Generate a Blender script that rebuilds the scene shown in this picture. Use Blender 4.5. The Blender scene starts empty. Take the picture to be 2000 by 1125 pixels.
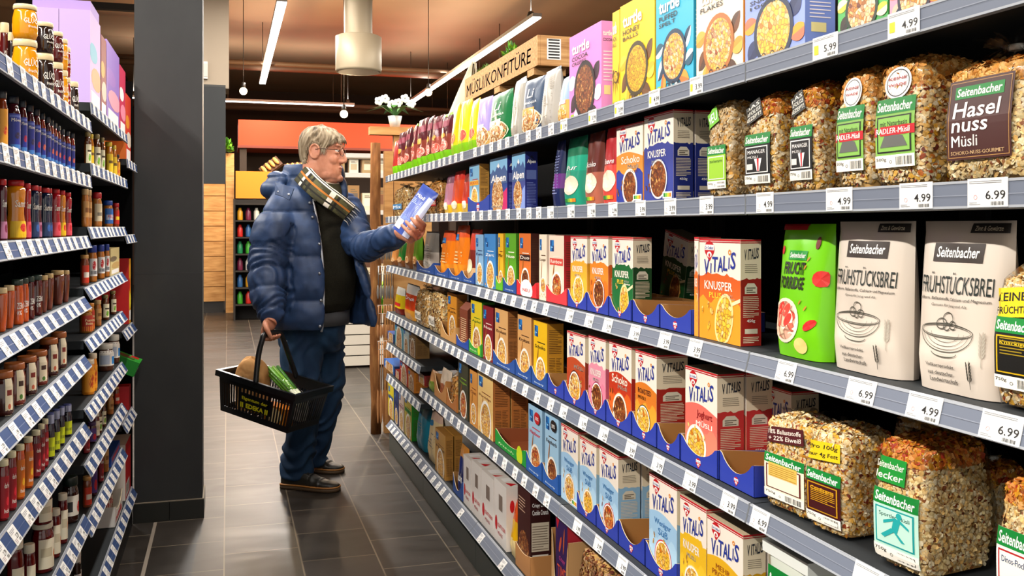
import bpy, bmesh, math, random, zlib
from mathutils import Vector, Matrix, noise
PI = math.pi
S = bpy.context.scene
COL = S.collection
R = random.Random(7)
crc = lambda t: zlib.crc32(t.encode())

# ---------------------------------------------------------------- camera, sky, exposure
FP, VX, HY, CZ = 1850.0, 445.0, 443.0, 1.28        # focal length in px, aisle vanishing column, horizon row, eye height
TH = math.atan((1000 - VX) / FP)
CS, SN = math.cos(TH), math.sin(TH)
cam = bpy.data.cameras.new('camera')
cam.sensor_width = 36.0
cam.lens = FP / 2000 * 36
cam.shift_y = (HY - 562.5) / 2000
cam.clip_start = .05
cam.clip_end = 100
cam_ob = bpy.data.objects.new('camera', cam)
cam_ob.location = (0, 0, CZ)
cam_ob.rotation_euler = (PI / 2, 0, -TH)
COL.objects.link(cam_ob)
S.camera = cam_ob
S.view_settings.view_transform = 'Standard'
S.view_settings.look = 'None'
S.view_settings.exposure = 0.0
S.view_settings.gamma = 1
S.cycles.max_bounces = 6
S.cycles.diffuse_bounces = 3
S.cycles.glossy_bounces = 2
S.cycles.transmission_bounces = 3
S.cycles.transparent_max_bounces = 10
S.cycles.caustics_reflective = False
S.cycles.caustics_refractive = False
S.cycles.sample_clamp_indirect = 4
world = bpy.data.worlds.new('world')
S.world = world
world.use_nodes = True
world.node_tree.nodes['Background'].inputs[0].default_value = (1, .95, .88, 1)
world.node_tree.nodes['Background'].inputs[1].default_value = 1.0


def area_light(name, parent, loc, sx, sy, power, col=(1, .95, .88), rot=(0, 0, 0)):
    l = bpy.data.lights.new(name, 'AREA')
    l.shape = 'RECTANGLE'
    l.size, l.size_y, l.energy, l.color = sx, sy, power, col
    o = bpy.data.objects.new(name, l)
    o.location = loc
    o.rotation_euler = rot
    o.parent = parent
    COL.objects.link(o)
    return o


# ---------------------------------------------------------------- measuring helpers
def ysh(px, X):
    """Depth along the aisle of the point at lateral position X seen in column px."""
    t = (px - 1000) / FP
    return X * (CS - t * SN) / (SN + t * CS)


def dep(X, Y):
    return X * SN + Y * CS


def zat(py, X, Y):
    return CZ - (py - HY) * dep(X, Y) / FP


def P3(px, py, d):
    """The point d metres in front of the eye in direction (px, py)."""
    r = (px - 1000) / FP * d
    return Vector((r * CS + d * SN, d * CS - r * SN, CZ - (py - HY) * d / FP))


# ---------------------------------------------------------------- materials
MATS = {}


def lin(c):
    c = c / 255
    return c / 12.92 if c <= .04045 else ((c + .055) / 1.055) ** 2.4


def rgb(h):
    if isinstance(h, str):
        h = h.lstrip('#')
        h = [int(h[i:i + 2], 16) for i in (0, 2, 4)]
    return (lin(h[0]) ** 1.14, lin(h[1]) ** 1.14, lin(h[2]) ** 1.14, 1)


def M(h, rough=.45, metal=0., spec=.5, coat=0., emit=0.):
    if not isinstance(h, str):
        return h
    key = (h, rough, metal, spec, coat, emit)
    if key in MATS:
        return MATS[key]
    m = bpy.data.materials.new('paint_' + str(h).strip('#'))
    m.use_nodes = True
    b = m.node_tree.nodes['Principled BSDF']
    b.inputs['Base Color'].default_value = rgb(h)
    b.inputs['Roughness'].default_value = rough
    b.inputs['Metallic'].default_value = metal
    b.inputs['Specular IOR Level'].default_value = spec
    b.inputs['Coat Weight'].default_value = coat
    if emit:
        b.inputs['Emission Color'].default_value = rgb(h)
        b.inputs['Emission Strength'].default_value = emit
    MATS[key] = m
    return m


class NT:
    """Small node-building shorthand."""

    def __init__(s, name, rough=.5, spec=.5):
        s.m = bpy.data.materials.new(name)
        s.m.use_nodes = True
        s.t = s.m.node_tree
        s.b = s.t.nodes['Principled BSDF']
        s.b.inputs['Roughness'].default_value = rough
        s.b.inputs['Specular IOR Level'].default_value = spec

    def n(s, typ, **kw):
        nd = s.t.nodes.new(typ)
        for k, v in kw.items():
            if k.startswith('i_'):
                nd.inputs[k[2:].replace('_', ' ')].default_value = v
            else:
                setattr(nd, k, v)
        return nd

    def l(s, a, b):
        s.t.links.new(a, b)

    def ramp(s, fac, stops, interp='LINEAR'):
        r = s.n('ShaderNodeValToRGB')
        r.color_ramp.interpolation = interp
        e = r.color_ramp.elements
        while len(e) < len(stops):
            e.new(.5)
        for k, (p, c) in enumerate(stops):
            e[k].position = p
            e[k].color = rgb(c)
        s.l(fac, r.inputs[0])
        return r.outputs[0]

    def coord(s, scale=(1, 1, 1), kind='Object', rot=(0, 0, 0)):
        tc = s.n('ShaderNodeTexCoord')
        mp = s.n('ShaderNodeMapping')
        mp.inputs['Scale'].default_value = scale
        mp.inputs['Rotation'].default_value = rot
        s.l(tc.outputs[kind], mp.inputs[0])
        return mp.outputs[0]

    def bump(s, h, strength=.3, dist=.01):
        b = s.n('ShaderNodeBump')
        b.inputs['Strength'].default_value = strength
        b.inputs['Distance'].default_value = dist
        s.l(h, b.inputs['Height'])
        s.l(b.outputs[0], s.b.inputs['Normal'])

    def col(s, c):
        s.l(c, s.b.inputs['Base Color'])


def voro_print(name, stops, scale=110, rough=.4):
    """Printed picture of loose cereal: cells of mixed colour with darker joints."""
    if name in MATS:
        return MATS[name]
    n = NT(name, rough)
    co = n.coord()
    v = n.n('ShaderNodeTexVoronoi')
    v.inputs['Scale'].default_value = scale
    n.l(co, v.inputs['Vector'])
    sep = n.n('ShaderNodeSeparateColor')
    n.l(v.outputs['Color'], sep.inputs[0])
    c = n.ramp(sep.outputs[0], stops)
    e = n.n('ShaderNodeTexVoronoi', feature='DISTANCE_TO_EDGE')
    e.inputs['Scale'].default_value = scale
    n.l(co, e.inputs['Vector'])
    k = n.ramp(e.outputs['Distance'], [(0, '#6b4a2c'), (.14, '#ffffff')])
    mx = n.n('ShaderNodeMix', data_type='RGBA', blend_type='MULTIPLY')
    mx.inputs[0].default_value = .75
    n.l(c, mx.inputs[6])
    n.l(k, mx.inputs[7])
    n.col(mx.outputs[2])
    MATS[name] = n.m
    return n.m


def flakes_mat(name, stops, rough=.55):
    """Real loose flakes: one colour per flake."""
    if name in MATS:
        return MATS[name]
    n = NT(name, rough, .35)
    g = n.n('ShaderNodeNewGeometry')
    c = n.ramp(g.outputs['Random Per Island'], stops)
    nz = n.n('ShaderNodeTexNoise')
    nz.inputs['Scale'].default_value = 300
    n.l(n.coord(), nz.inputs['Vector'])
    k = n.ramp(nz.outputs[0], [(.3, '#d8c8b0'), (.65, '#ffffff')])
    mx = n.n('ShaderNodeMix', data_type='RGBA', blend_type='MULTIPLY')
    mx.inputs[0].default_value = .8
    n.l(c, mx.inputs[6])
    n.l(k, mx.inputs[7])
    n.col(mx.outputs[2])
    MATS[name] = n.m
    return n.m


def film_mat():
    if 'film' in MATS:
        return MATS['film']
    n = NT('clear_film', .12)
    tr = n.n('ShaderNodeBsdfTransparent')
    tr.inputs[0].default_value = (1, 1, 1, 1)
    gl = n.n('ShaderNodeBsdfGlossy')
    gl.inputs['Roughness'].default_value = .13
    lw = n.n('ShaderNodeLayerWeight')
    lw.inputs[0].default_value = .28
    r = n.ramp(lw.outputs['Fresnel'], [(0, '#303030'), (.75, '#c8c8c8')])
    mx = n.n('ShaderNodeMixShader')
    nz = n.n('ShaderNodeTexNoise')
    nz.inputs['Scale'].default_value = 28
    n.l(n.coord((1, 1, .6)), nz.inputs['Vector'])
    b = n.n('ShaderNodeBump')
    b.inputs['Strength'].default_value = .5
    b.inputs['Distance'].default_value = .02
    n.l(nz.outputs[0], b.inputs['Height'])
    n.l(b.outputs[0], gl.inputs['Normal'])
    n.l(r, mx.inputs[0])
    n.l(tr.outputs[0], mx.inputs[1])
    n.l(gl.outputs[0], mx.inputs[2])
    out = n.t.nodes['Material Output']
    n.l(mx.outputs[0], out.inputs[0])
    MATS['film'] = n.m
    return n.m


# ---------------------------------------------------------------- lettering
TC = {}


def text_geo(s, shear=0., bold=0., res=2):
    k = (s, shear, bold, res)
    if k in TC:
        return TC[k]
    cu = bpy.data.curves.new('lettering', 'FONT')
    cu.body = s
    cu.resolution_u = res
    cu.shear = shear
    cu.offset = 0 if 'M' in s else bold
    o = bpy.data.objects.new('lettering', cu)
    me = o.to_mesh()
    v = [(p.co.x, p.co.y) for p in me.vertices]
    f = [tuple(p.vertices) for p in me.polygons]
    o.to_mesh_clear()
    if 'M' in s and bold > 0:      # the letter M cannot be swollen: thicken by a shifted copy
        nv = len(v)
        v = v + [(x + bold * 2, y) for x, y in v]
        f = f + [tuple(i + nv for i in q) for q in f]
    bpy.data.objects.remove(o)
    bpy.data.curves.remove(cu)
    if v:
        x0, x1 = min(a for a, b in v), max(a for a, b in v)
        y0, y1 = min(b for a, b in v), max(b for a, b in v)
        v = [((a - x0) / (x1 - x0 + 1e-9), (b - y0) / (y1 - y0 + 1e-9)) for a, b in v]
        asp = (x1 - x0) / (y1 - y0 + 1e-9)
    else:
        asp = 1
    TC[k] = (v, f, asp)
    return TC[k]


# ---------------------------------------------------------------- mesh builder
class MB:
    def __init__(s):
        s.v, s.f, s.mi, s.sm, s.mats = [], [], [], [], []
        s.map = None                 # decal surface: (a, off, b) -> point
        s.off = 0.0

    def _m(s, mat):
        if mat not in s.mats:
            s.mats.append(mat)
        return s.mats.index(mat)

    def add(s, vs, fs, mat, smooth=False):
        b = len(s.v)
        s.v.extend([tuple(p) for p in vs])
        k = s._m(mat)
        for f in fs:
            s.f.append(tuple(i + b for i in f))
            s.mi.append(k)
            s.sm.append(smooth)

    def box(s, x0, x1, y0, y1, z0, z1, mat, **face):
        vs = [(x, y, z) for z in (z0, z1) for y in (y0, y1) for x in (x0, x1)]
        F = dict(bottom=(0, 2, 3, 1), top=(4, 5, 7, 6), front=(0, 1, 5, 4), back=(2, 6, 7, 3), left=(0, 4, 6, 2), right=(1, 3, 7, 5))
        for k, f in F.items():
            s.add([vs[i] for i in f], [(0, 1, 2, 3)], face.get(k, mat))

    # ---- decals: flat shapes on the current surface
    def surf(s, fn):
        s.map = fn
        s.off = .0003

    def _d(s, a, b):
        return s.map(a, s.off, b)

    def poly(s, pts, mat, lift=.00006):
        s.off += lift
        s.add([s._d(a, b) for a, b in pts], [tuple(range(len(pts)))], mat)

    def rect(s, a0, b0, a1, b1, mat, nx=1, nz=1, lift=.00006, skew=0.):
        s.off += lift
        vs, fs = [], []
        for j in range(nz + 1):
            for i in range(nx + 1):
                a, b = a0 + (a1 - a0) * i / nx, b0 + (b1 - b0) * j / nz
                vs.append(s._d(a, b + skew * (a - a0)))
        for j in range(nz):
            for i in range(nx):
                k = j * (nx + 1) + i
                fs.append((k, k + 1, k + nx + 2, k + nx + 1))
        s.add(vs, fs, mat)

    def disc(s, ca, cb, ra, rb, mat, n=24, rot=0., lift=.00006, rings=1):
        s.off += lift
        vs, fs = [s._d(ca, cb)], []
        c, q = math.cos(rot), math.sin(rot)
        for r in range(1, rings + 1):
            for i in range(n):
                t = 2 * PI * i / n
                u, w = ra * math.cos(t) * r / rings, rb * math.sin(t) * r / rings
                vs.append(s._d(ca + u * c - w * q, cb + u * q + w * c))
        for i in range(n):
            fs.append((0, 1 + i, 1 + (i + 1) % n))
        for r in range(1, rings):
            for i in range(n):
                p, q2 = 1 + (r - 1) * n, 1 + r * n
                fs.append((p + i, q2 + i, q2 + (i + 1) % n, p + (i + 1) % n))
        s.add(vs, fs, mat)

    def ring(s, ca, cb, ra, rb, th, mat, n=28, a0=0., a1=2 * PI, lift=.00006):
        s.off += lift
        vs, fs = [], []
        for i in range(n + 1):
            t = a0 + (a1 - a0) * i / n
            vs.append(s._d(ca + ra * math.cos(t), cb + rb * math.sin(t)))
            vs.append(s._d(ca + (ra - th) * math.cos(t), cb + (rb - th) * math.sin(t)))
        for i in range(n):
            fs.append((2 * i, 2 * i + 2, 2 * i + 3, 2 * i + 1))
        s.add(vs, fs, mat)

    def leaf(s, ca, cb, L, W, rot, m1, m2=None):
        n = 7
        c, q = math.cos(rot), math.sin(rot)
        for sg, mm in ((1, m1), (-1, m2 or m1)):
            pts = [(-L / 2 + L * i / n, sg * W / 2 * math.sin(PI * i / n) ** .8) for i in range(n + 1)]
            pts = [(ca + u * c - w * q, cb + u * q + w * c) for u, w in pts]
            s.poly(pts if sg < 0 else pts[::-1], mm)

    def text(s, t, a, b, w, h, mat, shear=0., bold=.01, skew=0., fit=False, align='l', lift=.00016, rot=0., res=2):
        """Lettering with its lower corner at (a, b); fit keeps the natural width for height h up to w."""
        v, f, asp = text_geo(t, shear, bold, res)
        if fit and asp * h < w:
            ww = asp * h
            if align == 'c':
                a += (w - ww) / 2
            elif align == 'r':
                a += w - ww
            w = ww
        o0 = s.off
        s.off += lift
        c, q = math.cos(rot), math.sin(rot)
        out = []
        for x, y in v:
            x, y = x * w, y * h + skew * x * w
            out.append(s._d(a + x * c - y * q, b + x * q + y * c))
        s.add(out, f, mat)
        s.off = o0

    def lines(s, a0, b0, a1, b1, n, mat, fill=.45, seed=1):
        r = random.Random(seed)
        st = (b1 - b0) / n
        o0 = s.off
        s.off += .00012
        for i in range(n):
            e = a1 - (a1 - a0) * r.choice([0, 0, 0, .05, .3])
            z = b0 + st * i
            s.add([s._d(a0, z), s._d(e, z), s._d(e, z + st * fill), s._d(a0, z + st * fill)], [(0, 1, 2, 3)], mat)
        s.off = o0

    def bars(s, a0, b0, a1, b1, mat, n=12, seed=3):
        """Barcode."""
        r = random.Random(seed)
        o0 = s.off
        s.off += .00012
        st = (a1 - a0) / n
        for i in range(n):
            x, w = a0 + st * i, st * r.uniform(.3, .75)
            s.add([s._d(x, b0), s._d(x + w, b0), s._d(x + w, b1), s._d(x, b1)], [(0, 1, 2, 3)], mat)
        s.off = o0

    # ---- solids
    def lathe(s, prof, mat, n=20, c=(0, 0), matfn=None, smooth=True, sx=1., sy=1.):
        vs, m = [], len(prof)
        for r, z in prof:
            for i in range(n):
                t = 2 * PI * i / n
                vs.append((c[0] + r * sx * math.cos(t), c[1] + r * sy * math.sin(t), z))
        for j in range(m - 1):
            fs = [(j * n + i, j * n + (i + 1) % n, (j + 1) * n + (i + 1) % n, (j + 1) * n + i) for i in range(n)]
            if j == 0:
                base = len(s.v)
                s.v.extend(vs)
            k = s._m(matfn(j) if matfn else mat)
            for f in fs:
                s.f.append(tuple(q + base for q in f))
                s.mi.append(k)
                s.sm.append(smooth)
        for j, rev in ((0, True), (m - 1, False)):
            f = [base + j * n + i for i in range(n)]
            s.f.append(tuple(f[::-1] if rev else f))
            s.mi.append(s._m(matfn(min(j, m - 2)) if matfn else mat))
            s.sm.append(False)

    def tube(s, pts, rad, mat, n=8, smooth=True, cap=True, flat=1., up=None):
        pts = [Vector(p) for p in pts]
        if not hasattr(rad, '__len__'):
            rad = [rad] * len(pts)
        vs = []
        prev = None
        for k, p in enumerate(pts):
            d = (pts[min(k + 1, len(pts) - 1)] - pts[max(k - 1, 0)]).normalized()
            if prev is None:
                u = Vector(up) if up else (Vector((0, 0, 1)) if abs(d.z) < .9 else Vector((1, 0, 0)))
            else:
                u = prev
            a = (u - d * u.dot(d))
            if a.length < 1e-6:
                a = d.orthogonal()
            a.normalize()
            prev = a
            b = d.cross(a)
            for i in range(n):
                t = 2 * PI * i / n
                vs.append(p + a * (math.cos(t) * rad[k] * flat) + b * (math.sin(t) * rad[k]))
        fs = []
        for k in range(len(pts) - 1):
            for i in range(n):
                fs.append((k * n + i, k * n + (i + 1) % n, (k + 1) * n + (i + 1) % n, (k + 1) * n + i))
        if cap:
            fs.append(tuple(range(n))[::-1])
            fs.append(tuple((len(pts) - 1) * n + i for i in range(n)))
        s.add(vs, fs, mat, smooth)

    def ball(s, c, r, mat, n=10, m=7, rot=None):
        if not hasattr(r, '__len__'):
            r = (r, r, r)
        c = Vector(c)
        vs, fs = [], []
        for j in range(m + 1):
            ph = PI * j / m
            rr = max(math.sin(ph), 1e-3)
            for i in range(n):
                t = 2 * PI * i / n
                p = Vector((r[0] * rr * math.cos(t), r[1] * rr * math.sin(t), -r[2] * math.cos(ph)))
                if rot:
                    p = rot @ p
                vs.append(c + p)
        for j in range(m):
            for i in range(n):
                fs.append((j * n + i, j * n + (i + 1) % n, (j + 1) * n + (i + 1) % n, (j + 1) * n + i))
        s.add(vs, fs, mat, True)

    def grid(s, fn, nu, nv, mat, smooth=True, closed=False, matfn=None):
        vs = [fn(i / nu, j / nv) for j in range(nv + 1) for i in range(nu if closed else nu + 1)]
        w = nu if closed else nu + 1
        b = len(s.v)
        s.v.extend([tuple(p) for p in vs])
        for j in range(nv):
            for i in range(nu):
                i2 = (i + 1) % w
                s.f.append((b + j * w + i, b + j * w + i2, b + (j + 1) * w + i2, b + (j + 1) * w + i))
                s.mi.append(s._m(matfn((i + .5) / nu, (j + .5) / nv) if matfn else mat))
                s.sm.append(smooth)

    def xform(s, mat, start=0):
        for i in range(start, len(s.v)):
            s.v[i] = tuple(mat @ Vector(s.v[i]))

    def mesh(s, name):
        me = bpy.data.meshes.new(name)
        me.from_pydata(s.v, [], s.f)
        for m in s.mats:
            me.materials.append(m)
        me.polygons.foreach_set('material_index', s.mi)
        me.polygons.foreach_set('use_smooth', s.sm)
        me.update()
        return me

    def build(s, name, parent=None):
        o = bpy.data.objects.new(name, s.mesh(name))
        COL.objects.link(o)
        o.parent = parent
        return o


def tag(o, label, cat, group=None, kind=None):
    o['label'] = label
    o['category'] = cat
    if group:
        o['group'] = group
    if kind:
        o['kind'] = kind
    return o


def thing(name, label, cat, loc=(0, 0, 0), rz=0., group=None):
    o = bpy.data.objects.new(name, None)
    o.empty_display_size = .05
    COL.objects.link(o)
    o.location = loc
    o.rotation_euler = (0, 0, rz)
    return tag(o, label, cat, group)


def struct(name, mb):
    o = mb.build(name)
    o['kind'] = 'structure'
    return o


KIDS = {}


def dup(root, loc, rz, label, group=None, scale=None):
    """A copy of a thing with copies of its parts and sub-parts (mesh data shared)."""
    if root.name not in KIDS:
        KIDS[root.name] = [(c, list(c.children)) for c in root.children]
    r = root.copy()
    COL.objects.link(r)
    r.location = loc
    r.rotation_euler = (0, 0, rz)
    r['label'] = label
    if group:
        r['group'] = group
    if scale:
        r.scale = scale
    for ch, gr in KIDS[root.name]:
        c = ch.copy()
        COL.objects.link(c)
        c.parent = r
        for g in gr:
            d = g.copy()
            COL.objects.link(d)
            d.parent = c
    return r


ORD = ['first', 'second', 'third', 'fourth', 'fifth', 'sixth', 'seventh', 'eighth', 'ninth', 'tenth', 'eleventh', 'twelfth', 'thirteenth',
       'fourteenth', 'fifteenth', 'sixteenth', 'seventeenth', 'eighteenth', 'nineteenth', 'twentieth']

WHITE, CREAM, INK, RED, BLUE = M('#f4f2ee'), M('#f0e6d6'), M('#1c1a1a'), M('#c8141e'), M('#2a3f9c')

# ================================================================ lamps
DARK, BLACK = M('#17181a', .7, 0, .15), M('#0c0c0d', .9, 0, .05)


def strip_lamp(label, x0, y0, x1, y1, z, power):
    cx, cy = (x0 + x1) / 2, (y0 + y1) / 2
    L = math.hypot(x1 - x0, y1 - y0)
    rz = math.atan2(y1 - y0, x1 - x0)
    t = thing('strip_lamp', label, 'ceiling lamp', (cx, cy, z), rz, 'ceiling strip lamps')
    b = MB()
    b.box(-L / 2, L / 2, -.05, .05, .012, .05, M('#c9c7c4', .5))
    b.build('housing', t)
    b = MB()
    b.box(-L / 2 + .01, L / 2 - .01, -.045, .045, 0, .014, M('#fdfbf6', .5, 0, .5, 0, 6.0))
    b.build('diffuser', t)
    for sx in (-L * .47, L * .47):
        b = MB()
        b.tube([(sx, 0, .05), (sx, 0, 4.4 - z)], .006, M('#4a4540'), 6)
        b.lathe([(.001, .12), (.03, .11), (.05, .05)], M('#4a4540'), 10, (sx, 0))
        b.build('suspension_wire', t)
    area_light('lamp_light', t, (0, 0, -.01), L, .12, power)
    area_light('ceiling_fill', t, (0, 0, .12), L, .1, power * .20, (1, .94, .86), (PI, 0, 0))  # added upward fill that brightens the ceiling; the fixture itself shines down


strip_lamp('long white strip lamp over the checked tile aisle, pointing into the shop', .51, 9.55, .51, 15.1, 3.48, 215)
strip_lamp('long white strip lamp running above the muesli rack beside the crate sign', 3.12, 9.47, 3.12, 16.9, 3.48, 285)
strip_lamp('white strip lamp hung crosswise above the orange canopy', -1.6, 16.75, 2.13, 16.75, 3.4, 170)
strip_lamp('white strip lamp hanging overhead between the two racks', .3, -2.3, .3, 2.9, 3.48, 95)
strip_lamp('white strip lamp hanging overhead where the shopper stands', .3, 3.5, .3, 8.7, 3.48, 185)
strip_lamp('white strip lamp behind the jam rack, beyond the camera end', -2.1, -2.3, -2.1, 2.9, 3.48, 400)
strip_lamp('white strip lamp behind the jam rack and the grey pillar', -2.1, 3.5, -2.1, 8.7, 3.48, 290)
strip_lamp('white strip lamp behind the muesli rack', 3.12, 1.0, 3.12, 8.4, 3.48, 360)

# ================================================================ room shell
n = NT('floor_tiles', .38, .32)
tc = n.n('ShaderNodeTexCoord')
sp = n.n('ShaderNodeSeparateXYZ')
n.l(tc.outputs['Object'], sp.inputs[0])
ax = n.n('ShaderNodeMath', operation='ADD')
ax.inputs[1].default_value = 28.45 * .4 + .0158 - .0022 + .2845 * 2
ay = n.n('ShaderNodeMath', operation='ADD')
ay.inputs[1].default_value = 33.5 - 4.035
n.l(sp.outputs[0], ax.inputs[0])
n.l(sp.outputs[1], ay.inputs[0])
cb = n.n('ShaderNodeCombineXYZ')
n.l(ay.outputs[0], cb.inputs[0])
n.l(ax.outputs[0], cb.inputs[1])
br = n.n('ShaderNodeTexBrick')
br.offset = .5
br.inputs['Scale'].default_value = 1
br.inputs['Brick Width'].default_value = .335
br.inputs['Row Height'].default_value = .2845
br.inputs['Mortar Size'].default_value = .003
br.inputs['Mortar Smooth'].default_value = .1
br.inputs['Bias'].default_value = 0
br.inputs['Color1'].default_value = rgb('#3a3530')
br.inputs['Color2'].default_value = rgb('#463f39')
br.inputs['Mortar'].default_value = rgb('#7d7262')
n.l(cb.outputs[0], br.inputs[0])
nz = n.n('ShaderNodeTexNoise')
nz.inputs['Scale'].default_value = 3.0
nz.inputs['Detail'].default_value = 6
nz.inputs['Distortion'].default_value = 1.2
n.l(n.coord((1, 2.2, 1)), nz.inputs['Vector'])
cl = n.ramp(nz.outputs[0], [(.3, '#c9c6c2'), (.7, '#ffffff')])
mx = n.n('ShaderNodeMix', data_type='RGBA', blend_type='MULTIPLY')
mx.inputs[0].default_value = .8
n.l(br.outputs[0], mx.inputs[6])
n.l(cl, mx.inputs[7])
n.col(mx.outputs[2])
rr = n.n('ShaderNodeMapRange')
rr.inputs[3].default_value = .3
rr.inputs[4].default_value = .5
n.l(nz.outputs[0], rr.inputs[0])
n.l(rr.outputs[0], n.b.inputs['Roughness'])
n.bump(br.outputs['Fac'], -.25, .003)
b = MB()
b.box(-7, 8, -3, 24, -.05, 0, n.m)
struct('floor', b)

n = NT('ceiling_paint', .9, .2)
nz = n.n('ShaderNodeTexNoise')
nz.inputs['Scale'].default_value = .5
n.l(n.coord(), nz.inputs['Vector'])
n.col(n.ramp(nz.outputs[0], [(.3, '#a08468'), (.7, '#ae9176')]))
b = MB()
b.box(-7, 8, -3, 24, 4.4, 4.5, n.m)
struct('ceiling', b)
b = MB()
b.box(-7, 8, 22.5, 22.7, 0, 4.4, M('#4a3426', .8))
struct('wall_back', b)
b = MB()
b.box(7.8, 8, -3, 22.5, 0, 4.4, M('#7a6656', .8))
struct('wall_right', b)
b = MB()
b.box(-7, -6.8, -3, 22.5, 0, 4.4, M('#7a6656', .8))
struct('wall_left', b)

# pillar with its tiled foot
n = NT('pillar_paint', .55, .4)
nz = n.n('ShaderNodeTexNoise')
nz.inputs['Scale'].default_value = 9
nz.inputs['Detail'].default_value = 8
n.l(n.coord((1, 1, .5)), nz.inputs['Vector'])
n.col(n.ramp(nz.outputs[0], [(.3, '#2e2f30'), (.75, '#373838')]))
n.bump(nz.outputs[0], .08, .01)
b = MB()
b.box(-.387, -.107, 4.385, 4.60, .085, 4.4, n.m)
b.box(-.3875, -.1065, 4.3845, 4.6, 1.075, 1.079, M('#2b2c2e'))
struct('pillar', b)
b = MB()
for x0, x1 in ((-.392, -.245), (-.2425, -.100)):
    b.box(x0, x1, 4.378, 4.607, 0, .083, M('#24241f', .35))
b.box(-.392, -.1, 4.3785, 4.607, .083, .087, M('#8a8071', .8))
struct('baseboard_pillar', b)
b = MB()
b.box(-.306, -.292, 2.0, 4.36, 0, .004, M('#8d8377', .7))
struct('trim_1', b)

# ================================================================ racks
RAILR, RAILL, EDGE = M('#747b89', .5, 0, .3), M('#415680', .65, 0, .15), M('#a4a8ae', .6, 0, .2)
SHELF = M('#33373a', .6, 0, .2)
TAGM = {}


def tag_mesh(price, style):
    k = (price, style)
    if k in TAGM:
        return TAGM[k]
    b = MB()
    w, h = .062, .0345
    b.box(-w / 2, w / 2, -.0009, 0, 0, h, M('#ecece9', .6, 0, .2))
    b.surf(lambda a, o, z: (a, -.001 - o, z))
    r = random.Random(crc(price) % 97)
    if style in ('big', 'yellow'):
        b.lines(-w / 2 + .003, h - .006, w * .36, h - .002, 2, M('#8b8b8b'), .4, r.randint(0, 99))
        b.text(price, -.002, .009, .030, .0105, INK, .0, .004)
        b.bars(.006, .002, .026, .0065, M('#555555'), 12)
        if style == 'yellow':
            b.rect(-w / 2 + .004, .008, -w / 2 + .015, .022, M('#e2cf1e'))
        else:
            b.ring(-.018, .012, .003, .003, .0008, M('#e0a0a0'), 10)
            b.lines(-w / 2 + .003, .003, -.01, .007, 2, M('#9a9a9a'), .4)
    else:
        b.lines(-w / 2 + .004, h - .012, w * .25, h - .003, 3, M('#8f8f98'), .4, 5)
        b.text(price, -.004, .010, .024, .0085, INK, 0, .004)
        b.lines(-w / 2 + .004, .004, -.008, .013, 3, M('#b9a0a0'), .4, 8)
        b.bars(.006, .0025, .024, .008, M('#555555'), 10)
    TAGM[k] = b.mesh('price_tag')
    return TAGM[k]


def adopt(o, root):
    o.parent = root
    o.matrix_parent_inverse = Matrix.Translation(-root.location)


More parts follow.
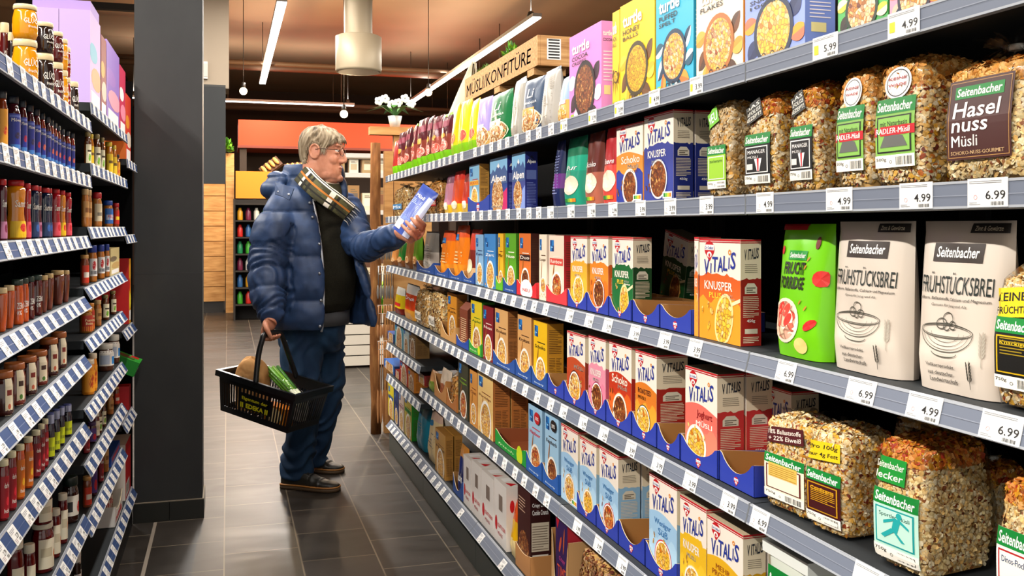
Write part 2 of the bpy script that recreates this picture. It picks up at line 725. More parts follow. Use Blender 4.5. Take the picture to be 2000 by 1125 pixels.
def rack(label, side, y0, y1, xr, xb, rows, top, pl, group):
    """rows: (rail lower edge z, tilt dx, rail height, shelf depth, tags [(y, price, style)])"""
    sg = 1 if side == 'r' else -1
    root = thing('shelving_rack', label, 'shelf rack', (sg * (abs(xr) + abs(xb)) / 2, (y0 + y1) / 2, 0), 0, group)
    b = MB()
    lo, hi = sorted((xb, xb + sg * .03))
    b.box(lo, hi, y0 + .004, y1 - .004, .0, top, BLACK)
    for k in range(int(top / .12)):
        for yy in (y0 + .03, y1 - .03):
            b.box(*sorted((xb - sg * .001, xb)), yy - .004, yy + .004, .1 + k * .12, .14 + k * .12, M('#050505'))
    adopt(b.build('back_panel'), root)
    for yy in (y0 + .004, y1 - .034):
        b = MB()
        lo, hi = sorted((xb - sg * .012, xb - sg * .0005))
        b.box(lo, hi, yy, yy + .03, .0, top + .02, DARK)
        adopt(b.build('upright'), root)
    b = MB()
    lo, hi = sorted((xr + sg * .022, xb - sg * .013))
    b.box(lo, hi, y0 + .001, y1 - .001, 0, .10, M(pl, .35, .3))
    adopt(b.build('plinth'), root)
    for z, dx, hh, deep, tags in rows:
        zt = z + hh - .001
        xf = xr + sg * dx
        b = MB()
        lo, hi = sorted((xf + sg * .003, min(xf + sg * deep, xb - sg * .013, key=abs)))
        b.box(lo, hi, y0 + .002, y1 - .002, zt - .024, zt, SHELF)
        sh = b.build('shelf')
        adopt(sh, root)
        b = MB()
        prof = [(xr, z), (xr + sg * dx, z + hh), (xr + sg * (dx + .003), z + hh), (xr + sg * .004, z - .002)]
        ya, yb = y0 + .0025, y1 - .0025
        for (p, q), mm in zip(zip(prof, prof[1:] + prof[:1]), (RAILR if sg > 0 else RAILL, EDGE, DARK, EDGE)):
            b.add([(p[0], ya, p[1]), (p[0], yb, p[1]), (q[0], yb, q[1]), (q[0], ya, q[1])], [(0, 1, 2, 3)], mm)
        for yy in (ya, yb):
            b.add([(p[0], yy, p[1]) for p in prof], [(0, 1, 2, 3)], EDGE)
        for f0, f1, mm in ((.0, .09, EDGE), (.90, 1.0, EDGE), (.45, .49, M('#878d9a' if sg > 0 else '#52678f'))):
            e = sg * -.0006
            p0 = (xr + sg * dx * f0 + e, z + hh * f0)
            p1 = (xr + sg * dx * f1 + e, z + hh * f1)
            b.add([(p0[0], ya, p0[1]), (p0[0], yb, p0[1]), (p1[0], yb, p1[1]), (p1[0], ya, p1[1])], [(0, 1, 2, 3)], mm)
        b.build('price_rail', sh)
        al = math.atan2(dx, hh)
        for yy, price, style in tags:
            if not y0 + .034 < yy < y1 - .034:
                continue
            o = bpy.data.objects.new('price_tag', tag_mesh(price, style))
            COL.objects.link(o)
            o.parent = sh
            o.location = (xr - sg * .0007 + sg * dx * .03, yy, z + hh * .03)
            o.rotation_euler = (-al, 0, -sg * PI / 2)
            if style == 'small' or sg < 0:
                o.scale = (.74, 1, 1)
            elif yy > 1.3:
                o.scale = (.85, 1, 1)
    return root


XR, XRB = .865, 1.36
R1, R2, R3, R4, R5, RA, RB, RG = 1.534, 1.3025, 1.027, .763, .4845, .584, .406, .14
HR = .034
TOP = {z: z + HR - .0002 for z in (R1, R2, R3, R4, R5, RA, RB, RG)}
YB = [.48, 1.466, 2.45, 3.435, 4.42, 5.405]
PXT = {
    R1: [(1766, '4.99', 'yellow'), (1613, '5.99', 'yellow'), (1476, '4.99', 'yellow'), (1361, '3.99', 'yellow'), (1279, '4.99', 'yellow'), (1210, '3.99', 'yellow'), (1158, '3.99', 'yellow'), (1102, '3.99', 'yellow')],
    R2: [(1930, '6.99', 'big'), (1790, '4.99', 'big'), (1640, '4.99', 'big'), (1495, '4.99', 'big'), (1381, '3.99', 'big'), (1310, '3.99', 'big'), (1252, '3.99', 'big'), (1198, '2.99', 'big'), (1156, '2.99', 'big'), (1116, '2.99', 'big'), (1076, '2.99', 'big')],
    R3: [(1950, '6.99', 'big'), (1800, '4.99', 'big'), (1677, '6.99', 'big'), (1531, '6.99', 'big'), (1444, '6.99', 'big'), (1354, '3.99', 'big'), (1295, '3.99', 'big'), (1237, '3.99', 'big'), (1184, '3.99', 'big'), (1148, '3.99', 'big'), (1110, '3.99', 'big')],
    R4: [(1690, '6.99', 'big'), (1480, '6.99', 'big'), (1420, '3.99', 'big'), (1345, '3.99', 'big'), (1282, '3.99', 'big'), (1229, '3.99', 'big'), (1176, '3.99', 'big'), (1136, '3.99', 'big'), (1098, '3.99', 'big')],
    R5: [(1380, '3.99', 'big'), (1325, '3.99', 'big'), (1262, '3.99', 'big'), (1212, '3.99', 'big'), (1166, '3.99', 'big'), (1125, '3.99', 'big'), (1090, '3.99', 'big')],
    RG: [(1020, '2.29', 'small'), (1003, '1.99', 'small'), (975, '2.49', 'small'), (933, '1.79', 'small'), (894, '0.99', 'small'), (870, '1.29', 'small')],
}


def right_tags(z, step=.105):
    out = []
    for px, p, s in PXT.get(z, []):
        out.append((ysh(px, XR), p, s))
    y = max([o[0] for o in out], default=.5) + step
    rr = random.Random(int(z * 1000))
    while y < 5.4:
        out.append((y, rr.choice(['1.99', '2.49', '2.99', '3.49']), 'small'))
        y += step * rr.uniform(.85, 1.15)
    return out


RT = {z: right_tags(z) for z in (R1, R2, R3, R4, R5, RA, RB, RG)}
where = ['nearest the camera, with the big muesli bags', 'holding the porridge pouches and muesli cartons', 'in the middle, full of blue display trays', 'beyond the middle, with oat cartons and pouches', 'at the far end beside the wooden posts']
for k in range(5):
    zs = [R1, R2, R3, R4] + ([RA, RB] if k == 4 else [R5]) + [RG]
    rows = [(z, .0 if z > 1.2 else (.03 if z == RG else .009), HR, .42 if z > .2 else .47, RT[z]) for z in zs]
    rack('black muesli rack bay ' + where[k], 'r', YB[k], YB[k + 1], XR, XRB, rows, 1.92, '#3a4640', 'black shelving bays of the muesli rack')

XL, XLB = -.37, -.86
LZ1 = [1.547, 1.39, 1.221, 1.049, .883, .692, .43, .14]
LZ2 = [1.602, 1.428, 1.246, 1.072, .922, .7255, .567, .395, .14]
LZ3 = [1.51, 1.215, .84, .48, .14]
HL = .034
YL = [1.70, 2.93, 3.937, 4.335]


def left_tags(y0, y1, z):
    rr = random.Random(int(z * 997))
    y, out = y0 + .05, []
    while y < y1:
        out.append((y, rr.choice(['2.79', '1.99', '2.29', '3.19']), 'small'))
        y += rr.choice([.088, .1, .118])
    return out


for zs, y0, y1, lb in ((LZ1, YL[0], YL[1], 'black jam rack bay nearest the camera, with the glass jars'), (LZ2, YL[1], YL[2], 'black jam rack bay in the middle, with the peanut butter'),
                       (LZ3, YL[2], YL[3], 'narrow black jam rack bay standing against the grey pillar')):
    rows = [(z, .004 if z > 1.3 else (.012 if z > 1.1 else .021), HL, .40 if z > .2 else .46, left_tags(y0, y1, z)) for z in zs]
    rack(lb, 'l', y0, y1, XL, XLB, rows, 1.9, '#2e3236', 'black shelving bays of the jam rack')
b = MB()
b.box(-.855, -.392, YL[3] + .001, YL[3] + .03, 0, 1.9, BLACK)
ep = tag(b.build('end_panel'), 'black end panel closing the jam rack against the grey pillar', 'rack panel')
LT = lambda z: z + HL - .0002

# ================================================================ packaged goods: builders
OATS = [(0, '#fff8dc'), (.35, '#ffe8b0'), (.62, '#f8ce80'), (.82, '#fff0bc'), (.94, '#b0703a'), (1, '#7a3a20')]
OATS2 = [(0, '#fff8e0'), (.4, '#ffeab8'), (.68, '#f8ce84'), (.86, '#f6c444'), (.94, '#c05a2c'), (1, '#80382a')]
NUTTY = [(0, '#f4d090'), (.4, '#e2a652'), (.7, '#cc8838'), (1, '#f2c878')]
FRUITY = [(0, '#e2b070'), (.3, '#e0882c'), (.55, '#b03a26'), (.75, '#f0b838'), (1, '#7c2018')]
WHEAT = [(0, '#f1e2c4'), (.5, '#e4cc9c'), (.8, '#d7b070'), (1, '#e8b040')]
CHOC = [(0, '#8a4a26'), (.4, '#c98a4a'), (.7, '#5a2a18'), (1, '#e0b47a')]
P_OAT = lambda: voro_print('print_oats', [(0, '#f2c552'), (.4, '#e8a53a'), (.7, '#f8e2b0'), (1, '#a8501c')], 140)
P_CHOC = lambda: voro_print('print_choc', [(0, '#7c3d1c'), (.4, '#a8612a'), (.7, '#5a2410'), (1, '#d9a05c')], 150)
P_CORN = lambda: voro_print('print_corn', [(0, '#f7cf4c'), (.5, '#f0b030'), (.8, '#fbe6a0'), (1, '#d08018')], 110)
P_RED = lambda: voro_print('print_red', [(0, '#c43a24'), (.4, '#e8a04a'), (.7, '#902018'), (1, '#f4d8a0')], 140)
P_BALL = lambda: voro_print('print_balls', [(0, '#f0c424'), (1, '#d09c14')], 120)
P_MIX = lambda: voro_print('print_mix', [(0, '#e9b25c'), (.35, '#f4e2bc'), (.6, '#b8763a'), (.85, '#d9932f'), (1, '#7a3a1a')], 160)


def place(o, X, Y, Z, rz=0.):
    o.location = (X, Y, Z)
    o.rotation_euler = (0, 0, -PI / 2 + rz)
    return o


def slot(z, xl, xr, yt, X=.9):
    ya, yb = ysh(xl, X), ysh(xr, X)
    yc = (ya + yb) / 2
    up = {R2: R1, R3: R2, R4: R3, R5: R4, RG: RB if yc > 4.42 else R5, RA: R4, RB: RA}.get(z, 9)
    return ya - yb, min(zat(yt, X, yc), up - .006) - TOP[z], yc, TOP[z]


def deep(xr, xs, X=.9):
    Y = ysh(xr, X)
    t = (xs - 1000) / FP
    return max(.035, Y * (SN + t * CS) / (CS - t * SN) - X)


class Box(MB):
    """A carton: front at y = 0 facing -y, base at z = 0; decals in fractions of each panel."""

    def __init__(s, w, h, d, cf, cs=None, ct=None):
        super().__init__()
        s.w, s.h, s.d = w, h, d
        s.box(-w / 2, w / 2, 0, d, 0, h, cf, right=cs or cf, left=cs or cf, top=ct or cs or cf)
        s.front()

    def front(s):
        s.surf(lambda a, o, z: ((min(1, max(0, a)) - .5) * s.w, -o, min(1, max(0, z)) * s.h))
        return s

    def side(s):
        s.surf(lambda a, o, z: (s.w / 2 + o, a * s.d, z * s.h))
        return s

    def lid(s):
        s.surf(lambda a, o, z: ((a - .5) * s.w, z * s.d, s.h + o))
        return s


def bowl(b, ca, cb, ra, asp, rim, fill, milk=None, n=26):
    """Round bowl picture; asp keeps it round on a panel of width/height ratio asp."""
    b.disc(ca, cb, ra, ra * asp, rim, n)
    if milk:
        b.disc(ca, cb, ra * .93, ra * .93 * asp, milk, n)
    b.disc(ca, cb, ra * .84, ra * .84 * asp, fill, n)


def emblem(b, ca, cb, r, asp, word=True):
    b.disc(ca, cb, r, r * asp * .8, M('#c8202a'), 20)
    b.poly([(ca - r * .8, cb - r * asp * .4), (ca, cb - r * asp * 1.25), (ca + r * .8, cb - r * asp * .4)], M('#c8202a'))
    b.rect(ca - r * .92, cb - r * asp * .12, ca + r * .92, cb + r * asp * .42, WHITE)
    b.disc(ca, cb - r * asp * .55, r * .5, r * asp * .3, WHITE, 10)
    b.disc(ca, cb - r * asp * .62, r * .2, r * asp * .2, M('#c8202a'), 8)
    if word:
        b.text('Dr.Oetker', ca - r * .8, cb - r * asp * .05, r * 1.6, r * asp * .36, BLUE, 0, .01, res=1)


def vitalis(w, h, d, bot, bot2, sub, pic, rimc='#f4ead8', torn=True, side=None, spoon=False, pos=(.58, .2, .34), subcol=WHITE):
    top = M('#f3e9dc')
    side = side or bot
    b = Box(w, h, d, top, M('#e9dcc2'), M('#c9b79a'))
    A = w / h
    r = random.Random(int(bot[1:], 16) % 999)
    lo = .62
    if torn:
        ed = [(i / 16, lo + r.uniform(-.012, .02) + (.03 if 2 < i < 14 else 0)) for i in range(17)]
    else:
        ed = [(i / 16, lo + .05 * math.sin(PI * i / 16 * 1.1 + .2) - .02) for i in range(17)]
    b.poly([(0, 0), (1, 0)] + ed[::-1], M(bot))
    if bot2:
        e2 = [(i / 10, .40 + .04 * math.sin(i * 1.7)) for i in range(11)]
        b.poly([(0, 0), (1, 0)] + e2[::-1], M(bot2))
    b.rect(0, .965, 1, .975, M('#b8202c'))
    b.rect(0, .982, 1, 1, M('#c8202c'))
    emblem(b, .26, .90, .125, A)
    for ch, a, z, ww, hh in (('V', .13, .645, .13, .15), ('I', .285, .66, .03, .10), ('T', .335, .675, .14, .15), ('A', .465, .68, .13, .145), ('L', .60, .695, .10, .145), ('I', .725, .715, .03, .11), ('S', .775, .715, .12, .165)):
        b.text(ch, a, z, ww, hh, BLUE, .08, .014)
    b.ring(.755, .875, .034, .034 * A, .014, M('#e8962c'), 12)
    for t, a, zz, ww, hh, c in sub:
        b.text(t, a, zz, ww, hh, M(c), 0, .012)
    ca, cb, ra = pos
    if spoon:
        b.rect(ca + .1, cb + .12, 1, cb + .155, M('#f0dcb0'), skew=.25)
        b.disc(ca, cb, ra * .52, ra * A * .84, M(rimc), 24, -.5)
        b.disc(ca, cb, ra * .44, ra * A * .74, pic, 24, -.5)
    else:
        bowl(b, ca, cb, ra * .84, A, M(rimc), pic, WHITE)
    for k in range(7):
        b.disc(r.uniform(.05, .35) if k < 4 else r.uniform(.05, .95), r.uniform(.08, .42), .035, .03 * A, pic, 7, r.uniform(0, 3))
    # nutri badge
    if pos[2] < .4:
        b.rect(.66, .025, .97, .10, WHITE)
        for k, c in enumerate(('#2a8a3c', '#8abf3c', '#f0c828', '#e88a28')):
            b.rect(.69 + k * .065, .04, .75 + k * .065, .085, M(c))
    b.side()
    e = [(i / 10, .63 + r.uniform(-.012, .012)) for i in range(11)]
    b.poly([(0, 0), (1, 0)] + e[::-1], M(side))
    b.rect(0, .982, 1, 1, M('#c8202c'))
    b.rect(0, .965, 1, .973, M('#b8202c'))
    for ch, a in zip('VITALIS', (.18, .34, .40, .50, .62, .72, .77)):
        b.text(ch, a, .80 + (a * .03), .05 if ch == 'I' else .11, .10, M('#2c3340'), .1, .02)
    b.lines(.2, .69, .82, .78, 5, M('#8f8676'), .3, 4)
    b.poly([(.2, .49), (.8, .49), (.8, .55), (.66, .59), (.34, .59), (.2, .55)], M('#d8d2c0'))
    b.lines(.28, .5, .72, .56, 3, M('#70685c'), .5)
    b.lines(.12, .27, .88, .475, 12, M('#d9cdb4'), .4, 5)
    b.text('450g', .3, .215, .4, .035, WHITE, 0, .01)
    b.rect(.2, .115, .82, .16, M('#cfc6b4'))
    b.lines(.12, .03, .88, .095, 4, M('#d9cdb4'), .4, 6)
    return b


def stack_logo(b, a, z, w, h):
    b.rect(a, z, a + w, z + h, M('#2f86c8'))
    b.rect(a, z + h * .5, a + w * .5, z + h, M('#1c5c9c'))
    b.rect(a + w * .5, z, a + w, z + h * .5, M('#184a86'))
    b.rect(a + w * .3, z + h * .3, a + w * .7, z + h * .42, M('#9fd0ee'))


def oatbox(w, h, d, cf, cs, name, ncol, pic, ncbg=None, rim='#fbf4e2', ct=None, n2=None):
    b = Box(w, h, d, M(cf), M(cs), M(ct or cs))
    A = w / h
    stack_logo(b, .08, .76, .26, .17)
    if ncbg:
        b.rect(.06 if n2 is None else .2, .56, .94, .66, M(ncbg))
    b.text(name, .12, .585, .76, .055, M(ncol), 0, .015)
    b.lines(.3, .675, .85, .70, 1, M(ncol), .6)
    b.leaf(.3, .42, .4, .07, 1.2, M('#c9822c'), M('#8a5a24'))
    bowl(b, .54, .23, .36, A, M(rim), pic, WHITE)
    for k in range(5):
        b.disc(.12 + .19 * k, .06 + .03 * (k % 2), .04, .035 * A, pic, 7)
    b.side()
    b.lines(.12, .55, .88, .92, 14, M('#5a3a1c' if cs != '#7a1420' else '#d8b8a8'), .3, 7)
    b.lines(.12, .1, .5, .5, 16, M('#5a3a1c' if cs != '#7a1420' else '#d8b8a8'), .3, 8)
    b.lines(.55, .1, .88, .5, 16, M('#5a3a1c' if cs != '#7a1420' else '#d8b8a8'), .3, 9)
    return b


def turtle(w, h, d, cf, cs, t1, t2, rim, fill, l1, l2, tcol=INK, ring=True):
    b = Box(w, h, d, M(cf), M(cs), M(cf))
    A = w / h
    rr = random.Random(len(t1) + int(cf[1:3], 16))
    for k in range(12):
        th = 2 * PI * k / 12 + .3
        if .8 < th < 2.7:
            continue
        b.leaf(.50 + .42 * math.cos(th) * (1 if k % 2 else .86), .34 + .46 * A * math.sin(th), .28, .14 * A + .03, th + .5, M(l1[k % len(l1)]), M(l2[k % len(l2)]))
    bowl(b, .50, .32, .33, A, M(rim), fill)
    b.text('turtle', .1, .765, .56, .125, WHITE, 0, .03)
    b.text(t1, .1, .69, .5, .05, tcol, 0, .01)
    if t2:
        b.text(t2, .1, .635, .45, .038, tcol, 0, .01)
    b.rect(.06, .03, .16, .075, M('#a9c828'))
    for k in range(3):
        b.ring(.34 + k * .15, .055, .045, .045 * A, .012, tcol, 10)
    b.side()
    b.text('turtle', .12, .84, .7, .06, WHITE, 0, .03)
    b.text(t1, .12, .78, .7, .035, tcol, 0, .01)
    b.lines(.15, .35, .85, .7, 9, M('#f0e4ec'), .3)
    b.rect(.2, .2, .7, .3, M('#e9d9a0'))
    return b


# ---- display trays
def tray(w, h, d, col, inner='#b58752', badge=True, dip=.55, walls=.8):
    b = MB()
    th = .0018
    b.box(-w / 2, w / 2, 0, d, 0, .0012, M(inner))
    n = 14
    top = [(i / n, h * (1 - dip * math.sin(PI * min(1, max(0, (i / n - .06) / .88))) ** .7)) for i in range(n + 1)]
    vs = []
    for a, z in top:
        x = (a - .5) * w
        vs += [(x, 0, 0), (x, 0, z), (x, th, 0), (x, th, z)]
    F, B, T = [], [], []
    for i in range(n):
        k = 4 * i
        F.append((k, k + 4, k + 5, k + 1))
        B.append((k + 2, k + 3, k + 7, k + 6))
        T.append((k + 1, k + 5, k + 7, k + 3))
    b.add(vs, F, M(col))
    b.add(vs, B, M(inner))
    b.add(vs, T, M('#d8c4a0'))
    for sx in (-1, 1):
        x0, x1 = sorted((sx * w / 2, sx * (w / 2 - th)))
        vv = [(x, y, z) for x in (x0, x1) for y, z in ((0, 0), (d, 0), (d, h * walls), (0, h))]
        mo, mi = M(col), M(inner)
        b.add(vv, [(0, 3, 2, 1)], mo if sx < 0 else mi)
        b.add(vv, [(4, 5, 6, 7)], mo if sx > 0 else mi)
        b.add(vv, [(3, 7, 6, 2), (1, 2, 6, 5), (0, 4, 7, 3)], M('#d8c4a0'))
    b.box(-w / 2, w / 2, d - th, d, 0, h * walls, M(inner), back=M(col))
    b.surf(lambda a, o, z: ((a - .5) * w, -o, max(.02, z) * h))
    if badge == 'dr':
        emblem(b, .5, .27, .065, w / h)
    elif badge == 'line':
        b.text('knusprig', .2, .14, .6, .12, M('#cfe0f0'), .2, .01, res=1)
    elif badge == 'neu':
        b.disc(.5, .4, .3, .3 * w / h * .55, WHITE, 16)
        b.text('NEU', .32, .31, .36, .2, RED, 0, .02)
    elif badge == 'green':
        b.disc(.8, .42, .09, .09 * w / h, M('#c8d820'), 12)
        b.text('frisch', .12, .2, .5, .14, M('#cfe8b0'), .1, .01, res=1)
    return b


# ---- foil pouches
class Pouch(MB):
    def __init__(s, w, h, t, matfn, seed=0, wr=.004, nu=14, nv=18, topfold=0., taper=.06, flatbase=True):
        super().__init__()
        s.w, s.h, s.t = w, h, t
        r = random.Random(seed)
        ph = [r.uniform(0, 6) for _ in range(6)]

        def T(v):
            return t / 2 * (max(0, 1 - v) ** .55 * (.72 + .28 * min(1, v * 5)) if flatbase else max(0, math.sin(PI * min(1, max(0, v)))) ** .6) + .0012

        def W(v):
            return w / 2 * (1 - taper * math.sin(PI * v) * .5 - (taper * (1 - v) ** 3))

        def wrk(u, v, sg):
            return wr * (math.sin(9 * u * (1 + .2 * sg) + ph[0] + 5 * v) * .5 + math.sin(17 * v + 6 * u + ph[1 + (sg > 0)]) * .4) * (1 - abs(u)) * (.35 + v * (1 - v) * 2.4)

        def F(u, v, sg, o=0.):
            e = max(0, 1 - abs(u) ** 4.5) ** .5
            lean = -topfold * max(0, v - .75) * t * 2
            return (u * W(v), t / 2 + sg * (T(v) * e + o) + wrk(u, v, sg) + lean, v * h)

        s.F = F
        s.grid(lambda u, v: F(2 * u - 1, v, -1), nu, nv, None, True, False, lambda u, v: matfn(2 * u - 1, v, 0))
        n0 = len(s.f)
        s.grid(lambda u, v: F(1 - 2 * u, v, 1), nu, nv, None, True, False, lambda u, v: matfn(1 - 2 * u, v, 1))
        # base
        bs = [F(2 * i / nu - 1, 0, -1) for i in range(nu + 1)] + [F(1 - 2 * i / nu, 0, 1) for i in range(nu + 1)]
        s.add(bs, [tuple(range(len(bs)))[::-1]], matfn(0, 0, 1))
        s.surf(lambda a, o, z: F(max(-.98, min(.98, 2 * a - 1)), max(0, min(1, z)), -1, o + .0008))


    def rect(s, a0, b0, a1, b1, mat, nx=1, nz=1, **k):
        MB.rect(s, a0, b0, a1, b1, mat, max(2, nx * 3), max(2, nz * 3), **k)

    def text(s, *a, **k):
        k.setdefault('lift', .0003)
        MB.text(s, *a, **k)


def bands(*stops):
    """matfn from (v limit, colour) pairs."""
    def fn(u, v, bk):
        for lim, c in stops:
            if v <= lim:
                return M(c, .28)
        return M(stops[-1][1], .28)
    return fn


# ---- clear bags of muesli
def flakes(b, fn, n, mat, size, r, up=.004):
    """n loose flakes lying on the surface fn(p, q) -> (point, normal)."""
    vs, fs = [], []
    for k in range(n):
        p, nr = fn(r.random(), r.random())
        nr = (Vector(nr) + Vector((r.uniform(-.55, .55), r.uniform(-.55, .55), r.uniform(-.55, .55)))).normalized()
        a = nr.orthogonal().normalized()
        a = Matrix.Rotation(r.uniform(0, 6.28), 3, nr) @ a
        c = nr.cross(a)
        sz = size * r.uniform(.6, 1.25)
        p = Vector(p) + nr * up * r.uniform(-.2, 1)
        i0 = len(vs)
        vs.append(p + nr * sz * .22)
        for q in range(6):
            t = q * PI / 3
            vs.append(p + a * (math.cos(t) * sz * r.uniform(.85, 1.1)) + c * (math.sin(t) * sz * .72) + nr * sz * r.uniform(-.12, .16))
        for q in range(6):
            fs.append((i0, i0 + 1 + q, i0 + 1 + (q + 1) % 6))
    b.add(vs, fs, mat, True)


def sub_map(b, base, a0, z0, rot=0.):
    c, q = math.cos(rot), math.sin(rot)
    b.surf(lambda a, o, z: base(a0 + a * c - z * q, o, z0 + a * q + z * c))


def seiten_label(b, base, a0, z0, w, h, body, frame, title, tcol, style='shield', rot=0., weight='750g', paper='#f3efe4', title2=None):
    """Paper label: green name band, framed panel, weight line and barcode."""
    sub_map(b, base, a0, z0, rot)
    nx, nz = 12, 10
    b.rect(0, 0, w, h, M(body), nx, nz)
    b.rect(0, h * .78, w, h, M('#0f8a3c'), nx, 5, lift=.0003)
    b.text('Seitenbacher', w * .06, h * .82, w * .88, h * .14, WHITE, .12, .02, skew=-.02)
    if style == 'shield':
        for q, c_ in ((0, frame), (.035, body)):
            b.rect((.07 + q) * w, (.215 + q * .6) * h, (.93 - q) * w, (.745 - q * .6) * h, M(c_), nx, 8, lift=.0002)
    b.text(title, w * .16, h * .60, w * .68, h * .075, M(tcol), 0, .01)
    if title2:
        b.text(title2, w * .16, h * .51, w * .4, h * .06, M(tcol), 0, .01)
    b.rect(0, 0, w, h * .18, M(paper), nx, 4, lift=.0002)
    b.text(weight, w * .05, h * .085, w * .26, h * .06, INK, 0, .01)
    b.bars(w * .55, h * .03, w * .95, h * .15, INK, 14)
    b.ring(w * .42, h * .08, h * .025, h * .025, h * .008, INK, 10)


class Clear:
    """Clear film bag: contents, film, labels as parts of one thing."""

    def __init__(s, label, group, w, h, d, fill, pal, n=1500, seed=1, fl=.0045, top=None, neck=True, lean=0., name='muesli_bag'):
        s.w, s.h, s.d, s.hf = w, h, d, h * fill
        s.root = thing(name, label, 'muesli bag', (0, 0, 0), 0, group)
        r = random.Random(seed)
        s.ph = [r.uniform(0, 6) for _ in range(5)]
        E = 8.0

        def half(v):
            k = 1 - .10 * max(0, v - .55) / .45 - .05 * max(0, .12 - v) / .12
            bul = 1 + .05 * math.sin(PI * v)
            return w / 2 * k, d / 2 * k * bul

        def pos(th, v, o=0.):
            hw, hd = half(v)
            c, q = math.cos(th), math.sin(th)
            rad = (abs(c) ** E + abs(q) ** E) ** (-1 / E)
            wv = 1 + .02 * math.sin(3 * th + s.ph[0] + 6 * v) + .015 * math.sin(7 * v + 2 * th + s.ph[1])
            return ((hw * wv + o) * rad * c, d / 2 + (hd * wv + o) * rad * q + lean * v * s.hf, v * s.hf)

        s.pos, s.half = pos, half

        def nrm(th, v):
            hw, hd = half(v)
            c, q = math.cos(th), math.sin(th)
            return Vector((abs(c) ** (E - 1) * (1 if c > 0 else -1) / hw, abs(q) ** (E - 1) * (1 if q > 0 else -1) / hd, 0)).normalized()

        def dome(rr, th):
            x, y, z = pos(th, 1)
            cx, cy = 0, d / 2 + lean * s.hf
            return (cx + (x - cx) * rr, cy + (y - cy) * rr, s.hf + .02 * (1 - rr * rr) * (h / .25) + .003 * math.sin(5 * th + s.ph[2]))

        base_mat = M('#e4b870', .8)
        m1 = flakes_mat('flakes_%d' % (crc(str(pal))), pal)
        b = MB()
        b.grid(lambda u, v: pos(2 * PI * u, v, -.002), 28, 12, base_mat, True, True)
        b.grid(lambda u, v: dome(max(.001, 1 - v), 2 * PI * u), 28, 5, base_mat, True, True)
        bs = [pos(2 * PI * i / 28, 0, -.002) for i in range(28)]
        b.add(bs, [tuple(range(28))[::-1]], base_mat)

        def surf(p, q):
            th = math.radians(150 + 65 * p / .1 if p < .1 else (215 + 105 * (p - .1) / .52 if p < .62 else 320 + 78 * (p - .62) / .38))
            return pos(th, .03 + .97 * q ** .95, .0), nrm(th, q)

        tv = top[1] if top else 2
        n = int(n * 1.7)
        flakes(b, surf, n, m1, fl, r, .003)
        if top:
            m2 = flakes_mat('flakes_%d' % (crc(str(top[0]))), top[0])
            flakes(b, lambda p, q: surf(p, top[1] + (1 - top[1]) * q), int(n * .22), m2, fl * 1.5, r, .004)
        mt = m2 if top else m1

        def dsurf(p, q):
            return dome(math.sqrt(p), 2 * PI * q), (0, -.2, 1)
        flakes(b, dsurf, int(n * .22), mt, fl * 1.15, r, .003)
        o = b.build('muesli', s.root)
        o['kind'] = 'stuff'
        # film
        b = MB()
        top_z = h - s.hf

        def film(u, v):
            th = 2 * PI * u
            if v <= .6:
                return pos(th, v / .6, .0042)
            q = (v - .6) / .4
            x, y, z = pos(th, 1, .0042)
            cy = d / 2 + lean * s.hf
            if neck:
                nk = .72
                if q < nk:
                    k = 1 - (q / nk) ** 1.2 * .86
                else:
                    k = .14 + (q - nk) / (1 - nk) * .45
                crk = 1 + (.16 * math.sin(9 * th + s.ph[3]) + .12 * math.sin(15 * th + s.ph[4] + 9 * q)) * min(1, q * 1.6)
                return (x * k * crk, cy + (y - cy) * k * crk, s.hf + top_z * q + .006 * math.sin(7 * th) * q)
            kx, ky = 1 - .12 * q, 1 - .96 * q
            return (x * kx, cy + (y - cy) * ky + .006 * math.sin(x * 90 + s.ph[3]) * q, s.hf + top_z * q)
        b.grid(film, 44, 26, film_mat(), True, True)
        b.build('clear_film', s.root)
        if neck:
            cy = d / 2 + lean * s.hf
            k = .15
            b = MB()
            zz = s.hf + top_z * .4 * .72 / .4 * 1.0
            b.lathe([(w * .5 * k, -.004), (w * .5 * k + .002, 0), (w * .5 * k, .004)], M('#e8e4da', .5), 12, (0, 0), sy=d / w)
            b.xform(Matrix.Translation((0, cy, s.hf + top_z * .72)))
            b.build('twist_tie', s.root)

        def base(a, o, z):
            hw, hd = half(max(0, min(1, z / s.hf)))
            x = a - w / 2
            u = min(.99, abs(x) / hw)
            return (x, d / 2 - hd * 1.03 * (1 - u ** 14) ** (1 / 14) - .0054 - o + lean * z, z)
        s.base = base

    def label(s, name, fn, *a, **k):
        b = MB()
        q = min(1.15, s.hf / .19)
        fn(b, lambda a_, o, z: s.base(a_, o, z * q), *a, **k)
        return b.build(name, s.root)


def sticker(b, base, a0, z0, w, h, bg, lines, tcol, rot=0., round_=False):
    sub_map(b, base, a0, z0, rot)
    if round_:
        b.disc(w / 2, h / 2, w / 2, h / 2, M(bg), 26, rings=3)
        b.ring(w / 2, h / 2, w * .43, h * .43, w * .03, INK, 26)
        for k in range(14):
            t = 2 * PI * k / 14
            b.poly([(w / 2 + w * .2 * math.cos(t), h / 2 + h * .2 * math.sin(t)), (w / 2 + w * .4 * math.cos(t), h / 2 + h * .4 * math.sin(t)), (w / 2 + w * .4 * math.cos(t + .05), h / 2 + h * .4 * math.sin(t + .05))], M('#c4c4c4'))
    else:
        b.rect(0, 0, w, h, M(bg), 5, 4)
    n = len(lines)
    for k, t in enumerate(lines):
        hh = h * (.8 / n if not round_ else .12)
        zz = h * (.92 - .84 * (k + 1) / n) + hh * .12 if not round_ else h * (.60 - .2 * k)
        b.text(t, w * (.06 if not round_ else .16), zz, w * (.88 if not round_ else .68), hh * .72, M(tcol), .08, .012, lift=.0003)

